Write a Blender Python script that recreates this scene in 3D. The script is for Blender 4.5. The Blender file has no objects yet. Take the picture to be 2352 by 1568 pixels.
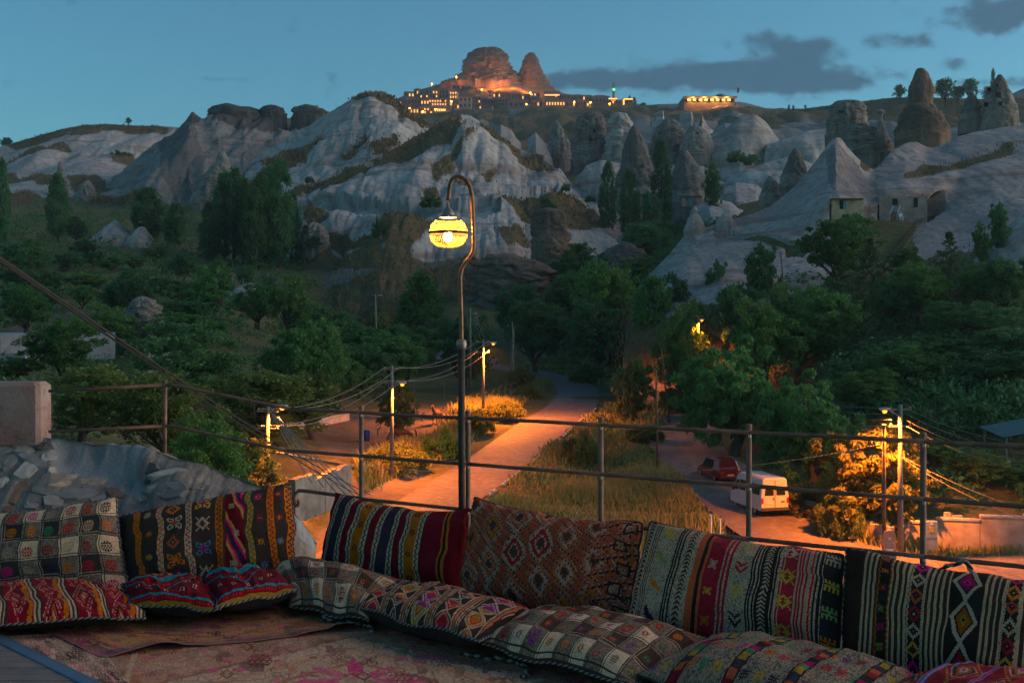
import bpy, bmesh, math, random
import numpy as np
from mathutils import Vector, Matrix

random.seed(7); RNG = np.random.default_rng(7)
SC = bpy.context.scene; COL = SC.collection
R = math.radians

# ---------------------------------------------------------------- camera, sky, sun, exposure
F, CX, HY, EZ, K = 2600.0, 1176.0, 746.0, 2.05, 1.2   # lens in units of a 2352 wide frame, horizon row, eye height, valley scale
cam = bpy.data.cameras.new('camera'); camo = bpy.data.objects.new('camera', cam); COL.objects.link(camo)
cam.sensor_width = 36.0; cam.lens = 36.0*F/2352.0; cam.shift_y = -(784.0-HY)/2352.0
cam.clip_start = 0.1; cam.clip_end = 20000.0
camo.location = (0, 0, EZ); camo.rotation_euler = (R(90), 0, 0); SC.camera = camo

SC.view_settings.view_transform = 'Standard'; SC.view_settings.look = 'None'
SC.view_settings.gamma = 1.0; SC.view_settings.exposure = 1.85
SC.render.engine = 'CYCLES'; SC.cycles.use_denoising = True
SC.cycles.max_bounces = 5; SC.cycles.diffuse_bounces = 3; SC.cycles.glossy_bounces = 2
SC.cycles.transparent_max_bounces = 6; SC.cycles.transmission_bounces = 3
SC.cycles.sample_clamp_indirect = 3.0; SC.cycles.caustics_reflective = False; SC.cycles.caustics_refractive = False

SUN_EL, SUN_ROT = 4.0, 84.0
world = bpy.data.worlds.new('World'); SC.world = world; world.use_nodes = True
wn, wl = world.node_tree.nodes, world.node_tree.links
bg = wn['Background']
sky = wn.new('ShaderNodeTexSky'); sky.sky_type = 'NISHITA'; sky.sun_disc = False
sky.sun_elevation = R(SUN_EL); sky.sun_rotation = R(SUN_ROT); sky.altitude = 1100; sky.ozone_density = 2.6
sky.air_density = 1.0; sky.dust_density = 0.6
tint = wn.new('ShaderNodeMix'); tint.data_type = 'RGBA'; tint.blend_type = 'MULTIPLY'; tint.inputs[0].default_value = 1.0
tint.inputs[7].default_value = (0.66, 1.03, 0.99, 1)
wl.new(sky.outputs[0], tint.inputs[6])
# dusk clouds: soft blue-grey banks with real directions in the sky (azimuth tangent, elevation tangent)
geo = wn.new('ShaderNodeTexCoord'); sep = wn.new('ShaderNodeSeparateXYZ'); wl.new(geo.outputs['Generated'], sep.inputs[0])
def wmath(op, a, b=None, c=None, clamp=False):
    n = wn.new('ShaderNodeMath'); n.operation = op; n.use_clamp = clamp
    for i, v in enumerate((a, b, c)):
        if v is None: continue
        if isinstance(v, (int, float)): n.inputs[i].default_value = v
        else: wl.new(v, n.inputs[i])
    return n.outputs[0]
ysafe = wmath('MAXIMUM', sep.outputs[1], 0.05)
az = wmath('DIVIDE', sep.outputs[0], ysafe); el = wmath('DIVIDE', sep.outputs[2], ysafe)
comb = wn.new('ShaderNodeCombineXYZ'); wl.new(az, comb.inputs[0]); wl.new(el, comb.inputs[1])
mp = wn.new('ShaderNodeMapping'); mp.inputs['Scale'].default_value = (1.0, 1.45, 1.0); wl.new(comb.outputs[0], mp.inputs[0])
nz = wn.new('ShaderNodeTexNoise'); nz.inputs['Scale'].default_value = 27.0; nz.inputs['Detail'].default_value = 7.0
nz.inputs['Roughness'].default_value = 0.62; wl.new(mp.outputs[0], nz.inputs[0])
nz2 = wn.new('ShaderNodeTexNoise'); nz2.inputs['Scale'].default_value = 9.0; nz2.inputs['Detail'].default_value = 3.0
wl.new(mp.outputs[0], nz2.inputs[0])
def blob(px, py, rx, ry, amt):
    dx = wmath('DIVIDE', wmath('SUBTRACT', az, (px-CX)/F), rx/F)
    dy = wmath('DIVIDE', wmath('SUBTRACT', el, (HY-py)/F), ry/F)
    d2 = wmath('ADD', wmath('MULTIPLY', dx, dx), wmath('MULTIPLY', dy, dy))
    return wmath('MULTIPLY', wmath('EXPONENT', wmath('MULTIPLY', d2, -1.0)), amt)
tot = None
for b in [(1330,188,170,22,1.0),(1560,178,200,30,1.15),(1760,172,190,42,1.2),(1880,185,150,28,1.0),(1850,112,85,30,.85),(1745,86,52,22,.80),
          (2020,90,50,22,.72),(2110,100,55,28,.74),(2250,38,110,42,.98),(2350,18,90,36,.9),(2185,148,36,18,.72),
          (2330,190,150,16,.7),(500,182,110,8,.52),(2560,120,120,40,.7),(2750,60,160,50,.7),(-320,120,180,20,.6)]:
    v = blob(*b); tot = v if tot is None else wmath('ADD', tot, v)
dens = wmath('ADD', tot, wmath('MULTIPLY', wmath('SUBTRACT', nz.outputs[0], 0.5), 3.0))
mr = wn.new('ShaderNodeMapRange'); mr.interpolation_type = 'SMOOTHSTEP'
wl.new(dens, mr.inputs[0]); mr.inputs[1].default_value = 0.26; mr.inputs[2].default_value = 1.05
cm = wn.new('ShaderNodeMix'); cm.data_type = 'RGBA'
wl.new(wmath('MULTIPLY', mr.outputs[0], 0.95), cm.inputs[0]); wl.new(tint.outputs[2], cm.inputs[6])
cm.inputs[7].default_value = (0.17, 0.46, 0.76, 1)
wl.new(cm.outputs[2], bg.inputs[0]); bg.inputs[1].default_value = 0.072

sun = bpy.data.lights.new('sun', 'SUN'); sun.energy = 1.0; sun.angle = R(80); sun.color = (1.0, 0.84, 0.76)
suno = bpy.data.objects.new('sun', sun); COL.objects.link(suno)
_sd = Vector((math.sin(R(SUN_ROT))*math.cos(R(SUN_EL)), math.cos(R(SUN_ROT))*math.cos(R(SUN_EL)), math.sin(R(SUN_EL))))
suno.rotation_euler = (-_sd).to_track_quat('-Z', 'Y').to_euler(); suno.location = (60, 20, 60)

# ---------------------------------------------------------------- helpers
def W(x, y, d):  return np.array([(x-CX)/F*d, d, EZ+(HY-y)/F*d])
def V(x, y, d):  return W(x, y, d*K)
def G(x, y, z=0.0):
    d = (EZ-z)*F/(y-HY); return W(x, y, d)
def topx(p):
    p = np.asarray(p, float); return CX+F*p[..., 0]/p[..., 1], HY-F*(p[..., 2]-EZ)/p[..., 1]

_perm = np.random.default_rng(3).permutation(256); _perm = np.concatenate([_perm]*3)
_val = np.random.default_rng(5).random(256)*2-1
def vnoise(p):
    p = np.asarray(p, float); i = np.floor(p).astype(int); f = p-i; f = f*f*f*(f*(f*6-15)+10)
    i &= 255; r = 0
    for dx in (0, 1):
        for dy in (0, 1):
            for dz in (0, 1):
                h = _perm[_perm[_perm[(i[..., 0]+dx) & 255]+((i[..., 1]+dy) & 255)]+((i[..., 2]+dz) & 255)]
                w = (f[..., 0] if dx else 1-f[..., 0])*(f[..., 1] if dy else 1-f[..., 1])*(f[..., 2] if dz else 1-f[..., 2])
                r = r+w*_val[h]
    return r
def fbm(p, o=4, gain=.5):
    p = np.asarray(p, float); a, s, r = 1.0, 0, 0
    for k in range(o):
        r = r+a*vnoise(p+17.3*k); s += a; a *= gain; p = p*2.03
    return r/s
def ridged(p, o=4):
    p = np.asarray(p, float); a, s, r = 1.0, 0, 0
    for k in range(o):
        r = r+a*(1-2*np.abs(vnoise(p+9.1*k))); s += a; a *= .5; p = p*2.1
    return r/s

def link(o, parent=None):
    COL.objects.link(o)
    if parent is not None: o.parent = parent
    return o
def tag(o, label=None, cat=None, group=None, kind=None):
    if label: o['label'] = label
    if cat: o['category'] = cat
    if group: o['group'] = group
    if kind: o['kind'] = kind
    return o
def empty(name, loc, label, cat, group=None, rz=0.0):
    o = bpy.data.objects.new(name, None); o.empty_display_size = .2; COL.objects.link(o)
    o.location = tuple(loc); o.rotation_euler = (0, 0, rz); return tag(o, label, cat, group)
def mesh_np(name, v, f, smooth=True):
    v = np.asarray(v, np.float32).reshape(-1, 3); f = np.asarray(f, np.int32); n = f.shape[1]
    me = bpy.data.meshes.new(name); me.vertices.add(len(v)); me.vertices.foreach_set('co', v.ravel())
    me.loops.add(f.size); me.loops.foreach_set('vertex_index', f.ravel())
    me.polygons.add(len(f)); me.polygons.foreach_set('loop_start', np.arange(0, f.size, n, dtype=np.int32))
    try: me.polygons.foreach_set('loop_total', np.full(len(f), n, np.int32))
    except Exception: pass
    me.update(calc_edges=True); me.validate()
    me.polygons.foreach_set('use_smooth', np.full(len(me.polygons), smooth, bool))
    return me
def grid_faces(nr, nc, wrap=False):
    r = np.arange(nr-1)[:, None]; c = np.arange(nc if wrap else nc-1)[None, :]; c2 = (c+1) % nc
    return np.stack([r*nc+c, r*nc+c2, (r+1)*nc+c2, (r+1)*nc+c], -1).reshape(-1, 4)
def vattr(me, name, vals):
    a = me.attributes.new(name, 'FLOAT', 'POINT'); a.data.foreach_set('value', np.asarray(vals, np.float32).ravel())
def obj(name, me, mat, parent=None, loc=None):
    o = bpy.data.objects.new(name, me)
    if mat is not None:
        if not me.materials: me.materials.append(mat)
    if loc is not None: o.location = tuple(loc)
    return link(o, parent)

class MB:                                   # small mesh builder: collects shapes, links them as one mesh object
    def __init__(s): s.v = []; s.f = []; s.m = []; s.cm = 0
    def add(s, vs, fs):
        b = len(s.v); s.v += [tuple(map(float, p)) for p in vs]; s.f += [tuple(b+i for i in f) for f in fs]; s.m += [s.cm]*len(fs)
    def box(s, c, sz, rz=0.0, taper=1.0, bev=0.0):
        x, y, z = [k/2 for k in sz]; cs, sn = math.cos(rz), math.sin(rz); vs = []
        if bev <= 0:
            for dz, t in ((-z, 1), (z, taper)):
                for dx, dy in ((-x, -y), (x, -y), (x, y), (-x, y)):
                    vs.append((c[0]+(dx*cs-dy*sn)*t, c[1]+(dx*sn+dy*cs)*t, c[2]+dz))
            s.add(vs, [(3, 2, 1, 0), (4, 5, 6, 7), (0, 1, 5, 4), (1, 2, 6, 5), (2, 3, 7, 6), (3, 0, 4, 7)])
        else:
            b = bev; rings = []
            for dz, ins in ((-z, b), (-z+b, 0), (z-b, 0), (z, b)):
                t = 1+(taper-1)*(dz+z)/(2*z); ring = []
                X, Y = x-ins, y-ins
                for dx, dy in ((-X+b, -Y), (X-b, -Y), (X, -Y+b), (X, Y-b), (X-b, Y), (-X+b, Y), (-X, Y-b), (-X, -Y+b)):
                    ring.append((c[0]+(dx*cs-dy*sn)*t, c[1]+(dx*sn+dy*cs)*t, c[2]+dz))
                rings.append(ring)
            vs = sum(rings, []); fs = [tuple(range(7, -1, -1)), tuple(range(24, 32))]
            for k in range(3):
                for i in range(8): fs.append((k*8+i, k*8+(i+1) % 8, k*8+8+(i+1) % 8, k*8+8+i))
            s.add(vs, fs)
    def tube(s, pts, r, n=8, cap=True):
        pts = [np.asarray(p, float) for p in pts]; m = len(pts); rr = r if hasattr(r, '__len__') else [r]*m
        T = []
        for i in range(m):
            t = pts[min(i+1, m-1)]-pts[max(i-1, 0)]; T.append(t/(np.linalg.norm(t)+1e-9))
        up = np.array([0, 0, 1.0]) if abs(T[0][2]) < .9 else np.array([1.0, 0, 0])
        a = np.cross(T[0], up); a /= np.linalg.norm(a); vs = []
        for i in range(m):
            a = a-T[i]*np.dot(a, T[i]); a /= np.linalg.norm(a)+1e-9; b = np.cross(T[i], a)
            for k in range(n):
                th = 2*math.pi*k/n; vs.append(pts[i]+rr[i]*(math.cos(th)*a+math.sin(th)*b))
        fs = [(i*n+k, i*n+(k+1) % n, (i+1)*n+(k+1) % n, (i+1)*n+k) for i in range(m-1) for k in range(n)]
        if cap: fs += [tuple(range(n-1, -1, -1)), tuple((m-1)*n+k for k in range(n))]
        s.add(vs, fs)
    def lathe(s, prof, c=(0, 0, 0), n=16):
        vs = [(c[0]+r*math.cos(2*math.pi*k/n), c[1]+r*math.sin(2*math.pi*k/n), c[2]+z) for r, z in prof for k in range(n)]
        fs = [(i*n+k, i*n+(k+1) % n, (i+1)*n+(k+1) % n, (i+1)*n+k) for i in range(len(prof)-1) for k in range(n)]
        s.add(vs, fs)
    def quad(s, a, b, c, d): s.add([a, b, c, d], [(0, 1, 2, 3)])
    def build(s, name, mats, parent=None, smooth=False, loc=None):
        me = bpy.data.meshes.new(name); me.from_pydata(s.v, [], s.f)
        mats = mats if isinstance(mats, (list, tuple)) else [mats]
        for m in mats: me.materials.append(m)
        me.polygons.foreach_set('material_index', s.m)
        if smooth: me.polygons.foreach_set('use_smooth', [True]*len(s.f))
        me.update(); return obj(name, me, None, parent, loc)

# ---------------------------------------------------------------- materials
MAT = {}
def nt(name):
    m = bpy.data.materials.new(name); m.use_nodes = True; MAT[name] = m
    t = m.node_tree; return m, t.nodes, t.links, t.nodes['Principled BSDF']
def nmix(n, l, fac, a, b, bt='MIX'):
    x = n.new('ShaderNodeMix'); x.data_type = 'RGBA'; x.blend_type = bt
    for i, v in ((0, fac), (6, a), (7, b)):
        if isinstance(v, (int, float)): x.inputs[i].default_value = v
        elif isinstance(v, tuple): x.inputs[i].default_value = (v+(1,))[:4]
        else: l.new(v, x.inputs[i])
    return x.outputs[2]
def nnoise(n, l, scale, detail=4, rough=.55, stretch=None, coord='Object', dist=0.0):
    tc = n.new('ShaderNodeTexCoord'); src = tc.outputs[coord]
    if stretch:
        mp = n.new('ShaderNodeMapping'); mp.inputs['Scale'].default_value = stretch; l.new(src, mp.inputs[0]); src = mp.outputs[0]
    t = n.new('ShaderNodeTexNoise'); t.inputs['Scale'].default_value = scale; t.inputs['Detail'].default_value = detail
    t.inputs['Roughness'].default_value = rough; t.inputs['Distortion'].default_value = dist; l.new(src, t.inputs[0]); return t.outputs[0]
def nramp(n, l, v, a, b):
    r = n.new('ShaderNodeMapRange'); r.inputs[1].default_value = a; r.inputs[2].default_value = b; r.clamp = True
    l.new(v, r.inputs[0]); return r.outputs[0]
def nbump(n, l, h, strength, dist, p):
    b = n.new('ShaderNodeBump'); b.inputs['Strength'].default_value = strength; b.inputs['Distance'].default_value = dist
    l.new(h, b.inputs['Height']); l.new(b.outputs[0], p.inputs['Normal'])
def nattr(n, name):
    a = n.new('ShaderNodeAttribute'); a.attribute_name = name; return a
def mat(name, col, rough=.85, var=.25, scale=6.0, metal=0.0, bump=0.0, bscale=40.0, second=None, spec=.3, bdist=.02):
    if name in MAT: return MAT[name]
    m, n, l, p = nt(name); h = nnoise(n, l, scale, 5)
    lo = tuple(c*(1-var) for c in col); hi = tuple(min(1, c*(1+var)) for c in col) if second is None else second
    c = nmix(n, l, nramp(n, l, h, .32, .68), lo, hi); l.new(c, p.inputs['Base Color'])
    p.inputs['Roughness'].default_value = rough; p.inputs['Metallic'].default_value = metal
    p.inputs['Specular IOR Level'].default_value = spec
    if bump: nbump(n, l, nnoise(n, l, bscale, 6), bump, bdist, p)
    return m
def emis(name, col, strength):
    if name in MAT: return MAT[name]
    m, n, l, p = nt(name); p.inputs['Base Color'].default_value = col+(1,)
    p.inputs['Emission Color'].default_value = col+(1,); p.inputs['Emission Strength'].default_value = strength; return m

def rock_mat(name, base, alt, dark, grass, scale=.06, streak=.5, bumpd=.5):
    m, n, l, p = nt(name)
    a = nnoise(n, l, scale, 5, coord='Object'); c = nmix(n, l, nramp(n, l, a, .35, .65), base, alt)
    s = nnoise(n, l, scale*9, 5, .6, stretch=(1, 1, .16)); c = nmix(n, l, nramp(n, l, s, .45, .68), c, tuple(k*.50 for k in base))
    bed = nnoise(n, l, scale*3, 5, .6, stretch=(.12, .12, 1.6)); c = nmix(n, l, nramp(n, l, bed, .53, .66), c, tuple(k*q for k, q in zip(alt, (.74, .64, .58))))
    rg = nnoise(n, l, scale*5, 6, .6, stretch=(1, 1, .38), dist=.35); rg.node.noise_type = 'RIDGED_MULTIFRACTAL'
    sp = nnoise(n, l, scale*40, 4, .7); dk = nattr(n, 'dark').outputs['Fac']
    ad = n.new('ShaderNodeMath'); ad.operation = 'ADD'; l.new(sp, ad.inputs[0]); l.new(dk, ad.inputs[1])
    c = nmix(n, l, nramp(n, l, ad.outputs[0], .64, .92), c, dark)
    vg = nattr(n, 'veg').outputs['Fac']; g2 = nnoise(n, l, scale*30, 5, .7)
    vv = n.new('ShaderNodeMath'); vv.operation = 'ADD'; l.new(vg, vv.inputs[0])
    gm = n.new('ShaderNodeMath'); gm.operation = 'MULTIPLY_ADD'; l.new(g2, gm.inputs[0]); gm.inputs[1].default_value = .9; gm.inputs[2].default_value = -.45
    l.new(gm.outputs[0], vv.inputs[1])
    gcol = nmix(n, l, nramp(n, l, nnoise(n, l, scale*8, 4), .4, .62), grass[0], grass[1])
    c = nmix(n, l, nramp(n, l, vv.outputs[0], .36, .66), c, gcol); l.new(c, p.inputs['Base Color'])
    p.inputs['Roughness'].default_value = .95; p.inputs['Specular IOR Level'].default_value = .15
    h = nmix(n, l, .5, rg, nnoise(n, l, scale*16, 8, .68)); nbump(n, l, h, .8, bumpd, p); return m
GRASS = ((.15, .092, .042), (.095, .078, .036))
TUFF = rock_mat('tuff_rock', (.46, .41, .375), (.35, .295, .265), (.12, .108, .10), GRASS, .05, bumpd=.8)
TUFF_PINK = rock_mat('pink_tuff_rock', (.43, .355, .325), (.33, .255, .235), (.11, .10, .095), GRASS, .12, bumpd=.5)
TUFF_GREY = rock_mat('grey_tuff_rock', (.30, .27, .24), (.215, .185, .165), (.075, .068, .064), GRASS, .08, bumpd=.7)
TUFF_BROWN = rock_mat('brown_tuff_rock', (.24, .17, .125), (.165, .115, .09), (.06, .05, .045), GRASS, .10, bumpd=.6)

def leaf_mat(name, a, b):
    m, n, l, p = nt(name); oi = n.new('ShaderNodeObjectInfo')
    c = nmix(n, l, nramp(n, l, nnoise(n, l, 1.3, 3), .35, .65), a, b)
    c = nmix(n, l, oi.outputs['Random'], c, tuple(k*.62 for k in a))
    fr = n.new('ShaderNodeMath'); fr.operation = 'MULTIPLY'; l.new(oi.outputs['Random'], fr.inputs[0]); fr.inputs[1].default_value = 7.3
    f2 = n.new('ShaderNodeMath'); f2.operation = 'FRACT'; l.new(fr.outputs[0], f2.inputs[0])
    c = nmix(n, l, nramp(n, l, f2.outputs[0], .45, 1.6), c, (a[0]*2.0, a[1]*1.05, a[2]*.7)); l.new(c, p.inputs['Base Color'])
    p.inputs['Roughness'].default_value = .65; p.inputs['Specular IOR Level'].default_value = .18
    tr = n.new('ShaderNodeBsdfTranslucent'); l.new(c, tr.inputs[0]); mx = n.new('ShaderNodeMixShader'); mx.inputs[0].default_value = .38
    l.new(p.outputs[0], mx.inputs[1]); l.new(tr.outputs[0], mx.inputs[2]); l.new(mx.outputs[0], n['Material Output'].inputs[0]); return m
LEAF = leaf_mat('leaf_green', (.085, .23, .062), (.14, .29, .075))
LEAF_D = leaf_mat('leaf_dark', (.064, .18, .070), (.098, .235, .084))
LEAF_Y = leaf_mat('leaf_olive', (.12, .17, .042), (.17, .215, .055))
LEAF_C = leaf_mat('needle', (.052, .125, .070), (.080, .16, .080))
BARK = mat('bark', (.085, .065, .05), .95, .35, 3, bump=.4, bscale=12)
SOD = (1.0, .22, .016)                      # sodium street light
# ---------------------------------------------------------------- ground sheet (thin-plate surface through surveyed heights)
ROAD_A = [(800,1300,52),(880,1235,57),(960,1180,61),(1065,1110,69),(1165,1040,78),(1255,970,91),(1322,918,110),(1322,890,122),(1275,868,132),(1200,850,145),(1120,838,155),(1030,824,167),(900,806,185)]
ROAD_B = [(1600,930,100),(1572,1010,84),(1622,1070,74),(1690,1130,66.5),(1780,1200,60),(1900,1260,55.5),(2100,1292,53),(2420,1290,53),(2800,1285,54)]
ROAD_C = [(1340,905,114),(1420,902,116),(1560,905,113),(1640,890,118)]
ROAD_D = [(900,1320,50.5),(1200,1330,50),(1500,1300,52),(1800,1275,54),(1980,1290,53)]
CP = [(-700,1500,12),(1176,4200,9),(3000,4200,9),(200,2000,25),(1176,2050,25),(2200,2050,25),(-200,1180,40),(300,1180,42),(600,1230,48),(1200,1290,50),(1600,1290,52),
      (760,1110,62),(850,1000,85),(900,935,100),(700,985,85),(560,1000,75),(1400,1100,72),(1330,1190,60),(1500,1180,62),(1450,1000,92),(1540,990,90),(1390,900,118),
      (100,812,115),(0,828,108),(250,830,112),(-300,810,115),(50,715,150),(300,690,165),(500,690,170),(100,620,210),(300,580,240),(200,462,400),(400,455,390),
      (650,600,250),(800,640,220),(1000,640,215),(1150,700,190),(1300,640,220),(1450,560,260),(1500,480,300),(1600,490,290),(1480,640,190),(1700,640,130),(1600,740,115),
      (1500,800,130),(1960,660,112),(2100,650,115),(2300,620,112),(2000,800,95),(1950,850,88),(2300,900,80),(2300,1000,70),(2200,1150,60),(2250,1245,56),(2065,1258,55),
      (2800,700,110),(2900,1000,70),(700,800,140),(500,830,105),(800,880,115),(-300,620,210),(-500,460,400),(0,405,600),(-700,400,620),(600,330,700),(1176,300,900),
      (1700,262,900),(2400,262,800),(3100,262,800),(-600,345,1100),(600,330,1150),(1700,262,1250),(2800,262,1250),(1150,760,170),(1000,720,185),(1300,720,175),
      (-800,560,2600),(600,560,2600),(1800,560,2600),(3200,560,2600)]
_pts = np.array([V(*p) for p in CP+[q for r in (ROAD_A, ROAD_B, ROAD_C, ROAD_D) for q in r]])
def _uv(X, Y): return np.stack([np.asarray(X)/np.asarray(Y), np.log(Y)*.45], -1)
def _phi(r2): return .5*r2*np.log(r2+1e-9)
_c = _uv(_pts[:, 0], _pts[:, 1]); _n = len(_c)
_t = (_pts[:, 2]-EZ)/_pts[:, 1]
_A = np.zeros((_n+3, _n+3)); _d = ((_c[:, None]-_c[None])**2).sum(-1); _A[:_n, :_n] = _phi(_d)+np.eye(_n)*2e-4
_A[:_n, _n] = 1; _A[:_n, _n+1:] = _c; _A[_n, :_n] = 1; _A[_n+1:, :_n] = _c.T
_w = np.linalg.solve(_A, np.concatenate([_t, np.zeros(3)]))
def tps(X, Y):
    q = _uv(X, Y); sh = q.shape[:-1]; q = q.reshape(-1, 2); out = np.empty(len(q))
    for s in range(0, len(q), 20000):
        b = q[s:s+20000]; d = ((b[:, None]-_c[None])**2).sum(-1); out[s:s+20000] = _phi(d)@_w[:_n]+_w[_n]+b@_w[_n+1:]
    return (out.reshape(sh)*np.asarray(Y)+EZ)
def resample(pts, step):
    pts = np.asarray(pts, float); out = []
    P = np.vstack([2*pts[0]-pts[1], pts, 2*pts[-1]-pts[-2]])
    for i in range(1, len(P)-2):
        n = max(2, int(np.linalg.norm(P[i+1]-P[i])/step))
        for k in range(n):
            t = k/n; a, b, c, d = P[i-1:i+3]
            out.append(.5*((2*b)+(-a+c)*t+(2*a-5*b+4*c-d)*t*t+(-a+3*b-3*c+d)*t**3))
    out.append(pts[-1]); return np.array(out)
ROADS = []
for pts, wd in ((ROAD_A, 2.75), (ROAD_B, 3.3), (ROAD_C, 1.7), (ROAD_D, 3.6)):
    c = resample([V(*p)[:2] for p in pts], 1.0); z = tps(c[:, 0], c[:, 1])
    for _ in range(6): z[1:-1] = (z[:-2]+z[1:-1]*2+z[2:])/4
    ROADS.append((c, z, wd))
def road_blend(X, Y, z):
    for c, rz, wd in ROADS:
        lo, hi = c.min(0)-9, c.max(0)+9
        m = (X > lo[0]) & (X < hi[0]) & (Y > lo[1]) & (Y < hi[1])
        if not m.any(): continue
        q = np.stack([X[m], Y[m]], -1); zz = z[m].copy()
        for s in range(0, len(q), 8000):
            d = ((q[s:s+8000, None]-c[None])**2).sum(-1); k = d.argmin(1); dd = np.sqrt(d[np.arange(len(k)), k])
            w = np.clip((dd-(wd+.8))/3.2, 0, 1); w = w*w*(3-2*w); zz[s:s+8000] = zz[s:s+8000]*w+(rz[k]-.10)*(1-w)
        z[m] = zz
    return z
def ground_z(X, Y):
    X = np.atleast_1d(np.asarray(X, float)); Y = np.atleast_1d(np.asarray(Y, float)); z = tps(X, Y)
    z = z+fbm(np.stack([X*.06, Y*.06, X*0], -1), 4)*np.clip(Y/160, .25, 3.0)
    return road_blend(X, Y, z)
def gz(x, d):                               # ground height under frame column x at (unscaled) depth d
    Y = d*K; X = (x-CX)/F*Y; return np.array([X, Y, ground_z(X, Y)[0]])
yy = np.concatenate([np.exp(np.arange(math.log(10.9), math.log(420), .0125)), np.exp(np.arange(math.log(420), math.log(2150), .05))])
uu = np.linspace(-.78, .78, 280)
GX = uu[None]*yy[:, None]; GY = np.repeat(yy[:, None], len(uu), 1)
GZ = ground_z(GX.ravel(), GY.ravel()).reshape(GX.shape)
m, n, l, p = nt('ground_soil')
a = nmix(n, l, nramp(n, l, nnoise(n, l, .12, 5), .38, .62), (.13, .112, .045), (.075, .085, .032))
a = nmix(n, l, nramp(n, l, nnoise(n, l, .9, 6, .7), .45, .75), a, (.20, .155, .085))
dirt = nmix(n, l, nramp(n, l, nnoise(n, l, .5, 6, .65), .35, .7), (.13, .10, .072), (.19, .155, .12))
l.new(nmix(n, l, nattr(n, 'dirt').outputs['Fac'], a, dirt), p.inputs['Base Color']); p.inputs['Roughness'].default_value = 1
p.inputs['Specular IOR Level'].default_value = .1; nbump(n, l, nnoise(n, l, 3, 8, .7), .8, .25, p)
me = mesh_np('ground', np.stack([GX, GY, GZ], -1), grid_faces(*GX.shape))
def inpoly(px, py, poly):
    r = np.zeros(px.shape, bool); n = len(poly)
    for i in range(n):
        (x1, y1), (x2, y2) = poly[i], poly[(i+1) % n]
        c = ((y1 > py) != (y2 > py)) & (px < (x2-x1)*(py-y1)/(y2-y1+1e-9)+x1); r ^= c
    return r
gpx, gpy = topx(np.stack([GX, GY, GZ], -1)); jn = fbm(np.stack([GX*.15, GY*.15, GX*0], -1), 4)*26
dirt = np.zeros(GX.shape)
for poly in ([(700,975),(800,955),(1060,925),(1080,1000),(960,1010),(880,1050),(760,1050)], [(780,1100),(1000,1090),(1000,1300),(700,1300)],
             [(1480,1190),(2400,1230),(2400,1500),(800,1500),(900,1200)], [(1750,1150),(1900,1190),(1960,1260),(1760,1230)],
             [(480,630),(640,630),(640,720),(520,720)], [(0,720),(330,690),(420,740),(0,770)], [(1940,800),(2100,810),(2100,860),(1940,850)], [(1560,690),(1680,690),(1640,730),(1560,730)],
             [(740,600),(1240,600),(1240,690),(740,690)]):
    dirt = np.maximum(dirt, inpoly(gpx+jn, gpy+jn*.5, poly)*1.0)
vattr(me, 'dirt', dirt*(GY < 330)); tag(obj('ground', me, m), kind='structure')

# roads: stone-block paving as sheets just above the ground
def road_mat(name, a, b, sc):
    m, n, l, p = nt(name); tc = n.new('ShaderNodeTexCoord')
    br = n.new('ShaderNodeTexBrick'); br.inputs['Scale'].default_value = sc; br.inputs['Mortar Size'].default_value = .03; br.inputs['Bias'].default_value = -.1
    br.inputs['Color1'].default_value = a+(1,); br.inputs['Color2'].default_value = b+(1,); br.inputs['Mortar'].default_value = (.13, .10, .085, 1)
    l.new(tc.outputs['UV'], br.inputs[0]); c = nmix(n, l, nramp(n, l, nnoise(n, l, .35, 7, .7), .32, .68), br.outputs[0], (.105, .083, .07))
    c = nmix(n, l, nramp(n, l, nnoise(n, l, 1.8, 6, .75), .5, .72), c, (.28, .23, .19)); l.new(c, p.inputs['Base Color'])
    p.inputs['Roughness'].default_value = .7; p.inputs['Specular IOR Level'].default_value = .3; nbump(n, l, br.outputs['Fac'], .5, -.03, p); return m
RM = road_mat('paving_blocks', (.23, .185, .165), (.19, .155, .138), 2.6)
for k, (c, rz, wd) in enumerate(ROADS):
    t = np.gradient(c, axis=0); t /= np.linalg.norm(t, axis=1, keepdims=True); nn = np.stack([t[:, 1], -t[:, 0]], -1)
    cols = np.linspace(-1, 1, 9); s = np.arange(len(c))
    ew = wd*(1+.10*fbm(np.stack([s*.12, s*0+k*9., s*0], -1), 3)); v = []
    for u in cols: v.append(np.concatenate([c+nn*(u*ew)[:, None], (rz+.02-.06*u*u+.006*k)[:, None]], 1))
    v = np.stack(v, 1); me = mesh_np('road', v, grid_faces(len(c), 9))
    uv = me.uv_layers.new(name='UVMap'); li = np.empty(len(me.loops), np.int32); me.loops.foreach_get('vertex_index', li)
    uvs = np.stack([np.repeat(s[:, None], 9, 1).ravel()*1.0, np.tile(cols*wd, len(c))*1.0], -1)[li]; uv.data.foreach_set('uv', uvs.astype(np.float32).ravel())
    tag(obj('road', me, RM), ['stone block road winding away between grass verges', 'side road with parked van leading under the trees', 'short paved link between the two roads', 'paved junction below the terrace'][k], kind='structure')

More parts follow.
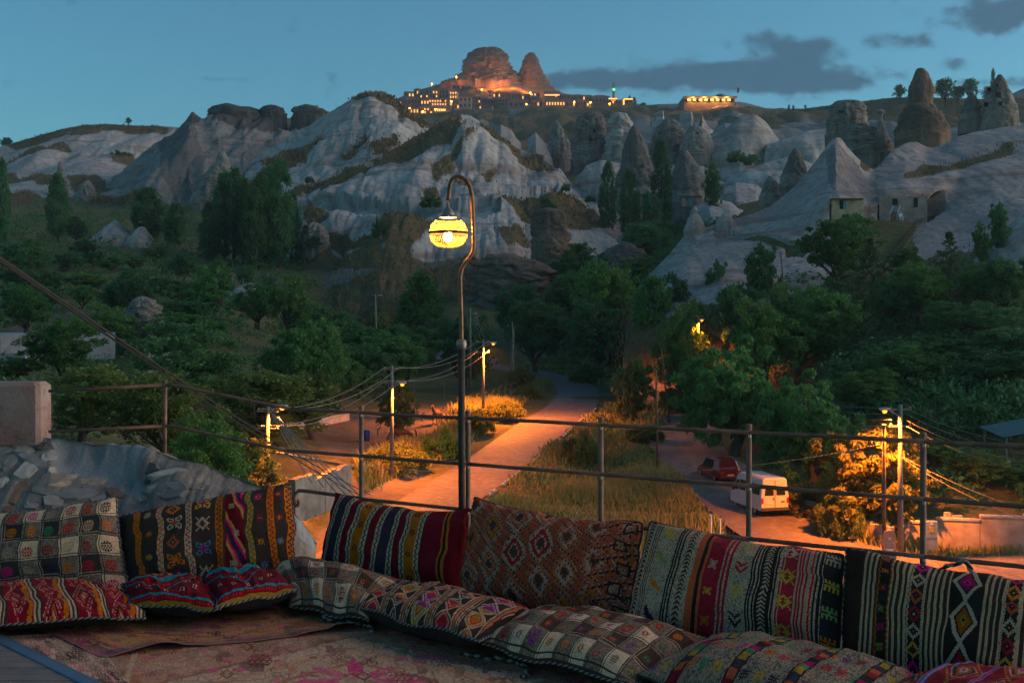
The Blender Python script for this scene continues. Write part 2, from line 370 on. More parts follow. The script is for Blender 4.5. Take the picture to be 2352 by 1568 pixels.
# ---------------------------------------------------------------- hills: surfaces lofted through surveyed contour lines
def cr(P, n):                               # Catmull-Rom through k control rows -> n rows
    P = np.asarray(P); k = len(P); Q = np.concatenate([[2*P[0]-P[1]], P, [2*P[-1]-P[-2]]]); out = []
    for s in np.linspace(0, k-1-1e-6, n):
        i = int(s); t = s-i; a, b, c, d = Q[i:i+4]
        out.append(.5*((2*b)+(-a+c)*t+(2*a-5*b+4*c-d)*t*t+(-a+3*b-3*c+d)*t**3))
    return np.array(out)
def loft(name, lines, nx, ny, mt, amp=2.0, fs=.03, veg=(), dark=(), thick=1.12, kind='structure', label=None, cat=None, vz=.35, sky_amp=.25, ledges=(), seed=0, smooth=True, flute=1.0):
    rows = []
    xs0 = [q[0] for ln in lines for q in ln]
    for ln in lines:
        ln = np.array(ln, float); t = (ln[:, 0]-ln[0, 0])/(ln[-1, 0]-ln[0, 0]); u = np.linspace(0, 1, nx)
        xyd = np.stack([np.interp(u, t, ln[:, k]) for k in range(3)], -1)
        if smooth:
            kk = np.array([1, 2, 1])/4.
            for _ in range(2):
                pd = np.vstack([xyd[:1], xyd, xyd[-1:]]); xyd = (pd[:-2]+2*pd[1:-1]+pd[2:])/4
        rows.append(np.stack([V(*q) for q in xyd]))
    low = rows[-1].copy(); low[:, 2] -= .09*low[:, 1]; low[:, :2] *= .985; rows.append(low)
    ridge = rows[0]; back = ridge.copy(); back[:, :2] *= thick; back[:, 2] = ridge[:, 2]-.10*ridge[:, 1]*(thick-1)*6
    mid = (ridge*.6+back*.4); mid[:, 2] = ridge[:, 2]-.12*(ridge[:, 2]-back[:, 2])
    P = np.concatenate([cr(np.array([back, mid, ridge]), 10)[:-1], cr(np.array(rows), ny)])
    du = np.gradient(P, axis=1); dv = np.gradient(P, axis=0); N = np.cross(dv, du); N /= np.linalg.norm(N, axis=-1, keepdims=True)+1e-9
    if N[12:, :, 1].mean() > 0: N = -N
    q = P+seed*31.7
    st = np.stack([q[..., 0]*fs, q[..., 1]*fs*.6, q[..., 2]*fs*vz], -1)
    D = -flute*ridged(st*1.0, 2)*amp*.66-ridged(st*np.array([3.4, 1.2, .5])+5, 4)*amp*.40+fbm(q*fs*np.array([9, 4, 4]), 4)*amp*.10
    w = np.ones(P.shape[0]); w[9] = sky_amp; w[8] = w[10] = (1+sky_amp)/2; D = D*w[:, None]
    px, py = topx(P); jn = fbm(P*.09*K+3, 4)
    for (pl, dep) in ledges:                # recessed band of rock below an overhang
        D = D-inpoly(px+jn*5, py+jn*3, pl)*dep
    P2 = P+N*D[..., None]
    me = mesh_np(name, P2, grid_faces(P.shape[0], nx))
    vg = np.zeros(px.shape)
    for pl in veg: vg = np.maximum(vg, inpoly(px+jn*16, py+jn*10, pl)*1.0)
    for _ in range(3):
        sm = np.pad(vg, 1, mode='edge'); vg = (sm[:-2, 1:-1]+sm[2:, 1:-1]+sm[1:-1, :-2]+sm[1:-1, 2:]+vg)/5
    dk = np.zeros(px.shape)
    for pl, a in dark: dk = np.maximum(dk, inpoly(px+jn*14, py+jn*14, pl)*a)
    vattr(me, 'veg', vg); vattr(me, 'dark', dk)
    o = obj(name, me, mt); tag(o, label, cat, kind=kind); o_verts[name+str(len(o_verts))] = (P2, vg, N)
    return o
o_verts = {}

# far left plateau with a streaked cliff, pale ledges below
loft('hill_far_left', [[(-420,345,640),(-150,345,620),(0,338,610),(45,322,600),(90,306,600),(150,294,600),(200,284,600),(250,282,600),(300,284,600),(355,285,600),(430,290,600)],
     [(-420,380,590),(0,362,570),(90,335,560),(180,315,560),(250,318,555),(300,322,555),(355,325,560),(430,330,570)],
     [(-420,410,540),(0,385,530),(100,362,525),(180,350,530),(250,352,540),(350,355,550),(430,360,555)],
     [(-420,440,480),(0,425,470),(120,398,480),(200,395,480),(300,400,480),(430,400,500)],
     [(-420,470,420),(0,452,415),(120,440,430),(250,445,430),(430,450,430)],
     [(-420,520,380),(0,500,380),(120,480,390),(250,480,390),(430,490,390)]], 260, 90, TUFF, amp=6, fs=.02, seed=1,
     veg=[[(-420,330),(130,285),(440,275),(440,292),(240,289),(120,306),(40,335),(-420,352)],[(0,360),(90,335),(150,325),(170,335),(90,350),(0,372)],[(-420,385),(90,395),(150,400),(120,425),(-420,430)],[(150,400),(230,395),(260,445),(200,455),(160,425)],[(-420,455),(430,440),(430,500),(-420,530)],[(250,350),(305,345),(310,372),(255,370)]])
# grey ridge with flutes and dark caps
loft('hill_left_ridge', [[(150,480,500),(230,420,480),(300,370,470),(352,322,465),(395,302,460),(418,278,458),(432,262,456),(450,270,458),(470,268,462),(488,254,466),(520,250,470),(560,252,472),(600,256,475),(628,250,478),(648,254,480),(662,268,484),(690,262,486),(730,252,488),(780,256,490),(840,262,495)],
     [(150,490,480),(230,432,450),(300,385,435),(352,345,425),(395,325,420),(432,300,420),(470,310,425),(520,300,430),(560,290,432),(620,300,440),(690,300,450),(840,310,460)],
     [(150,500,440),(230,440,420),(300,405,400),(352,390,390),(395,375,388),(432,370,385),(490,375,390),(560,360,395),(620,350,410),(690,345,430),(840,345,440)],
     [(150,510,410),(230,450,400),(300,440,385),(352,440,375),(395,442,370),(432,455,365),(490,470,360),(560,450,365),(690,420,390),(840,400,420)],
     [(150,560,380),(300,500,370),(432,520,350),(560,520,350),(690,480,370),(840,450,400)]], 300, 90, TUFF_GREY, amp=7.5, fs=.035, seed=2, vz=.22, sky_amp=.45,
     veg=[[(560,390),(660,330),(760,290),(770,300),(640,360),(540,430)],[(150,455),(440,440),(440,560),(150,560)]],
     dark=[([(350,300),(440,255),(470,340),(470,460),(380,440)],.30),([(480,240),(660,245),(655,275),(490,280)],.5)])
# the big white hill with the grass ridge (rear peak)
loft('hill_rear_peak', [[(380,540,400),(440,472,400),(520,402,405),(600,346,410),(680,298,415),(740,266,420),(780,244,422),(800,230,424),(822,220,425),(850,214,426),(872,211,427),(890,218,427),(910,236,426),(940,256,424),(975,288,418),(1020,320,410),(1100,350,400)],
     [(380,560,370),(440,492,370),(520,430,372),(600,380,375),(680,335,378),(740,305,380),(800,275,384),(850,258,388),(890,262,390),(940,290,390),(1000,330,385),(1100,380,370)],
     [(380,575,340),(440,510,345),(520,462,345),(600,425,345),(680,385,345),(740,360,345),(800,335,348),(850,325,350),(890,330,352),(1000,370,350),(1100,410,340)],
     [(380,590,320),(440,530,320),(520,500,315),(600,470,312),(680,445,310),(760,420,310),(850,400,315),(1000,410,320),(1100,440,315)],
     [(380,640,290),(520,600,285),(680,560,280),(850,520,285),(1100,520,285)]], 330, 120, TUFF, amp=7.0, fs=.026, seed=3, vz=.3,
     veg=[[(795,225),(850,208),(895,215),(940,252),(985,290),(960,290),(925,275),(890,240),(850,226),(815,228)],[(660,340),(730,300),(738,312),(670,355),(600,400),(560,425),(590,390)],[(855,318),(910,305),(915,330),(860,340)],[(770,335),(840,290),(842,300),(790,340)],
          [(690,420),(800,372),(840,360),(830,380),(740,415),(700,440)],[(455,470),(560,440),(620,405),(640,402),(560,455),(450,490)],[(500,490),(690,420),(700,450),(560,520),(480,530)]])
# front peak: grass flank, overhanging ledge with cave fronts, white lower spurs
loft('hill_front_peak', [[(640,520,300),(690,452,302),(740,424,306),(800,392,312),(860,362,318),(920,330,326),(980,298,334),(1020,274,340),(1045,262,344),(1062,258,345),(1085,262,345),(1110,278,343),(1150,310,338),(1185,338,334),(1215,344,332),(1250,352,330),(1288,380,326),(1312,418,320),(1370,452,312),(1440,492,300),(1500,540,290)],
     [(640,530,290),(690,462,290),(740,438,292),(800,412,296),(860,388,300),(920,358,308),(980,330,314),(1030,300,318),(1062,292,320),(1110,312,320),(1150,345,318),(1200,372,314),(1250,384,312),(1290,398,308),(1320,432,304),(1440,500,290),(1500,550,280)],
     [(640,545,278),(690,480,278),(740,456,278),(800,436,280),(870,416,282),(940,398,286),(1000,380,290),(1062,366,294),(1110,378,294),(1160,400,292),(1220,412,290),(1290,418,288),(1320,446,288),(1440,510,280),(1500,560,272)],
     [(640,560,268),(690,500,266),(740,478,264),(800,462,262),(870,450,262),(940,440,262),(1000,434,262),(1062,432,264),(1110,438,264),(1180,440,266),(1240,430,270),(1290,428,274),(1330,468,274),(1440,524,268),(1500,570,264)],
     [(640,590,256),(690,540,254),(740,520,250),(800,500,246),(870,480,244),(940,470,242),(1000,464,242),(1062,462,242),(1110,468,242),(1180,476,244),(1250,484,248),(1330,500,256),(1440,545,256),(1500,590,252)],
     [(640,620,246),(690,580,242),(740,560,238),(800,548,232),(870,530,228),(940,520,226),(1000,520,226),(1062,530,226),(1110,535,226),(1180,545,226),(1250,550,230),(1330,560,240),(1440,590,246),(1500,620,244)],
     [(640,680,224),(740,640,214),(870,610,208),(1000,610,206),(1110,620,206),(1250,630,210),(1330,640,220),(1500,680,226)],
     [(640,760,200),(870,700,190),(1110,700,190),(1330,720,200),(1500,760,210)]], 340, 132, TUFF, amp=4.2, fs=.042, seed=4, vz=.35,
     veg=[[(1045,256),(1075,262),(1040,300),(980,335),(900,370),(820,402),(740,430),(690,450),(690,425),(800,385),(900,335),(1000,280)],[(1030,330),(1085,285),(1090,300),(1050,345),(1000,360)],[(985,385),(1010,345),(1045,350),(1040,380),(1000,405)],[(1045,405),(1090,392),(1110,400),(1060,420)],[(1110,385),(1160,370),(1150,385),(1120,410)],[(960,420),(1000,410),(1010,430),(975,440)],
          [(1085,268),(1130,290),(1190,340),(1240,348),(1295,385),(1270,380),(1190,352),(1120,300)],
          [(1120,440),(1290,425),(1330,450),(1400,500),(1330,520),(1240,505),(1200,470)],[(870,480),(990,468),(980,520),(930,560),(830,560),(760,545),(870,530)],[(1140,510),(1200,495),(1230,540),(1160,560)],[(700,560),(1240,575),(1500,600),(1500,760),(640,760),(640,600)],[(690,470),(740,468),(760,500),(700,530)],[(740,520),(790,512),(800,545),(745,560)]],
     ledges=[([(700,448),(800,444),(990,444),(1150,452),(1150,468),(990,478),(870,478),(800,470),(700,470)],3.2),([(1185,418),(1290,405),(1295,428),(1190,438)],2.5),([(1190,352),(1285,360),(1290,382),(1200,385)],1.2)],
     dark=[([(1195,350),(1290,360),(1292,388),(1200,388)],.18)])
# dark green scarp under the village, plateau to the right
loft('hill_plateau', [[(820,300,1000),(900,262,1000),(960,262,1000),(1060,252,980),(1176,248,960),(1300,248,940),(1440,243,920),(1560,238,900),(1640,236,880),(1700,234,860),(1730,240,850),(1760,248,840),(1830,250,820),(1900,242,760),(1980,232,700),(2060,222,640),(2140,222,600),(2220,224,590),(2300,226,580),(2420,220,570),(2700,210,560)],
     [(820,320,900),(900,285,900),(1060,268,860),(1176,262,840),(1300,262,800),(1440,258,780),(1560,254,760),(1640,252,740),(1760,260,720),(1900,256,680),(2060,240,560),(2300,250,520),(2700,240,500)],
     [(820,360,700),(900,340,680),(1060,310,640),(1176,300,600),(1300,300,580),(1440,292,560),(1560,285,560),(1700,285,560),(1850,285,560),(2000,280,500),(2150,275,460),(2300,280,430),(2700,280,420)],
     [(820,400,560),(1060,370,500),(1176,360,470),(1300,350,450),(1440,340,440),(1560,340,430),(1700,345,430),(1850,345,420),(2000,335,400),(2300,330,350),(2700,330,340)],
     [(820,450,440),(1060,430,400),(1300,430,380),(1440,420,360),(1560,420,360),(1700,425,350),(1850,430,330),(2000,420,310),(2300,400,280),(2700,400,270)],
     [(820,560,330),(1060,540,320),(1300,540,310),(1440,520,300),(1560,520,300),(1700,520,280),(1850,520,260),(2300,500,230),(2700,500,220)]], 360, 110, TUFF_GREY, amp=9.0, fs=.018, seed=6, vz=.4, sky_amp=.12,
     veg=[[(820,250),(1176,248),(1440,240),(1760,245),(2060,218),(2700,200),(2700,262),(2060,285),(1850,262),(1740,285),(1700,255),(1560,262),(1520,300),(1480,255),(1400,290),(1330,300),(1290,345),(1250,300),(1230,330),(1180,300),(1130,275),(1060,275),(960,300),(820,330)],
          [(1340,365),(1380,330),(1400,400),(1330,430)],[(1640,380),(1700,370),(1720,420),(1640,430)],[(1540,285),(1570,300),(1560,330),(1500,320)],[(1690,290),(1760,300),(1740,330),(1700,330)],[(1900,285),(1980,300),(1960,330),(1890,320)],[(1420,500),(1700,440),(1900,440),(1900,520),(1420,560)]])
# pale rounded mounds in the middle distance
for i,(pts) in enumerate([
   [(1330,400),(1345,378),(1380,366),(1430,372),(1460,395)], [(1610,330),(1660,300),(1700,268),(1735,262),(1760,280),(1790,320)], [(1640,300),(1665,272),(1690,270),(1705,300)],
   [(1560,262),(1590,252),(1612,262),(1630,300),(1600,300)], [(1500,400),(1560,372),(1620,380),(1660,420)], [(1690,400),(1760,372),(1820,360),(1880,380)], [(1780,330),(1850,300),(1900,292),(1960,310)],
   [(1640,440),(1690,418),(1740,420),(1770,450)], [(1500,262),(1525,250),(1548,285),(1560,330),(1530,310)], [(1120,300),(1150,285),(1175,300),(1190,330)], [(1210,320),(1230,300),(1255,330),(1270,360)], [(1590,470),(1630,452),(1680,462),(1700,480)]]):
    pts = sorted(pts); x0, x1 = pts[0][0], pts[-1][0]; d = [330,360,380,420,330,320,350,300,440,430,400,275][i]; yb = max(q[1] for q in pts)
    top = [(x, y, d) for x, y in pts]; w = x1-x0
    loft('mound', [top, [(x0-w*.1, yb+4, d-6)]+[(x, y*.55+(yb+30)*.45, d-14) for x, y in pts[1:-1]]+[(x1+w*.1, yb+4, d-6)],
                   [(x0-w*.15, yb+60, d-10), ((x0+x1)/2, yb+70, d-24), (x1+w*.15, yb+60, d-10)]], 60, 36, TUFF, amp=1.6, fs=.05, seed=20+i, vz=.3, sky_amp=.4)
# right hill with the cave houses
loft('hill_cave_houses', [[(1430,700,140),(1490,630,146),(1540,578,148),(1570,540,150),(1588,520,150),(1612,525,150),(1650,512,151),(1690,500,152),(1730,488,152),(1770,470,153),(1800,448,154),(1830,420,155),(1860,385,157),(1890,345,159),(1908,322,160),(1920,312,160),(1934,318,160),(1950,342,160),(1975,368,160),(2005,392,161),(2025,372,163),(2050,345,166),(2080,328,169),(2105,325,170),(2130,338,171),(2160,335,172),(2200,312,173),(2250,300,174),(2300,292,174),(2360,285,174),(2450,280,174),(2650,290,174)],
     [(1430,710,136),(1490,645,140),(1540,600,142),(1590,560,144),(1650,545,144),(1700,530,145),(1770,500,146),(1830,460,148),(1880,410,150),(1920,370,151),(1960,395,152),(2000,415,153),(2040,400,155),(2080,372,159),(2130,372,161),(2200,352,162),(2280,335,162),(2360,320,162),(2450,320,162),(2650,330,162)],
     [(1430,720,132),(1490,660,135),(1540,620,136),(1590,590,137),(1650,570,138),(1700,555,138),(1770,530,139),(1830,498,140),(1880,458,138.5),(1905,447,136.8),(1920,446,136.4),(1965,448,136.4),(1990,450,137.2),(2010,448,138.5),(2030,440,138.4),(2090,434,138.6),(2150,430,140),(2200,398,149),(2280,375,150),(2360,365,150),(2450,365,150),(2650,375,150)],
     [(1430,735,127),(1490,678,130),(1540,645,130),(1590,618,131),(1650,602,131),(1700,590,131),(1770,570,131),(1830,548,132),(1880,520,134),(1920,510,135),(1970,510,135.2),(2020,514,136.6),(2070,510,137),(2110,494,138),(2160,472,139.2),(2220,440,140),(2280,425,139),(2360,420,138),(2450,420,138),(2650,430,138)],
     [(1430,760,121),(1540,680,123),(1650,640,123),(1770,620,123),(1880,590,125),(1970,575,126),(2050,560,128),(2120,545,129),(2200,520,130),(2280,500,129),(2360,490,127),(2450,490,127),(2650,500,127)],
     [(1430,800,114),(1650,700,114),(1880,660,115),(2050,640,117),(2200,620,118),(2360,590,117),(2650,600,116)],
     [(1430,860,108),(1880,740,106),(2200,720,107),(2650,720,106)]], 340, 130, TUFF_PINK, amp=1.05, fs=.07, seed=8, vz=.35, sky_amp=.3, flute=.8,
     veg=[[(2070,415),(2085,395),(2110,378),(2160,380),(2240,362),(2300,330),(2330,325),(2325,350),(2270,368),(2190,395),(2130,405)],[(1970,375),(2010,362),(2015,385),(1985,392)],[(2100,612),(2140,590),(2180,565),(2186,574),(2130,622)],[(1430,700),(1480,690),(1540,730),(1700,720),(1880,690),(2650,660),(2650,760),(1430,880)],[(1590,760),(1560,690),(1680,690)]],
     ledges=[([(1908,456),(1986,455),(1986,512),(1908,514)],2.6),([(2022,456),(2060,448),(2170,438),(2170,470),(2124,505),(2022,516)],3.0),([(1640,522),(1760,538),(1830,552),(1830,566),(1760,552),(1640,532)],.9),([(1800,548),(1846,548),(1846,578),(1800,580)],3.0)],
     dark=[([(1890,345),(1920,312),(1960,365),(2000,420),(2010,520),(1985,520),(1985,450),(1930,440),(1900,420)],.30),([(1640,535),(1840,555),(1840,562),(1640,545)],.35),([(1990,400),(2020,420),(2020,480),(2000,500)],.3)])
loft('hill_right_spur', [[(2200,640,118),(2240,590,118),(2290,540,118),(2330,505,118),(2380,470,118),(2460,430,118),(2650,430,118)],
     [(2200,650,114),(2240,610,113),(2290,580,112),(2340,560,111),(2400,540,110),(2650,520,110)],[(2200,680,108),(2290,650,106),(2400,640,105),(2650,620,105)],[(2200,760,102),(2400,740,99),(2650,720,99)]], 110, 50, TUFF_PINK, amp=.9, fs=.09, seed=9, sky_amp=.3,
     veg=[[(2200,640),(2650,640),(2650,780),(2200,780)],[(2230,585),(2300,545),(2310,555),(2240,600)]])
# far hill behind the right skyline
loft('hill_far_right', [[(2240,260,760),(2300,228,760),(2340,205,760),(2400,185,760),(2600,170,760),(3000,200,760)],[(2240,300,700),(2400,270,690),(3000,280,690)],[(2240,360,600),(2400,350,600),(3000,350,600)]], 60, 24, TUFF_GREY, amp=3, fs=.02, seed=10)
# castle mound
loft('hill_castle', [[(840,262,1260),(880,242,1250),(920,222,1240),(960,206,1235),(1000,196,1230),(1045,184,1225),(1080,178,1225),(1180,182,1225),(1260,196,1225),(1300,216,1225),(1380,226,1225),(1480,240,1225),(1560,250,1220)],
     [(840,275,1180),(920,240,1170),(1000,222,1165),(1080,208,1160),(1180,210,1160),(1270,220,1160),(1380,236,1165),(1560,252,1165)],
     [(840,290,1100),(920,262,1090),(1000,258,1080),(1080,250,1075),(1180,245,1075),(1300,246,1080),(1560,256,1085)],[(840,320,1000),(1100,300,980),(1560,290,980)]], 160, 60, TUFF_BROWN, amp=5, fs=.02, seed=11, sky_amp=.25,
     veg=[[(840,255),(940,215),(1010,195),(1060,195),(1200,205),(1300,215),(1560,245),(1560,300),(840,330)]])
# ---------------------------------------------------------------- free-standing rocks and fairy chimneys
def rock(name, label, prof, d, mt, amp=.12, fs=.25, dark=None, lump=.5, rd=1.0, seed=0, cat='rock', group=None, vz=.4, caves=(), nr=60, na=56):
    pr = np.array(sorted(prof), float); y = np.linspace(pr[0, 0], pr[-1, 0], nr); xl = np.interp(y, pr[:, 0], pr[:, 1]); xr = np.interp(y, pr[:, 0], pr[:, 2])
    Y = d*K; cxs = ((xl+xr)/2-CX)/F*Y; rad = (xr-xl)/2/F*Y; z = EZ+(HY-y)/F*Y
    base = np.array([cxs[-1], Y, z[-1]]); th = np.linspace(0, 2*math.pi, na, endpoint=False)
    cxs = np.append(cxs, cxs[-1]); rad = np.append(rad, rad[-1]*1.03); z = np.append(z, z[-1]-rad[-1]*1.2)
    P = np.stack([cxs[:, None]+rad[:, None]*np.cos(th), Y+rd*rad[:, None]*np.sin(th), np.repeat(z[:, None], na, 1)], -1)
    s = float(rad.max()); q = (P-base)/s*3*fs*4+seed*13.1; qs = q*np.array([1, 1, vz])
    D = (-ridged(qs, 4)*.75-ridged(qs*np.array([2.6, 2.6, 1.2]), 3)*.45+fbm(q*np.array([1.5, 1.5, 5]), 3)*.25+fbm(q*6, 4)*.38)*amp*1.3*s; D = (D-D.mean())*np.clip(rad/s*1.35, .10, 1)[:, None]
    dirv = np.stack([np.cos(th), np.sin(th)*rd, th*0], -1)[None]; P = P+dirv*D[..., None]
    P[..., 2] += fbm(q*1.3+4, 3)*amp*s*.4*np.clip(np.arange(nr+1)/6, 0, 1)[:, None]
    top = P[0].mean(0)+np.array([0, 0, rad[0]*.25]); v = np.concatenate([P.reshape(-1, 3), [top]])-base
    f = grid_faces(nr+1, na, True); tf = np.array([[len(v)-1, (k+1) % na, k, k] for k in range(na)])
    me = bpy.data.meshes.new(name); me.from_pydata(v.tolist(), [], [tuple(a) for a in f.tolist()]+[tuple(a[:3]) for a in tf.tolist()])
    me.polygons.foreach_set('use_smooth', [True]*len(me.polygons)); me.update()
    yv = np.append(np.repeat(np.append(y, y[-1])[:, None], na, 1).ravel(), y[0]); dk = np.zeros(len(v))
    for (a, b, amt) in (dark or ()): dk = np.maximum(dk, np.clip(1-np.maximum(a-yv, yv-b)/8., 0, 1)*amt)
    vattr(me, 'veg', np.zeros(len(v))); vattr(me, 'dark', dk)
    o = obj(name, me, mt, loc=base); tag(o, label, cat, group)
    for (cx_, cy_, w_, h_) in caves:        # cave mouth: solid block on the face, the hollow's shade put into its near-black colour
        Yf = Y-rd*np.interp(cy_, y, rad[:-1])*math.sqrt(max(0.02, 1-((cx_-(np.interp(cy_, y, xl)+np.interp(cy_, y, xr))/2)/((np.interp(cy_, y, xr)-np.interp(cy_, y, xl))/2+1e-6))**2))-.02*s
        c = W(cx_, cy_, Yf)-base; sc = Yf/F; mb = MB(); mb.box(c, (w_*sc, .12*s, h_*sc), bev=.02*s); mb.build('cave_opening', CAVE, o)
    return o
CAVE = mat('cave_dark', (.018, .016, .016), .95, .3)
rock('castle_rock', 'massive floodlit castle rock riddled with caves above the town', [(109,1128,1142),(114,1096,1148),(122,1080,1158),(132,1074,1164),(150,1066,1169),(165,1062,1178),(178,1052,1190),(190,1032,1200),(200,1004,1206)], 1222, TUFF_BROWN, amp=.14, fs=.8, lump=1, rd=.8, seed=1, dark=[(105,135,.35)], caves=[(1100,178,6,5),(1112,182,5,5),(1085,184,5,4),(1125,180,5,5),(1140,172,6,4),(1150,185,5,5),(1070,188,4,4)], nr=90, na=90)
rock('castle_rock', 'narrow leaning rock tower right of the castle rock', [(122,1214,1227),(130,1206,1233),(142,1202,1237),(158,1197,1243),(172,1192,1250),(184,1188,1257),(196,1180,1262),(210,1176,1274)], 1222, TUFF_BROWN, amp=.14, fs=.8, rd=.8, seed=2, dark=[(120,150,.25)], caves=[(1206,168,5,9),(1200,182,4,6)], nr=80, na=70)
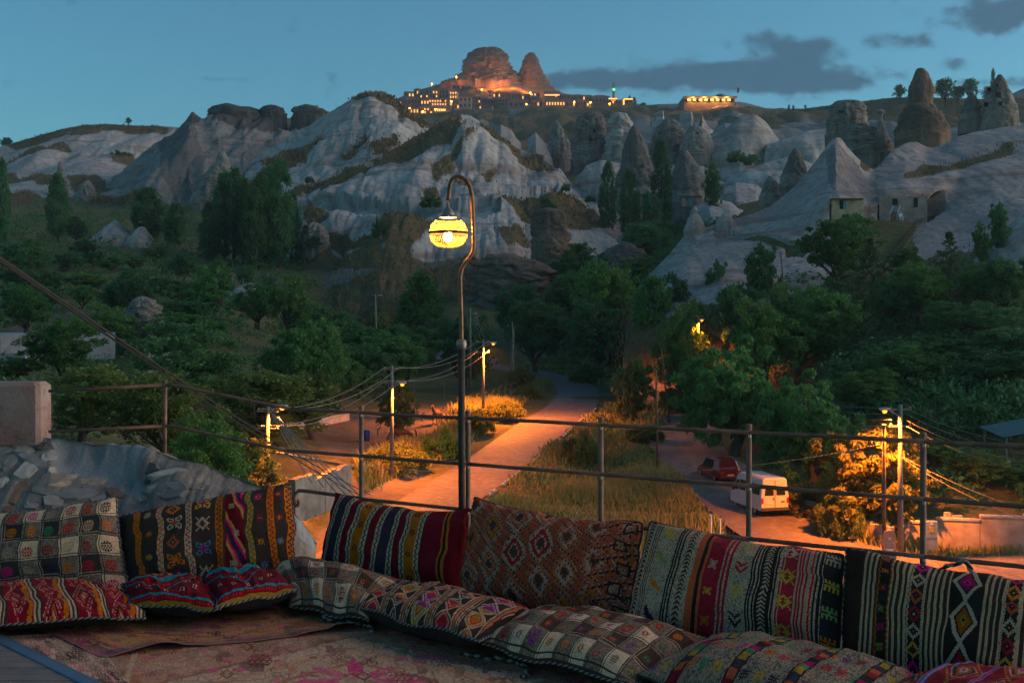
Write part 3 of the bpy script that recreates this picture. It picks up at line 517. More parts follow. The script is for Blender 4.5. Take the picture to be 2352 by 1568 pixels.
C = [ # name-less list of spires: label, profile, depth, material, kwargs
 ('tall dark pointed rock cone left of the poplars in the middle valley', [(290,1452,1460),(310,1442,1474),(340,1432,1486),(380,1424,1496),(420,1416,1506),(450,1408,1508),(500,1404,1512)], 300, TUFF_GREY, dict(amp=.14, seed=3, dark=[(280,430,.35)], caves=[(1475,382,6,8),(1418,415,4,5)])),
 ('broad dark rock cone with a carved pink doorway', [(346,1562,1580),(362,1556,1590),(385,1550,1604),(410,1544,1620),(440,1528,1632),(470,1520,1640),(510,1518,1644)], 282, TUFF_GREY, dict(amp=.10, seed=4, dark=[(340,440,.32)], caves=[(1520+20,482,9,11)])),
 ('slender pale rock needle on the far green slope', [(278,1276,1281),(300,1268,1294),(330,1262,1308),(370,1256,1316)], 420, TUFF_GREY, dict(amp=.16, seed=5, dark=[(270,310,.2)])),
 ('grey flat-topped rock wall with fluted face beside the needle', [(262,1342,1376),(268,1330,1384),(300,1322,1388),(340,1316,1390),(385,1312,1396)], 400, TUFF_GREY, dict(amp=.22, seed=6, dark=[(255,330,.25)], caves=[(1365,300,5,9),(1356,320,5,8)])),
 ('pale fluted rock spur right of the flat-topped wall', [(262,1405,1440),(280,1398,1450),(310,1392,1462),(350,1388,1476),(380,1384,1484)], 392, TUFF, dict(amp=.22, seed=7)),
 ('dark ribbed rock peak behind the doorway cone', [(275,1524,1548),(288,1512,1560),(310,1504,1574),(340,1496,1584),(380,1490,1592)], 360, TUFF_GREY, dict(amp=.22, seed=8, dark=[(270,360,.25)])),
 ('grey rock dome with twin square windows', [(292,1584,1610),(305,1574,1624),(330,1566,1636),(360,1560,1642)], 350, TUFF_GREY, dict(amp=.12, seed=9, caves=[(1602,306,4,5),(1613,306,4,5)])),
 ('fluted grey rock face below the restaurant', [(266,1664,1716),(280,1650,1730),(310,1640,1742),(345,1632,1748)], 380, TUFF_GREY, dict(amp=.2, seed=10)),
 ('large two-tiered fairy chimney on the right skyline', [(158,2106,2122),(168,2100,2130),(185,2094,2138),(205,2088,2142),(222,2087,2142),(238,2090,2140),(246,2082,2146),(262,2072,2158),(282,2064,2170),(300,2060,2176),(320,2060,2176)], 215, TUFF_BROWN, dict(amp=.10, seed=11, dark=[(155,222,.22),(250,300,.32)])),
 ('hollowed fairy chimney full of windows at the right edge', [(172,2292,2300),(186,2284,2308),(205,2274,2316),(225,2266,2324),(250,2258,2332),(280,2254,2334),(300,2250,2336)], 225, TUFF_GREY, dict(amp=.13, seed=12, dark=[(170,215,.3)], caves=[(2293,218,11,13),(2310,212,8,10),(2272,206,7,7),(2312,234,9,12),(2298,238,7,9),(2265,240,8,10),(2318,250,8,9),(2290,196,5,5)])),
 ('squat dark rock cone between the two skyline chimneys', [(215,2228,2236),(230,2218,2246),(255,2208,2254),(275,2204,2260)], 228, TUFF_GREY, dict(amp=.14, seed=13, dark=[(210,260,.3)])),
 ('blocky grey rock stump left of the two-tiered chimney', [(236,1914,1972),(246,1908,1982),(262,1906,1984),(282,1904,1986),(310,1900,1990)], 250, TUFF_GREY, dict(amp=.2, seed=14, dark=[(230,290,.18)], caves=[(1932,256,12,5)])),
 ('ridged dark rock mass below the blocky stump', [(286,1956,1990),(296,1944,2010),(315,1936,2030),(340,1930,2044),(360,1926,2050)], 225, TUFF_GREY, dict(amp=.24, seed=15, dark=[(280,340,.2)])),
 ('thin balanced rock with a small cap', [(252,2016,2026),(258,2012,2032),(262,2018,2028),(272,2017,2027),(292,2012,2032),(315,2004,2040)], 222, TUFF_GREY, dict(amp=.12, seed=16)),
 ('small dark rock fin at the foot of the great cone', [(342,1822,1834),(360,1812,1844),(390,1800,1852),(430,1790,1860)], 175, TUFF_GREY, dict(amp=.14, seed=17, dark=[(340,400,.3)])),
 ('short grey rock tooth beside the dark fin', [(405,1764,1772),(420,1756,1784),(445,1748,1792),(470,1742,1798)], 170, TUFF_GREY, dict(amp=.14, seed=18, dark=[(400,440,.25)])),
 ('pink tuff knob with a tiny cap on the ledge', [(476,1592,1600),(484,1590,1604),(490,1592,1602),(500,1582,1610),(515,1576,1616),(530,1572,1620)], 149, TUFF_PINK, dict(amp=.10, seed=19)),
 ('rounded pink tuff hump beside the small knob', [(490,1660,1666),(500,1652,1680),(512,1645,1690),(530,1640,1696)], 149, TUFF_PINK, dict(amp=.10, seed=20)),
 ('upright brown rock pillar in the gully behind the lamp', [(480,1240,1276),(488,1228,1296),(520,1222,1302),(560,1220,1304),(600,1218,1302),(640,1210,1306),(690,1205,1310)], 205, TUFF_BROWN, dict(amp=.22, seed=21, dark=[(470,540,.25)], rd=.8)),
 ('dark layered rock outcrop below the brown pillar', [(590,1120,1200),(605,1096,1240),(630,1086,1260),(660,1078,1270),(720,1070,1280)], 190, TUFF_BROWN, dict(amp=.22, seed=22, vz=2.2, dark=[(580,720,.2)], rd=.5)),
 ('dark sloping boulder below the green thicket', [(560,1420,1450),(575,1390,1475),(600,1350,1490),(640,1310,1500),(680,1290,1500)], 200, TUFF_GREY, dict(amp=.2, seed=23, dark=[(550,680,.4)], rd=.6)),
 ('grey boulder standing among the orchard trees', [(682,318,338),(690,304,350),(706,298,364),(740,284,372),(775,280,366)], 120, TUFF_GREY, dict(amp=.24, seed=24, dark=[(680,780,.15)])),
 ('low pale tuff dome beside the tall poplars', [(655,556,576),(665,536,590),(680,524,598),(698,516,604)], 172, TUFF, dict(amp=.06, seed=25, rd=.8)),
 ('pale conical tuff hump left of the orchard', [(506,262,268),(520,246,284),(540,222,306),(560,196,330)], 262, TUFF, dict(amp=.08, seed=26)),
 ('second pale tuff hump beside the conical one', [(522,318,332),(540,302,344),(560,286,360)], 258, TUFF, dict(amp=.08, seed=27)),
 ('white rounded tuff boulder at the foot of the front peak', [(512,712,730),(520,700,742),(540,692,752),(570,688,758)], 240, TUFF_GREY, dict(amp=.22, seed=28)),
 ('tall grey rock finger on the far left ledges', [(372,136,144),(390,132,148),(420,128,154),(455,126,156)], 430, TUFF_GREY, dict(amp=.14, seed=29)),
 ('leaning grey rock tooth below the fluted ridge', [(415,196,204),(430,182,216),(455,170,226),(480,164,230)], 405, TUFF_GREY, dict(amp=.18, seed=30)),
 ('grey slab rock leaning on the foot of the white hill', [(350,502,516),(370,496,526),(400,474,530),(430,456,524),(470,436,510)], 352, TUFF_GREY, dict(amp=.16, seed=31)),
 ('jagged dark mesa cap at the centre of the left ridge', [(246,482,560),(250,478,592),(262,477,598),(276,476,600)], 470, TUFF_GREY, dict(amp=.22, seed=33, dark=[(240,280,.4)], rd=.5)),
 ('dark mesa block at the right end of the left ridge', [(244,606,638),(250,602,648),(262,598,656),(274,596,658)], 472, TUFF_GREY, dict(amp=.22, seed=34, dark=[(240,280,.4)], rd=.6)),
 ('ruined dark rock crest near the white peak', [(242,690,715),(248,680,735),(258,674,758),(268,672,762)], 470, TUFF_GREY, dict(amp=.28, seed=35, dark=[(240,280,.35)], rd=.4)),
 ('sharp twin rock horns at the left end of the mesa', [(258,440,446),(266,436,456),(276,428,468),(290,424,476)], 456, TUFF_GREY, dict(amp=.26, seed=36, dark=[(250,280,.3)], rd=.6)),
]
for lab, pr, d, mt, kw in C: rock('rock_spire', lab, pr, d, mt, **kw)

# carved doorway, cave house fronts (things with parts)
CREAM = mat('cream_plaster', (.37, .30, .20), .9, .3, 1.5); BLUEP = mat('blue_paint', (.10, .22, .28), .6, .2); DARKW = mat('dark_glass', (.014, .016, .018), .6, .2, spec=.2)
WOOD = mat('weathered_wood', (.12, .085, .06), .85, .35, 6, bump=.3); PINKROCK = mat('carved_pink_rock', (.36, .25, .22), .95, .2, 2)
GREYM = mat('painted_grey_metal', (.28, .30, .31), .5, .15); WHITEP = mat('white_plastic', (.62, .66, .68), .5, .1)
def px_box(mb, x0, x1, y0, y1, d, th, off=0.0):       # box covering frame rectangle at true depth d, th metres deep
    a, b = W(x0, y1, d), W(x1, y0, d); mb.box(((a[0]+b[0])/2, d+th/2+off, (a[2]+b[2])/2), (b[0]-a[0], th, b[2]-a[2]))
h = empty('carved_doorway', V(1600, 468, 270.5), 'pink carved facade with a pale blue door on the doorway cone', 'facade')
hb = np.array(h.location); Yd = 276.3*K
def pbox(name, mt, parent, x0, x1, y0, y1, d, th):
    mb = MB(); px_box(mb, x0, x1, y0, y1, d, th); mb.v = [tuple(np.array(v)-hb) for v in mb.v]; return mb.build(name, mt, parent)
pbox('wall', PINKROCK, h, 1566, 1612, 452, 474, Yd-1, 5); pbox('lintel', mat('rust_rock', (.16,.09,.07),.9), h, 1565, 1613, 450, 452.5, Yd-1.6, 3); pbox('door', BLUEP, h, 1582, 1591, 454, 473, Yd-1.3, .6)
h = empty('cave_house', V(1947, 505, 140), 'cream plastered cave house front with blue shuttered window', 'house'); hb = np.array(h.location); Yd = 135.9*K
pbox('wall', CREAM, h, 1910, 1984, 456, 516, Yd, 3.0)
w_ = pbox('window', DARKW, h, 1929, 1944, 460, 480, Yd-.06, .2); pbox('shutter', BLUEP, h, 1937, 1944, 460.5, 480, Yd-.12, .1)
pbox('awning', WOOD, h, 1911, 1984, 455, 457.5, Yd-.7, 1.0)
h = empty('cave_house', V(2090, 510, 140), 'grey cave house front under the rock ledge with two doors', 'house'); hb = np.array(h.location); Yd = 137.6*K
pbox('wall', mat('cave_wall', (.25,.20,.18), .95, .25, 1.2), h, 2020, 2130, 450, 518, Yd, 3)
dr = pbox('door', DARKW, h, 2050, 2062, 456, 472, Yd-.06, .2); pbox('door_panel', BLUEP, h, 2051, 2061, 472, 486, Yd-.08, .2)
pbox('door', DARKW, h, 2099, 2108, 454, 476, Yd-.06, .2)
s_ = empty('entry_steps', V(2053, 506, 134), 'wooden entry steps with handrails in front of the grey cave house', 'stairs'); hb = np.array(s_.location)
for k in range(7): pbox('step', WOOD, s_, 2046, 2066, 488+k*3.0, 489.8+k*3.0, 135.4*K-.28*k, .3)
for xx in (2043, 2060):
    mb = MB(); mb.tube([V(xx, 507, 133.6)-hb, V(xx+1, 492, 133.6)-hb, V(xx+8, 472, 135.3)-hb], .05, 6); mb.build('handrail', GREYM, s_)
ch = empty('plastic_chair', V(2070, 505, 133.6), 'white plastic chair beside the entry steps', 'chair')
mb = MB(); mb.box((0, 0, .44), (.5, .5, .05)); mb.build('seat', WHITEP, ch); mb = MB(); mb.box((0, .24, .72), (.5, .05, .5)); mb.build('backrest', WHITEP, ch)
for dx in (-.21, .21):
    for dy in (-.21, .21): mb = MB(); mb.tube([(dx, dy, 0), (dx, dy, .43)], .025, 6); mb.build('leg', WHITEP, ch)
st = empty('long_stair', V(2050, 590, 124), 'long dark wooden stair climbing the pale rock to the cave house', 'stairs'); hb = np.array(st.location)
for k in range(26):
    t = k/25; c = V(2047+t*64, 588-t*84, 122.5+t*11.5)-hb; mb = MB(); mb.box(c+np.array([0, -.5, .0]), (1.2, .34, .08), rz=.35); mb.build('step', WOOD, st)
for sx in (-.55, .55):
    mb = MB(); mb.tube([V(2047, 588, 122.5)-hb+np.array([sx, -.5, -.2]), V(2111, 504, 134)-hb+np.array([sx, -.5, -.2])], .07, 6); mb.build('stringer', WOOD, st)

# ---------------------------------------------------------------- the town below the castle
STONE = [mat('town_stone_%d' % i, c, .95, .22, .25) for i, c in enumerate([(.17,.14,.125), (.21,.18,.16), (.13,.115,.11), (.30,.25,.20), (.12,.12,.13)])]
ROOF = mat('town_roof', (.17,.14,.13), .9, .3, .3); REDROOF = mat('red_tile_roof', (.20,.075,.055), .9, .3, .4)
LITW = emis('lit_window', (1.0, .40, .08), .55); LITY = emis('lit_window_bright', (1.0, .48, .10), 1.1); LITO = emis('lit_orange_sign', (1.0,.36,.04), 1.0); LITR = emis('lit_red_sign', (1.0,.04,.02), 2.0)
def point(parent, loc, watts, col=SOD, rad=.3, name='lamp_light'):
    li = bpy.data.lights.new(name, 'POINT'); li.energy = watts; li.color = col; li.shadow_soft_size = rad
    o = bpy.data.objects.new(name, li); o.location = tuple(loc); return link(o, parent)
def house(label, x0, x1, y0, y1, d, mt=0, lit=0, nw=None, roof='flat', group=None, rz=0.0, frame=None, name='town_house', cat='house'):
    Y = d*K; s = Y/F; w = (x1-x0)*s; h = (y1-y0)*s; b = W((x0+x1)/2, y1, Y); dp = max(w*.8, 7.0)
    e = empty(name, b, label, cat, group, rz); mb = MB(); mb.box((0, dp/2, h/2-3), (w, dp, h+6)); mb.build('wall', STONE[mt], e)
    mb = MB()
    if roof == 'flat': mb.box((0, dp/2, h+.35), (w+.9, dp+.9, .7))
    else: mb.add([(-w/2-.6, -.6, h), (w/2+.6, -.6, h), (w/2+.6, dp+.6, h), (-w/2-.6, dp+.6, h), (-w*.2, dp/2, h+w*.16), (w*.2, dp/2, h+w*.16)], [(0,1,5,4),(1,2,5),(2,3,4,5),(3,0,4),(3,2,1,0)])
    mb.build('roof', ROOF if roof == 'flat' else REDROOF, e)
    nw = nw or (max(2, int((x1-x0)/6)), max(1, int((y1-y0)/8)))
    for i in range(nw[0]):
        for j in range(nw[1]):
            cx_ = -w/2+w*(i+.5)/nw[0]; cz_ = h*(j+.55)/nw[1]; ww, wh = w/nw[0]*.40, min(h/nw[1]*.55, 3.2); mb = MB(); mb.box((cx_, -.02, cz_), (ww, .35, wh))
            on = lit and random.random() < lit; mb.build('window', (LITY if lit > .95 else LITW) if on else DARKW, e)
    return e
house('cream three storey house with dark windows in front of the town', 1054, 1083, 223, 250, 1060, 3, 0, (3, 2), 'hip')
house('low lit annex beside the cream three storey house', 1043, 1055, 240, 252, 1056, 3, .3)
house('long arcaded hotel glowing orange along its foot', 985, 1038, 229, 244, 1085, 1, .6, (9, 2))
house('small house with a brightly lit lower floor below the arcaded hotel', 1003, 1024, 249, 266, 1040, 3, 1.0, (5, 2))
house('lit yellow gable house right of the bright lower floor', 1024, 1034, 254, 263, 1042, 3, .9, (2, 1))
house('house with pale lit windows at the foot of the left slope', 942, 962, 250, 262, 1050, 1, .7, (3, 1))
house('flat roofed house with scattered lit windows left of the arcaded hotel', 965, 994, 248, 262, 1048, 0, .55, (4, 2))
house('floodlit narrow tower house below the castle rock', 1120, 1131, 209, 224, 1120, 3, .2, (1, 2))
house('small lit house left of the floodlit tower house', 1093, 1105, 209, 217, 1122, 3, .4, (2, 1))
house('terrace restaurant with a glowing strip under its roof', 1250, 1286, 212, 229, 1090, 1, .2, (6, 1))
house('cafe row with yellow lit windows below the terrace restaurant', 1253, 1298, 232, 246, 1060, 2, .9, (7, 1))
house('long blue grey warehouse at the plateau edge', 1168, 1215, 233, 249, 1045, 4, .05, (4, 1))
house('low mosque with hipped red roof', 1358, 1400, 222, 243, 1085, 2, .15, (5, 1), 'hip', cat='mosque')
house('shop with glowing orange frame beside the minaret', 1398, 1419, 227, 243, 1070, 2, .3, (3, 1))
house('low shop outlined in yellow light at the right end of town', 1430, 1453, 228, 242, 1068, 2, .2, (3, 1))
rows = [(905,930,232,244,1110),(921,944,229,243,1105),(944,966,227,240,1108),(966,986,229,243,1106),(930,952,212,226,1150),(950,962,206,221,1160),(964,984,210,226,1155),(986,1006,208,226,1150),(1008,1030,207,226,1145),(1032,1050,210,228,1140),
        (1040,1056,196,206,1175),(1060,1078,198,208,1172),(1082,1096,199,209,1170),(1086,1104,222,238,1090),(1106,1120,226,240,1085),(1120,1140,228,242,1080),(1132,1150,214,226,1120),(1140,1166,228,244,1075),(1152,1172,214,227,1118),(1174,1196,216,230,1115),
        (1198,1216,218,231,1112),(1218,1240,214,230,1112),(1220,1246,233,247,1062),(1288,1310,218,232,1088),(1300,1322,234,246,1062),(1312,1336,219,232,1092),(1326,1346,232,245,1066),(1338,1358,220,234,1092),(1346,1362,236,246,1064),(1420,1432,230,242,1072),(895,908,240,250,1115),(1062,1082,252,258,1040),(1100,1130,243,251,1048)]
for i, (a, b, c, d_, dd) in enumerate(rows):
    tier = lambda q: 0 if q[3] < 212 else 1 if q[3] < 229 else 2 if q[3] < 241 else 3
    rk = sorted(q for q in rows if tier(q) == tier((a, b, c, d_, dd))).index((a, b, c, d_, dd)); onum = ['first', 'second', 'third', 'fourth', 'fifth', 'sixth', 'seventh', 'eighth', 'ninth', 'tenth', 'eleventh', 'twelfth', 'thirteenth', 'fourteenth', 'fifteenth', 'sixteenth', 'seventeenth']
    house('plain flat roofed town house, %s from the left in the %s tier below the castle' % (onum[rk], ['top', 'upper', 'middle', 'lowest'][tier((a, b, c, d_, dd))]), a, b, c, d_, dd, random.choice([0, 1, 2, 4]), random.choice([0, .15, .3, .45, .6]), group='plain stone houses of the castle town', roof='hip' if i % 4 == 1 else 'flat', rz=random.uniform(-.25, .25))
# glowing strips on the restaurant, shop and outlined shop
def strip(x0, x1, y0, y1, d, mt, label):
    Y = d*K; b = W((x0+x1)/2, y1, Y); e = empty('light_strip', b, label, 'light strip'); mb = MB(); s = Y/F
    mb.box((0, 0, (y1-y0)*s/2), ((x1-x0)*s, .5, (y1-y0)*s), bev=.1); mb.build('diffuser', mt, e); mb = MB(); mb.box((0, .4, (y1-y0)*s/2), ((x1-x0)*s+.4, .3, (y1-y0)*s+.4)); mb.build('housing', ROOF, e)
strip(1251, 1285, 217, 220, 1086, LITW, 'warm light strip along the terrace restaurant front')
strip(1398, 1418, 226, 228, 1068, LITO, 'orange light strip over the shop beside the minaret')
strip(1405, 1413, 229, 232, 1066, LITR, 'red lit sign on the shop beside the minaret')
strip(1431, 1434, 228, 241, 1065, LITO, 'upright yellow light bar at the right end of town')
strip(1434, 1453, 227, 229, 1065, LITO, 'yellow light bar along the last shop roof')
# minaret
e = empty('minaret', V(1409.5, 226, 1084), 'slender minaret with a green light at its balcony', 'minaret'); s = 1084*K/F
mb = MB(); mb.lathe([(1.5, 0), (1.4, 26*s*.55), (1.3, 26*s*.60)], n=12); mb.build('shaft', STONE[1], e, True)
mb = MB(); mb.lathe([(1.3, 14.4*s), (2.3, 15.4*s), (2.3, 17*s), (1.2, 17.2*s)], n=12); mb.build('balcony', STONE[3], e, True)
mb = MB(); mb.lathe([(1.2, 17*s), (1.15, 28*s), (1.5, 28.2*s), (.05, 41*s)], n=12); mb.build('spire', ROOF, e, True)
mb = MB(); mb.lathe([(0, -1.1), (.8, -.8), (1.1, 0), (.8, .8), (0, 1.1)], (0, -2.4, 19*s), n=10); mb.build('green_lamp', emis('green_lamp', (.03, 1, .15), 3), e)
# plateau restaurant
e = house('wide brightly lit restaurant pavilion on the plateau edge', 1571, 1688, 224, 239, 845, 2, 0, (9, 1), name='restaurant', cat='restaurant'); s = 845*K/F
for i in range(8):
    mb = MB(); mb.box((-48*s+i*13.2*s, -1.5, 8.5*s), (6*s, .5, 3.6*s)); mb.build('lit_panel', LITY, e)
mb = MB(); mb.box((0, -3, 13.6*s), (121*s, 8, .5)); mb.build('canopy', ROOF, e)
for k in (-40, -14, 12, 38): point(e, (k*s, -4, 10*s), 1800, (1, .36, .06), .8)
e = empty('flagpole', V(1693, 240, 842), 'thin flagpole beside the plateau restaurant', 'flagpole'); s = 880*K/F
mb = MB(); mb.tube([(0, 0, -4), (0, 0, 37*s)], [.25, .14], 6); mb.build('pole', GREYM, e); mb = MB(); mb.box((.9, 0, 31*s), (1.6, .08, 4.5), bev=.02); mb.build('flag', mat('flag_red', (.16,.02,.03)), e)
# town street lamps
GLOBE = emis('sodium_globe', (1.0, .34, .045), 4.0)
for i, (x, y, d, lab) in enumerate([(1048,177,1195,'town street lamp left of the castle rock'),(1107,207,1118,'town street lamp below the castle rock beside the lit houses'),(1218,214,1105,'town street lamp below the narrow rock tower'),(941,249,1043,'town street lamp at the far left foot of town'),
      (1000,252,1036,'town street lamp in front of the bright lower floor'),(895,227,1090,'lone street lamp at the left edge of town behind the white peak'),(971,257,1040,'town street lamp left of the bright lower floor'),(992,193,1200,'pale lamp on the left shoulder of the castle mound'),
      (1319,235,1055,'twin-looking town lamp right of the cafe row'),(1356,236,1055,'town lamp in front of the low mosque'),(1400,239,1058,'lamp at the foot of the minaret'),(1209,240,1036,'small lamp on the blue grey warehouse'),(1037,234,1078,'small lamp at the right end of the arcaded hotel')]):
    Y = d*K; s = Y/F; Y -= 14; e = empty('town_lamp', W(x, y+7, Y), lab, 'street lamp'); mb = MB(); mb.tube([(0, 0, -2), (0, 0, 7*s)], [.16, .1], 6); mb.build('pole', GREYM, e)
    mb = MB(); mb.lathe([(0, -.8), (.6, -.6), (.85, 0), (.6, .6), (0, .8)], (0, 0, 7*s), n=10); mb.build('globe', GLOBE, e, True); point(e, (0, -1.2, 7*s+.2), 4500, (1, .27, .03), .6)
# floodlights at the castle foot
for i, (x, y, d, wt, lab) in enumerate([(1145,196,1170,26000,'floodlight at the glowing foot of the castle rock'),(1178,192,1170,24000,'floodlight between the castle rock and the narrow tower'),(1212,200,1168,22000,'floodlight at the foot of the narrow rock tower'),(1112,192,1168,12000,'floodlight under the cave row of the castle rock')]):
    e = empty('floodlight', V(x, y, d), lab, 'floodlight'); mb = MB(); mb.box((0, 0, 0), (1.4, .8, 1.0), bev=.1); mb.build('housing', GREYM, e)
    mb = MB(); mb.tube([(0, .2, -12), (0, .2, -.4)], .12, 6); mb.build('bracket', GREYM, e)
    mb = MB(); mb.box((0, .5, .1), (1.1, .15, .8)); mb.build('lens', LITY, e); point(e, (0, 2.0, .8), wt*.55, (1, .27, .04), .5)
# ---------------------------------------------------------------- trees: prototypes (unit crown: radius 1, height 1), then copies
def leaves(cent, nrm, size, rng, droop=0.0, aspect=.5):
    n = len(cent); d = rng.normal(size=(n, 3)); d = d*.8+nrm*.5; d[:, 2] -= droop; d /= np.linalg.norm(d, axis=1, keepdims=True)+1e-9
    a = rng.normal(size=(n, 3)); a -= d*(a*d).sum(1, keepdims=True); a /= np.linalg.norm(a, axis=1, keepdims=True)+1e-9
    L = size*(.6+.8*rng.random((n, 1))); Wd = L*aspect
    c = cent; v = np.stack([c-d*L*.5, c+a*Wd*.5, c+d*L*.5, c-a*Wd*.5], 1); return v.reshape(-1, 3)
def crown(kind, seed, nleaf, size, zs):
    """zs = height/radius of the whole tree so that leaves keep their shape when the copy is scaled"""
    rng = np.random.default_rng(seed); cl = []
    if kind == 'round':
        lob = [(rng.uniform(-.45, .45), rng.uniform(-.45, .45), rng.uniform(.42, .80), rng.uniform(.38, .58)) for _ in range(9)]+[(0, 0, .62, .62)]
        for _ in range(150):
            L = lob[rng.integers(len(lob))]; u = rng.normal(size=3); u /= np.linalg.norm(u); r = L[3]*(.72+.30*rng.random())
            p = np.array([L[0]+u[0]*r, L[1]+u[1]*r, L[2]+u[2]*r*.55]); cl.append((p, u, rng.uniform(.09, .20)))
    elif kind == 'poplar':
        for _ in range(170):
            z = rng.uniform(.10, 1.0); r = np.interp(z, [.08, .2, .5, .8, .95, 1.0], [.35, .8, 1.0, .72, .35, .12]); th = rng.uniform(0, 6.283); q = r*(.55+.45*rng.random())
            p = np.array([q*math.cos(th), q*math.sin(th), z]); cl.append((p, np.array([math.cos(th)*.5, math.sin(th)*.5, .8]), rng.uniform(.16, .34)))
    elif kind == 'conifer':
        for _ in range(330):
            z = .08+.92*rng.random()**1.25; tier = .06*math.sin(z*60); r = (1.04-z)*(1+tier*2); th = rng.uniform(0, 6.283); q = r*(.35+.65*rng.random()**.6)
            p = np.array([q*math.cos(th), q*math.sin(th), z-.10*q]); cl.append((p, np.array([math.cos(th), math.sin(th), -.15]), .05+.10*(1-z)))
    elif kind == 'walnut':
        lob = [(rng.uniform(-.55, .55), rng.uniform(-.5, .5), rng.uniform(.22, .82), rng.uniform(.30, .48)) for _ in range(16)]
        for _ in range(200):
            L = lob[rng.integers(len(lob))]; u = rng.normal(size=3); u /= np.linalg.norm(u); r = L[3]*(.75+.3*rng.random())
            p = np.array([L[0]+u[0]*r, L[1]+u[1]*r, L[2]+u[2]*r*.5]); cl.append((p, u*np.array([1, 1, .2]), rng.uniform(.07, .14)))
    elif kind == 'bush':
        for _ in range(60):
            u = rng.normal(size=3); u /= np.linalg.norm(u); u[2] = abs(u[2]); r = .55+.45*rng.random(); p = np.array([u[0]*r, u[1]*r, .08+u[2]*r*.85]); cl.append((p, u, rng.uniform(.14, .26)))
    elif kind == 'bare':
        for _ in range(40):
            u = rng.normal(size=3); u /= np.linalg.norm(u); p = np.array([u[0]*.8, u[1]*.8, .62+.35*u[2]]); cl.append((p, u, .12))
    k = nleaf//len(cl); V_ = []
    for p, u, r in cl:
        g = rng.normal(size=(k, 3)); g /= np.linalg.norm(g, axis=1, keepdims=True); rad = r*rng.random((k, 1))**.45
        c = p+g*rad*np.array([1, 1, 1.0 if kind == 'poplar' else .75])*np.array([1, 1, 1/zs if kind != 'poplar' else 1.6/zs])
        sc = np.array([1, 1, zs]); lv = leaves(c*sc, np.repeat(u[None], k, 0)+g*.6, size, rng, droop={'walnut': .9, 'conifer': .25, 'poplar': -.5}.get(kind, .15), aspect={'conifer': .3, 'walnut': .36}.get(kind, .55))
        V_.append(lv/sc)
    v = np.concatenate(V_); f = np.arange(len(v)).reshape(-1, 4); me = mesh_np('crown', v, f, False); return me, cl
def trunk(kind, seed, zs, cl):
    rng = np.random.default_rng(seed+99); mb = MB(); top = .95 if kind in ('poplar', 'conifer') else .6
    pts = [(rng.normal()*.03*k, rng.normal()*.03*k, -.06+k/6*top) for k in range(7)]; r0 = {'poplar': .14, 'conifer': .09}.get(kind, .10)
    mb.tube([np.array(p)*np.array([1, 1, zs]) for p in pts], [r0*(1-.85*k/6) for k in range(7)], 8)
    if kind in ('round', 'walnut', 'bare', 'poplar'):
        for i in rng.choice(len(cl), 14 if kind != 'bare' else 34, replace=False):
            p = cl[i][0]; k = rng.integers(2, 5); a = np.array(pts[k]); m_ = (a+p)/2+np.array([0, 0, -.03]); q = [a, m_, p]
            mb.tube([w_*np.array([1, 1, zs]) for w_ in q], [r0*.42, r0*.25, r0*.07], 5)
    mb.v = [(x, y, z/zs) for x, y, z in mb.v]; me = bpy.data.meshes.new('trunk'); me.from_pydata(mb.v, [], mb.f); me.materials.append(BARK); me.polygons.foreach_set('use_smooth', [True]*len(mb.f)); return me
PROTO = {}
def proto(kind, mt, big, zs, var):
    key = (kind, mt.name, big, var)
    if key not in PROTO:
        n, sz = {0: (2200, .15), 1: (5200, .105), 2: (13000, .068), 3: (16000, .061)}[big]
        if kind == 'poplar': sz *= 1.4; n = int(n*2.0)
        if kind == 'walnut': sz *= 1.35
        if kind == 'bare': n = 400
        me, cl = crown(kind, hash_(key), n, sz, zs); me.materials.append(mt); PROTO[key] = (me, trunk(kind, hash_(key), zs, cl))
    return PROTO[key]
def hash_(k): return sum(ord(c)*(i+3) for i, c in enumerate(str(k))) % 9973
def tree(label, x, d, ytop, wpx, kind='round', mt=None, group=None, name=None, base=None, var=0, big=None, lean=0.0, cat='tree'):
    mt = mt or LEAF; b = gz(x, d) if base is None else np.asarray(base); Y = b[1]
    r = wpx/2/F*Y; h = EZ+(HY-ytop)/F*Y-b[2]; h = max(h, r*.8)
    if big is None: big = 0 if wpx < 60 else 1 if wpx < 130 else 2 if wpx < 240 else 3
    zs = {'poplar': 6.0, 'conifer': 3.0, 'round': 2.0, 'walnut': 1.8, 'bush': 1.0, 'bare': 2.2}[kind]; cm, tm = proto(kind, mt, big, zs, var)
    e = empty(name or {'poplar': 'poplar_tree', 'conifer': 'conifer_tree', 'bush': 'bush', 'bare': 'bare_tree'}.get(kind, 'leafy_tree'), b, label, 'bush' if kind == 'bush' else cat, group, random.uniform(0, 6.28))
    e.scale = (r, r, h); obj('trunk', tm, None, e); obj('crown', cm, None, e); return e

T = tree
# poplars on the left
for x, d, yt, w, lab in [(538,244,392,66,'poplar filling the gap at the left of the dense row'),(622,242,388,66,'poplar filling the gap at the right of the dense row'),(515,238,404,70,'leftmost of the tall poplars in the dense row'),(560,240,415,56,'second poplar from the left in the dense row'),(600,236,402,60,'third poplar from the left in the dense row'),(642,232,376,74,'tallest poplar at the right end of the dense row'),(585,228,440,60,'shorter poplar in front of the dense row'),
                         (342,262,436,76,'broad poplar between the orchard and the grey ridge'),(402,258,470,52,'thin poplar right of the broad one'),(132,270,402,52,'lone poplar in front of the pale ledges'),(6,240,372,34,'poplar cut by the left edge of the picture'),(175,268,500,50,'short poplar beside the lone one'),(480,232,470,50,'short poplar left of the dense row'),(672,236,450,44,'low poplar tucked right of the tallest one')]:
    T(lab, x, d, yt, w, 'poplar', LEAF_D, group='poplars on the valley side', var=(x//40) % 2, big=1)
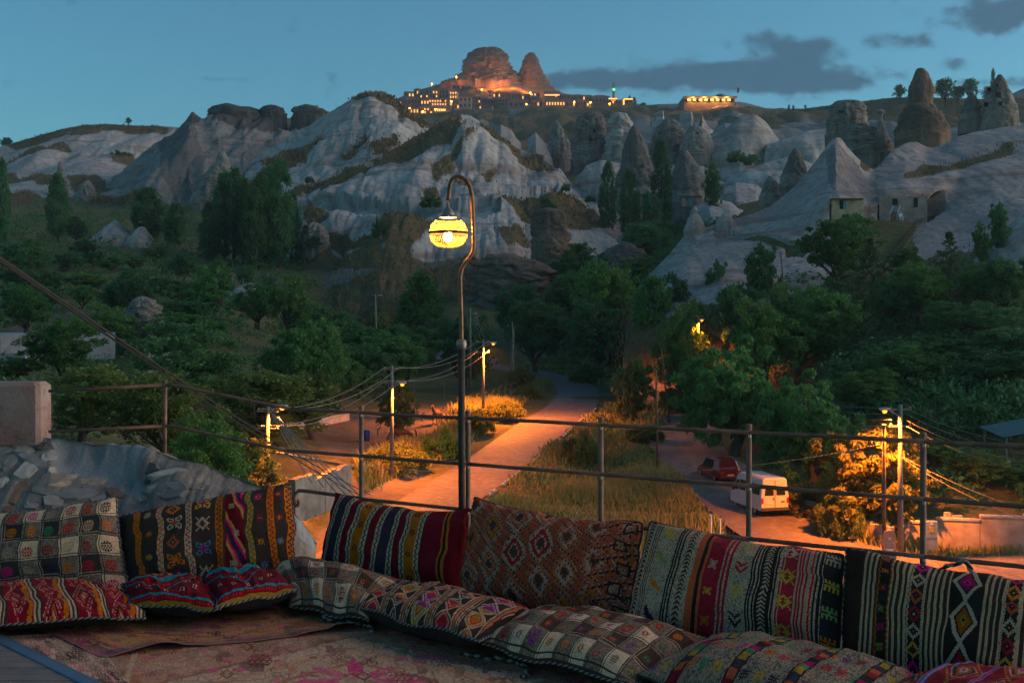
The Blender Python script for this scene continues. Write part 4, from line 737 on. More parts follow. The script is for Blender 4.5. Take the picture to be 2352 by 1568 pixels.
for x, d, yt, w, lab in [(1397,270,378,44,'poplar left of the dark pointed cone'),(1518,262,330,56,'tall poplar between the two dark cones'),(1445,262,395,50,'poplar in front of the dark pointed cone'),(1640,268,380,58,'rounded tree right of the doorway cone')]:
    T(lab, x, d, yt, w, 'poplar' if x != 1640 else 'round', LEAF_D, big=1)
# left orchard and bank: rows of round trees
orch = [(30,205,560,90),(85,200,572,90),(150,205,580,100),(215,210,590,80),(255,200,600,90),(310,205,592,90),(395,205,600,80),(455,205,612,70),(40,175,612,110),(120,170,622,100),(205,172,628,110),(300,170,620,90),(385,165,640,110),(490,165,640,80),
        (30,150,650,70),(110,148,660,80),(190,150,655,80),(255,145,665,70),(430,150,650,120),(500,190,600,70),(560,200,610,60),(-60,190,590,120),(-50,150,640,110),(610,185,640,80),(420,190,585,70),(70,225,545,70),(190,228,550,80),(360,222,565,80)]
for i, (x, d, yt, w) in enumerate(orch):
    rw = [q for q in sorted(orch) if (q[1] > 183) == (d > 183) and (q[1] > 160) == (d > 160)]
    T('round orchard tree, number %s from the left in the %s orchard row' % (['one', 'two', 'three', 'four', 'five', 'six', 'seven', 'eight', 'nine', 'ten', 'eleven', 'twelve', 'thirteen', 'fourteen', 'fifteen', 'sixteen', 'seventeen'][rw.index((x, d, yt, w))], 'far' if d > 183 else 'middle' if d > 160 else 'near'), x, d, yt, w, 'round', [LEAF_D, LEAF, LEAF_D][i % 3], group='orchard trees on the left valley bank', var=i % 2, big=1)
for lab, x, d, yt, w, kd, mt in [
  ('bright green tree in front of the blue topped wall', 140,88,730,215,'round',LEAF),
  ('dense tree hiding the left end of the lower garden wall', 45,86,860,150,'round',LEAF_D),
  ('large dark green tree above the rail corner', 450,80,735,330,'round',LEAF_D),
  ('round tree beside the grey orchard boulder', 415,128,690,160,'round',LEAF_D),
  ('dark round tree behind the grey orchard boulder', 300,140,640,130,'round',LEAF_D),
  ('mid green tree left of the low tuff dome', 490,140,620,120,'round',LEAF),
  ('yellow green tree behind the left stone wall', 190,52,835,260,'round',LEAF_Y),
  ('olive tree behind the iron corner post', 390,50,850,290,'round',LEAF_Y),
  ('broad olive tree lit orange by the leftmost street lamp', 575,64,850,380,'round',LEAF_Y),
  ('olive tree right of the leftmost street lamp', 715,80,850,220,'round',LEAF_Y),
  ('low dark tree below the leftmost street lamp', 560,52,1000,220,'round',LEAF_Y),
  ('dark tree filling the gap under the left hand rail', 480,46,960,260,'round',LEAF),
  ('green tree left of the wire bundle', 700,86,735,210,'round',LEAF),
  ('bushy tree right of the low tuff dome', 665,150,640,110,'round',LEAF),
  ('pale dead tree with bare twisted branches', 640,88,790,150,'bare',LEAF_Y),
  ('grey bare tree above the centre thicket', 790,140,650,130,'bare',LEAF_D),
  ('dark tree behind the unlit far lamp post', 760,125,700,150,'round',LEAF_D),
  ('round willow like tree left of the terrace lamp', 965,158,632,120,'poplar',LEAF),
  ('orange tinged tree around the unlit far lamp post', 868,150,720,80,'round',LEAF_Y),
  ('dense tree in front of the willow like tree', 940,118,745,170,'round',LEAF_D),
  ('green tree left of the second street lamp', 830,105,790,170,'round',LEAF_D),
  ('small paddock tree with a forked trunk', 905,82,880,120,'round',LEAF_Y),
  ('bushy tree beside the paddock fence', 770,96,800,190,'round',LEAF),
  ('dark round tree at the bend of the road', 1195,117,840,95,'round',LEAF_D),
  ('tall dark green tree right of the road bend', 1400,135,598,180,'round',LEAF),
  ('dark tree with low skirts above the road bend', 1385,128,690,200,'round',LEAF_D),
  ('orange lit tree beyond the road bend', 1275,150,705,90,'round',LEAF_Y),
  ('shadowy tree left of the orange lit one', 1200,160,650,130,'round',LEAF_D),
  ('tall slim tree beside the leaning pole', 1500,120,640,110,'poplar',LEAF),
  ('tree behind the tall slim one', 1290,165,640,120,'round',LEAF_D),
  ('shadow filled tree right of the far car', 1330,150,760,140,'round',LEAF_D),
  ('small yellow green tree at the fork of the roads', 1455,93,820,125,'walnut',LEAF_Y),
  ('great spreading tree over the parked cars', 1690,78,765,350,'walnut',LEAF),
  ('large drooping tree right of the parked van', 1865,66,845,290,'walnut',LEAF),
  ('bright drooping tree lit by the right street lamp', 2000,59,965,310,'walnut',LEAF_Y),
  ('shaded tree behind the right concrete pole', 2140,66,1020,170,'walnut',LEAF),
  ('big round tree in front of the cave houses', 1930,112,490,200,'round',LEAF),
  ('spreading tree left of the cave house hill', 1738,116,566,120,'round',LEAF_D),
  ('small clump tree on the pale spur', 1640,124,604,80,'round',LEAF_D),
  ('dark tree at the foot of the pale spur', 1560,122,640,110,'round',LEAF_D),
  ('tree on the dry slope below the spur', 1700,104,655,150,'round',LEAF_D),
  ('wide tree in the middle of the right thicket', 1830,98,650,180,'round',LEAF_D),
  ('green tree below the great tree on the right slope', 1830,92,720,230,'round',LEAF),
  ('blue green conifer in front of the long stair', 2000,106,545,120,'conifer',LEAF_C),
  ('tall conifer below the right spur', 2180,104,532,150,'conifer',LEAF_C),
  ('dark tree left of the tall conifer', 2070,98,650,150,'round',LEAF_D),
  ('sapling on the rim of the right spur', 2300,113,470,60,'round',LEAF_D),
  ('small tree on the right spur slope', 2255,112,510,50,'round',LEAF_D),
  ('dark tree at the right edge under the spur', 2320,96,590,150,'round',LEAF_D),
  ('broad dark tree on the right slope', 2250,92,700,240,'round',LEAF_D),
  ('dark conifer in the right hand wood', 1990,90,690,140,'conifer',LEAF_C),
  ('black green tree at the right edge of the wood', 2340,86,780,220,'round',LEAF_D),
  ('shady tree left of the black green one', 2150,86,800,200,'round',LEAF_D),
  ('young tree beside the green roofed shed', 2240,72,930,120,'round',LEAF),
  ('garden tree behind the right stone wall', 2270,62,1040,150,'round',LEAF),
  ('slim garden tree with a pale trunk behind the right wall', 2200,64,1050,110,'round',LEAF),
  ('garden tree cut by the right edge of the picture', 2370,62,1060,160,'round',LEAF),
  ('dark tree on the mid slope above the wooden lamp pole', 1600,108,700,120,'round',LEAF_D),
  ('thick tree beneath the far orange lamp', 1590,98,760,150,'round',LEAF),
  ('dark shrub tree on the valley floor right of the brown pillar', 1360,190,590,130,'round',LEAF_D),
  ('tree crowning the gully above the brown pillar', 1480,215,505,150,'round',LEAF_D),
  ('round dark tree between the two dark cones', 1500,250,445,70,'round',LEAF_D),
  ('tree on the slope below the white spur', 1320,200,560,110,'round',LEAF),
  ('leafy tree in front of the stair foot on the cave house hill', 2078,112,572,110,'round',LEAF_D),
  ('full green tree in the middle of the right hand wood', 1900,92,660,210,'round',LEAF),
  ('full round tree left of the tall conifer', 2110,98,600,170,'round',LEAF),
  ('tall leafy tree right of the tall conifer', 2265,100,600,190,'round',LEAF),
  ('broad tree in the lower right hand wood', 2090,82,790,240,'round',LEAF),
  ('wide tree above the green roofed shed', 2300,80,800,260,'round',LEAF_D),
  ('bushy tree above the lit lamp tree', 1975,78,850,210,'round',LEAF),
  ('green tree behind the great spreading tree', 1760,90,690,210,'round',LEAF),
  ('pale green tree left of the great spreading tree', 1560,100,700,150,'round',LEAF),
  ('dense tree left of the road bend', 1060,125,720,150,'round',LEAF_D),
  ('rounded tree below the unlit leaning lamp post', 830,118,740,190,'round',LEAF),
  ('leafy tree above the paddock', 900,110,760,190,'round',LEAF),
  ('full tree beneath the tall poplars', 590,150,650,150,'round',LEAF),
  ('tree between the orchard boulder and the tuff dome', 430,118,720,200,'round',LEAF),
  ('bright tree above the blue topped wall', 60,128,660,150,'round',LEAF),
  ('green tree right of the blue topped wall', 260,116,700,150,'round',LEAF),
  ('dark tree above the road bend gully', 1230,140,690,170,'round',LEAF_D),
  ('tree at the foot of the brown pillar', 1330,170,620,140,'round',LEAF),
  ('thicket tree on the valley floor left of the pale spur', 1450,175,590,140,'round',LEAF),
  ]: T(lab, x, d, yt, w, kd, mt, var=(int(x)//50) % 2)
# skyline trees (standing on the far ridges)
for lab, x, y0, d, yt, w, kd in [('lone round tree on the far left skyline',295,287,596,270,18,'round'),('tree left of the two-tiered chimney on the skyline',2066,232,560,194,34,'round'),('skyline tree right of the two-tiered chimney',2172,240,560,180,62,'round'),('second skyline tree right of the two-tiered chimney',2230,236,560,180,46,'round'),
     ('low skyline tree left of the cypress',2268,238,560,198,34,'round'),('slim cypress on the skyline beside the hollowed chimney',2281,236,560,160,12,'poplar'),('low skyline tree between the larger two',2200,236,560,198,40,'round'),('small tree at the far left edge of the skyline',15,345,620,316,40,'round'),
     ('tree beside the plateau restaurant',1655,240,850,216,30,'round'),('dark cypress at the right end of town',1457,244,1060,224,10,'poplar'),('small cypress beside the last shop',1446,240,1075,220,7,'poplar'),('bush like tree right of town on the plateau',1478,246,915,236,18,'round'),('dark tree in the town left of the warehouse',1140,251,1040,234,26,'round'),('tree above the far left town houses',960,222,1165,203,26,'round'),
     ('tiny sapling on the plateau rim right of the restaurant',1812,252,800,241,6,'poplar'),('second tiny sapling on the plateau rim',1822,252,800,242,6,'poplar'),('third tiny sapling near the plateau fence',1850,250,790,241,8,'round')]:
    b = V(x, y0+3, d); T(lab, x, d, yt, w, kd, LEAF_D, base=b, big=0)
# shrubs growing on the hill slopes
for lab, x, y0, d, yt, w in [('dark shrub in the hollow of the front peak',1012,392,300,372,40),('shrub under the overhanging ledge',988,476,240,446,56),('shrub on the terrace above the old wall',872,545,225,500,40),('shrub at the foot of the white boulder',720,566,236,540,40),('shrub right of the ledge caves',1300,440,280,420,26),('round shrub on the grassy spur',1252,470,258,455,30),
      ('shrub beside the pale slope',1355,465,268,448,26),('dark thicket under the far left cliff',278,372,545,345,54),('shrub near the left terraces',710,420,310,405,26),('shrub crowning the brown pillar',1262,484,206,466,44),('shrub on the cave house ledge',2290,500,130,478,40),('dark shrub by the pink rock windows',1690,372,330,345,50),('second dark shrub in the pale gully',1725,378,320,352,44)]:
    T(lab, x, d, yt, w, 'bush', LEAF_D, base=V(x, y0, d), big=1)
# roadside bushes
for lab, x, d, yt, w, mt in [('big round bush by the paddock gate lit orange',905,72,1015,150,LEAF_Y),('round dark bush beside the railing lamp post',1020,77,985,105,LEAF),('orange lit bush on the road bank',1090,86,940,90,LEAF_Y),('bush at the foot of the third street lamp',1150,93,918,110,LEAF_Y),('bush beyond the fence posts',1215,112,880,70,LEAF),
     ('grass topped bush on the verge',1330,76,985,90,LEAF_Y),('low bush under the fork tree',1480,84,980,90,LEAF_Y),('bush right of the parked van',1850,62,1105,130,LEAF_Y),('small plant at the road edge below the gate',870,60,1140,60,LEAF),('bush by the far junction',1350,128,852,100,LEAF),('tall shrub by the leaning pole',1560,98,880,110,LEAF),('dark bush on the right bank',1960,84,830,140,LEAF_D),('bush behind the sign stone',1930,58,1120,120,LEAF_Y)]:
    T(lab, x, d, yt, w, 'bush', mt, big=2 if w > 70 else 1)

# undergrowth: countless low shrubs on the valley floor and slopes, one mass
def scatter(name, n, poly, mt, hs, kind='bush', nl=200, sz=.18, seed=0, label='', dens_min=30, ymax=400, ws=1.2):
    rng = np.random.default_rng(seed); me0, _ = crown(kind, 41+seed, nl, sz, 1.0); tv = np.empty(len(me0.vertices)*3, np.float32); me0.vertices.foreach_get('co', tv); tv = tv.reshape(-1, 3); nv = len(tv)
    bpy.data.meshes.remove(me0); out = []; cnt = 0; flat = (GY > dens_min*K) & (GY < ymax*K)
    X = GX[flat]; Y = GY[flat]; Z = GZ[flat]; px, py = topx(np.stack([X, Y, Z], -1)); ok = np.zeros(len(X), bool)
    for p in poly: ok |= inpoly(px, py, p)
    for c, rz, wd in ROADS:
        idx = np.where(ok)[0]
        for s in range(0, len(idx), 8000):
            ii = idx[s:s+8000]; d = np.sqrt(((np.stack([X[ii], Y[ii]], -1)[:, None]-c[None])**2).sum(-1).min(1)); ok[ii[d < wd+1.0]] = False
    idx = np.where(ok)[0]; wgt = Y[idx]**1.35; wgt /= wgt.sum(); pick = rng.choice(idx, min(n, len(idx)), replace=False, p=wgt)
    for i in pick:
        h = rng.uniform(*hs)*(.7+.3*min(2.5, Y[i]/120)); a = rng.uniform(0, 6.28); ca, sa = math.cos(a), math.sin(a); w_ = h*rng.uniform(.7, ws)
        v = np.stack([(tv[:, 0]*ca-tv[:, 1]*sa)*w_+X[i], (tv[:, 0]*sa+tv[:, 1]*ca)*w_+Y[i], tv[:, 2]*h+Z[i]-.1], -1); out.append(v)
    v = np.concatenate(out); me = mesh_np(name, v, np.arange(len(v)).reshape(-1, 4), False); o = obj(name, me, mt); tag(o, label, kind='stuff'); return o
scatter('undergrowth', 760, [[(-300,470),(0,480),(430,450),(480,560),(-300,570)],[(-300,560),(480,560),(700,600),(760,690),(1080,700),(1180,760),(1080,800),(900,830),(820,900),(560,960),(-300,1100)]], LEAF_D, (1.2, 3.0), nl=140, seed=1, label='dark green undergrowth covering the left valley floor')
scatter('undergrowth', 640, [[(1200,640),(1300,560),(1500,470),(1700,520),(1600,640),(1480,720),(1560,760),(1900,640),(2352,620),(2700,700),(2700,1170),(2250,1200),(2120,1190),(2100,1000),(1900,880),(1560,880),(1440,830),(1380,860),(1250,800)]], LEAF_D, (1.2, 3.0), nl=140, seed=2, label='dark green undergrowth covering the right valley slopes')

scatter('undergrowth', 150, [[(1900,820),(2420,800),(2420,1010),(2090,1010),(1900,900)]], LEAF_D, (1.8, 3.4), nl=280, sz=.14, seed=3, label='tall dark shrubs on the shaded right slope')
# grass: blades on the verges, too many to count
def grass(name, n, polys, mt, hs, seed, label, ymin=35, ymax=180):
    rng = np.random.default_rng(seed); flat = (GY > ymin*K) & (GY < ymax*K); X = GX[flat]; Y = GY[flat]; Z = GZ[flat]; px, py = topx(np.stack([X, Y, Z], -1)); ok = np.zeros(len(X), bool)
    for p in polys: ok |= inpoly(px, py, p)
    for c, rz, wd in ROADS:
        idx = np.where(ok)[0]
        for s in range(0, len(idx), 8000):
            ii = idx[s:s+8000]; d = np.sqrt(((np.stack([X[ii], Y[ii]], -1)[:, None]-c[None])**2).sum(-1).min(1)); ok[ii[d < wd*.98]] = False
    idx = np.where(ok)[0]; wgt = Y[idx]*(.25+np.clip(fbm(np.stack([X[idx]*.2, Y[idx]*.2, X[idx]*0], -1), 3)+.4, 0, 1)); wgt /= wgt.sum(); c = rng.choice(idx, n, p=wgt)
    bx = X[c]+rng.normal(size=n)*.22*Y[c]/70; by = Y[c]+rng.normal(size=n)*.4*Y[c]/70; bz = Z[c]
    h = rng.uniform(hs[0], hs[1], n)*(.25+1.3*np.clip(fbm(np.stack([bx*.2, by*.2, bx*0], -1), 4)+.42, 0, 1)); a = rng.uniform(0, 6.28, n); w_ = .05+.05*rng.random(n); w_ *= np.clip(by/80, .8, 2.2); le = rng.normal(size=(n, 2))*.3*h[:, None]
    v = np.stack([np.stack([bx-np.cos(a)*w_, by-np.sin(a)*w_, bz-.05], -1), np.stack([bx+np.cos(a)*w_, by+np.sin(a)*w_, bz-.05], -1), np.stack([bx+le[:, 0], by+le[:, 1], bz+h], -1)], 1)
    me = mesh_np(name, v.reshape(-1, 3), np.arange(3*n).reshape(-1, 3), False); o = obj(name, me, mt); tag(o, label, kind='stuff'); return o
m, n_, l_, p_ = nt('dry_grass'); oi = nnoise(n_, l_, .25, 4); cc = nmix(n_, l_, nramp(n_, l_, oi, .38, .62), (.27, .25, .07), (.12, .21, .045)); cc = nmix(n_, l_, nramp(n_, l_, nnoise(n_, l_, 6, 2), .4, .7), cc, (.32, .26, .09))
l_.new(cc, p_.inputs['Base Color']); p_.inputs['Roughness'].default_value = .9; DRYG = m
VERGE = [[(1100,1210),(1180,1100),(1300,1000),(1400,930),(1560,900),(1540,1000),(1560,1090),(1620,1180),(1660,1230),(1500,1300),(1080,1300)]]
grass('verge_grass', 60000, VERGE, DRYG, (.22, .75), 5, 'long dry grass on the verge between the two roads')
grass('bank_grass', 30000, [[(830,1130),(1000,1060),(1150,960),(1260,880),(1230,850),(1060,930),(1010,1000),(820,1060)],[(1190,830),(1400,820),(1420,890),(1340,870)],[(1760,1120),(1900,1150),(2060,1230),(2060,1290),(1900,1230)],[(2060,1240),(2420,1235),(2420,1275),(2060,1290)]], DRYG, (.3, .9), 6, 'dry grass along the road banks')
# tufts on the grassy parts of the hills
def tufts(name, label, keys, n, hs, seed):
    rng = np.random.default_rng(seed); out = []
    for k in keys:
        P2, vg, N = o_verts[k]; m_ = (vg > .55); m_[:9] = False; Pv = P2[m_]
        if not len(Pv): continue
        dens = Pv[:, 1]**1; c = Pv[rng.choice(len(Pv), n)]; c = c+rng.normal(size=c.shape)*np.array([1.2, 1.2, .1]); s = np.clip(c[:, 1]/330, .5, 1.5)
        h = rng.uniform(hs[0], hs[1], n)*s; a = rng.uniform(0, 6.28, n); w_ = h*.5; le = rng.normal(size=(n, 2))*.25*h[:, None]
        out.append(np.stack([np.stack([c[:, 0]-np.cos(a)*w_, c[:, 1]-np.sin(a)*w_, c[:, 2]-.3], -1), np.stack([c[:, 0]+np.cos(a)*w_, c[:, 1]+np.sin(a)*w_, c[:, 2]-.3], -1), np.stack([c[:, 0]+le[:, 0], c[:, 1]+le[:, 1], c[:, 2]+h], -1)], 1))
    v = np.concatenate(out).reshape(-1, 3); me = mesh_np(name, v, np.arange(len(v)).reshape(-1, 3), False); tag(obj(name, me, DRYB), label, kind='stuff')
m, n_, l_, p_ = nt('brown_hill_grass'); cc = nmix(n_, l_, nramp(n_, l_, nnoise(n_, l_, .15, 4), .38, .62), (.19, .118, .050), (.115, .095, .040)); l_.new(cc, p_.inputs['Base Color']); p_.inputs['Roughness'].default_value = .95; DRYB = m
ks = list(o_verts); tufts('hill_grass', 'brown dry grass on the hill slopes', [k for k in ks if k.startswith(('hill_far_left', 'hill_left', 'hill_rear', 'hill_front', 'hill_plateau'))], 13000, (.25, .7), 8)
tufts('hill_grass', 'brown grass on the cave house hill', [k for k in ks if k.startswith(('hill_cave', 'hill_right_spur'))], 9000, (.2, .5), 9)
# ---------------------------------------------------------------- street poles, wires, walls, vehicles, animals in the valley
CONC = mat('concrete_pole', (.17, .155, .14), .9, .2, 3, bump=.2); RUSTP = mat('rusty_pole', (.16, .085, .05), .8, .3, 5)
LENS = emis('sodium_lens', (1.0, .30, .025), .85); HEADM = mat('lamp_head_grey', (.32, .33, .34), .5, .1); PORC = mat('insulator', (.25, .16, .12), .3, .1)
def spot(parent, loc, watts):
    li = bpy.data.lights.new('lamp_light', 'SPOT'); li.energy = watts; li.color = SOD; li.shadow_soft_size = .12; li.spot_size = R(162); li.spot_blend = .6
    o = bpy.data.objects.new('lamp_light', li); o.location = tuple(loc); return link(o, parent)
def street_lamp(label, x, d, ytop, hx, hy, watts, lit=True, arms=2, hd=0.0, tilt=0.0):
    b = gz(x, d); Y = d*K; s = Y/F; H = (HY-ytop)*s+EZ-b[2]; e = empty('street_lamp', b, label, 'street lamp')
    mb = MB(); mb.tube([(0, 0, -.4), (tilt*.5*H, 0, H*.5), (tilt*H, 0, H)], [.17, .145, .11], 10); mb.build('pole', CONC, e, True)
    hp = np.array([(hx-x)*s, hd, (HY-hy)*s+EZ-b[2]]); a = np.array([tilt*H, 0, hp[2]-.35]); sg = 1 if hp[0] > 0 else -1
    mb = MB(); mb.tube([a, a*.4+hp*.6+np.array([0, 0, .12]), hp+np.array([-sg*.22, 0, .10])], .035, 6); mb.build('arm', GREYM, e)
    mb = MB(); mb.box(hp+np.array([0, 0, .10]), (.62, .28, .16), bev=.05); hd_ = mb.build('lamp_head', HEADM, e)
    if lit:
        mb = MB(); mb.lathe([(0, -.16), (.10, -.13), (.15, -.03), (.13, .03)], hp, n=10); mb.build('lens', LENS, hd_, True)
        spot(hd_, hp+np.array([0, -.05, -.20]), watts*3.2)
    for k in range(arms):
        z = H-.25-k*1.0; mb = MB(); mb.box((tilt*z, 0, z), (1.3, .09, .09)); ar = mb.build('crossarm', CONC, e)
        for q in (-.55, .55): mb = MB(); mb.lathe([(.03, 0), (.06, .05), (.04, .12), (0, .14)], (q+tilt*z, 0, z+.045), n=8); mb.build('insulator', PORC, ar)
    return e, b, H
L1 = street_lamp('leftmost street lamp with a bundle of lit wires beside the rail', 615, 55, 934, 648, 936, 1300)
L2 = street_lamp('street lamp on a concrete pole left of the main road', 900, 70, 840, 924, 882, 1350)
L3 = street_lamp('street lamp on the road bank right of the terrace lamp post', 1110, 93, 780, 1133, 789, 2900)
L4 = street_lamp('unlit far lamp post directly behind the terrace lamp', 1080, 118, 706, 1090, 722, 0, False, 0)
L5 = street_lamp('unlit leaning lamp post above the centre thicket', 866, 132, 676, 873, 680, 0, False, 0, tilt=-.02)
L6 = street_lamp('street lamp on the tall concrete pole at the right wall', 2068, 55, 930, 2032, 943, 2000)
L7 = street_lamp('far orange street lamp among the right hand trees', 1603, 101, 722, 1612, 735, 800, arms=1)
# lamps out of sight behind the big tree and beyond the road bend still light their surroundings: visible ones only are built
def pole(name, label, p0, p1, r, mt, cat='pole', knot=True):
    p0, p1 = np.asarray(p0), np.asarray(p1); e = empty(name, p0, label, cat); mb = MB(); q = p1-p0; mb.tube([-q*.03, q*.5, q], [r*1.15, r, r*.85], 8); mb.build('shaft', mt, e, True)
    if knot: mb = MB(); mb.tube([q*.985, q*1.003], r*1.05, 8); mb.build('cap', mt, e)
    return e
g = gz(2031, 54.5); pole('wooden_pole', 'short wooden wire pole beside the right street lamp', g, W(2030, 975, 54.5*K), .11, WOOD)
g = gz(1510, 72); pole('wooden_pole', 'thin dark pole on the verge between the roads', g, W(1507, 850, 72*K), .08, RUSTP)
g = gz(1538, 92); pole('wooden_pole', 'rusty pole leaning left in front of the great tree', g, W(1518, 796, 92*K), .09, RUSTP)
g = gz(1578, 102); pole('wooden_pole', 'short slanting stick left of the far orange lamp', g, W(1584, 745, 102*K), .08, RUSTP)
g = gz(1795, 112); pole('wooden_pole', 'thin leaning stick below the ledge cave', V(1798, 640, 112), V(1793, 578, 112), .07, RUSTP)
g = gz(1178, 122); e = empty('dead_trunk', g, 'bare grey dead trunk beside the road bend', 'tree trunk'); hh = W(1176, 738, 122*K)[2]-g[2]
mb = MB(); mb.tube([(0, 0, -.3), (.05, 0, hh*.15), (-.15, 0, hh*.5), (.05, 0, hh*.8), (-.1, 0, hh)], [.5, .33, .26, .16, .04], 9); mb.build('bole', mat('dead_wood', (.20, .165, .14), .95, .35, 2, bump=.5, bscale=8), e, True)
for q in ((.3, .55), (-.35, .7), (.2, .85)): mb = MB(); mb.tube([(-.1, 0, hh*q[1]-.6), (q[0], 0, hh*q[1]), (q[0]*1.6, .1, hh*q[1]+.9)], [.09, .05, .015], 6); mb.build('snag', MAT['dead_wood'], e, True)
e = empty('utility_pole', V(558, 668, 171), 'tiny white pole with a crossbar on the low tuff dome', 'pole'); mb = MB(); mb.tube([(0, 0, -1), (0, 0, 2.3)], .1, 6); mb.build('shaft', CONC, e); mb = MB(); mb.box((0, 0, 2.2), (.9, .1, .1)); mb.build('crossarm', CONC, e)

WIRE = mat('wire', (.17, .16, .15), .6, .1); CABLE = mat('black_cable', (.020, .016, .015), .8, .2)
def wire(label, a, b, sag=.6, r=.018, mt=None, n=14, name='power_line'):
    a, b = np.asarray(a, float), np.asarray(b, float); e = empty(name, a, label, 'wire'); mb = MB()
    mb.tube([a*(1-t)+b*t-np.array([0, 0, 4*sag*t*(1-t)])-a for t in np.linspace(0, 1, n)], r, 5); mb.build('strand', mt or WIRE, e); return e
def off(L, dx, dz): e, b, H = L; return b+np.array([dx, 0, H+dz])
for nm, A, B in (('first to the second street lamp', L1, L2), ('second to the third street lamp', L2, L3), ('third street lamp to the far lamp post', L3, L4)):
    for k, (dx, dz) in enumerate(((-.55, -.1), (.55, -.1), (-.55, -1.1), (.55, -1.1))):
        wire('%s wire from the %s' % (['upper left', 'upper right', 'lower left', 'lower right'][k], nm), off(A, dx, dz), off(B, dx, dz), .9)
for k in range(6):
    wire('orange lit service wire %s fanning down from the leftmost street lamp' % ['nearest the pole', 'second from the pole', 'third from the pole', 'third from the right', 'second from the right', 'farthest right'][k], V(622+k*4, 946+k*3, 54.6), V(716+k*27, 1108+k*10, 34), .12, .022)
wire('lit wire from the leftmost street lamp to the bush', V(620, 1034, 55), V(990, 1082, 60), .2, .02)
wire('single wire crossing the verge to the short wooden pole', V(2030, 1018, 54.4), V(1380, 1086, 58), .5, .02)
wire('upper lit wire running right from the concrete pole', V(2068, 1046, 55), V(2420, 1190, 48), .3, .02); wire('lower lit wire running right from the concrete pole', V(2068, 1050, 55), V(2400, 1210, 46), .3, .02)
for k in range(4): wire('%s wire from the right concrete pole up to the left' % ['top', 'second', 'third', 'lowest'][k], off(L6, -.5+.3*(k % 2), -.15-.35*k), V(1690, 836+k*16, 92), 1.2, .016)
for k in range(4): wire('%s wire from the right concrete pole to the right edge' % ['top', 'second', 'third', 'lowest'][k], off(L6, .3, -.15-.35*k), V(2480, 1035+k*22, 42), .5, .016)
for k in range(2): wire('%s long wire over the middle of the valley' % ['upper', 'lower'][k], V(1220, 722+k*24, 128), V(2000, 752+k*16, 128), 1.0, .02)
for k in range(2): wire('%s strand of the thick cable crossing the left side' % ['upper', 'lower'][k], W(-80, 537+k*7, 15+k*.3), W(850, 1135+k*14, 60), .25, .021, CABLE, 22, 'thick_cable')

# walls of the valley
BLOCK = mat('concrete_block_wall', (.30, .28, .28), .95, .18, 1.5, bump=.4, bscale=6); STONEW = mat('pale_stone_wall', (.38, .31, .25), .95, .25, 1.2, bump=.6, bscale=5)
OLDWALL = mat('old_dry_stone', (.20, .165, .14), .95, .35, 1.0, bump=.8, bscale=3, bdist=.1)
TARP = mat('blue_tarp', (.16, .34, .50), .5, .12); TARPD = mat('dark_blue_tarp', (.02, .05, .28), .5, .12); TEAL = mat('green_sheet_roof', (.03, .10, .10), .6, .2)
def wall(label, pts, h, th, mt, cap=None, capname='coping', nblk=0):
    P_ = [np.asarray(p) for p in pts]; b0 = P_[0]; e = empty('garden_wall', b0, label, 'wall')
    for i in range(len(P_)-1):
        a, b = P_[i]-b0, P_[i+1]-b0; n = max(1, int(np.linalg.norm(b-a)/(nblk or 1e9)))
        for k in range(n):
            p, q = a+(b-a)*k/n, a+(b-a)*(k+1)/n; c = (p+q)/2; L = np.linalg.norm((q-p)[:2]); rz = math.atan2(q[1]-p[1], q[0]-p[0])
            hh = h*(1+random.uniform(-.03, .03)*(6 if mt is OLDWALL else 1)) if nblk else h
            mb = MB(); mb.box((c[0], c[1], c[2]+hh/2-.6), (L*1.0 if not nblk else L-.03, th, hh+1.2), rz); mb.build('wall_section', mt, e)
            if cap: mb = MB(); mb.box((c[0], c[1], c[2]+hh+.06), (L-.02, th+.12, .12), rz); mb.build(capname, cap, e)
    return e
wall('grey block wall topped with pale blue sheeting on the left', [V(-160,812,108), V(0,806,109), V(110,803,111), V(265,800,113)], 1.9, .3, BLOCK, TARP, 'sheeting', 6)
wall('lower grey block wall left of the bright green tree', [V(-160,845,98), V(0,840,98), V(60,838,98)], 1.3, .3, BLOCK, None, nblk=5)
wall('short block wall below the orchard boulder', [V(340,838,98), V(400,836,99), V(410,836,99)], 1.3, .3, BLOCK, None, nblk=3)
wall('old dry stone retaining wall across the terraces', [V(760,640,212), V(860,640,210), V(960,628,212), V(1060,616,214)], 2.0, .6, OLDWALL, None, nblk=1.6)
wall('upper dry stone terrace wall in the dry grass', [V(880,566,232), V(980,566,230), V(1070,572,228)], 1.5, .6, OLDWALL, None, nblk=1.6)
wall('pale stone garden wall at the right road side', [V(2065,1244,57.5), V(2150,1240,57), V(2250,1236,56.5), V(2352,1230,56), V(2480,1224,56)], 1.15, .35, STONEW, mat('stone_coping', (.42,.39,.35),.9), nblk=1.3)
wall('orange lit rough stone wall under the lamp tree', [V(1810,1180,64), V(1880,1205,61), V(1960,1238,58.5), V(2050,1262,56.5)], 1.35, .4, STONEW, None, nblk=1.2)
wall('low stone boundary wall below the leftmost street lamp', [V(670,1150,50), V(740,1128,54), V(800,1105,60)], 1.0, .4, OLDWALL, None, nblk=1.4)
wall('low grey retaining wall beside the paddock track', [V(560,1010,76), V(680,985,84), V(800,965,92)], .7, .3, STONEW, None, nblk=2)
e = empty('blue_tarpaulin', V(1110, 574, 222), 'small bright blue tarpaulin on the dry terrace right of the lamp', 'tarpaulin')
for sx in (-1, 1): mb = MB(); mb.box((sx*.75, 0, .5), (1.3, .8, .75), rz=.2*sx, taper=.8); mb.build('sheet', TARPD, e)
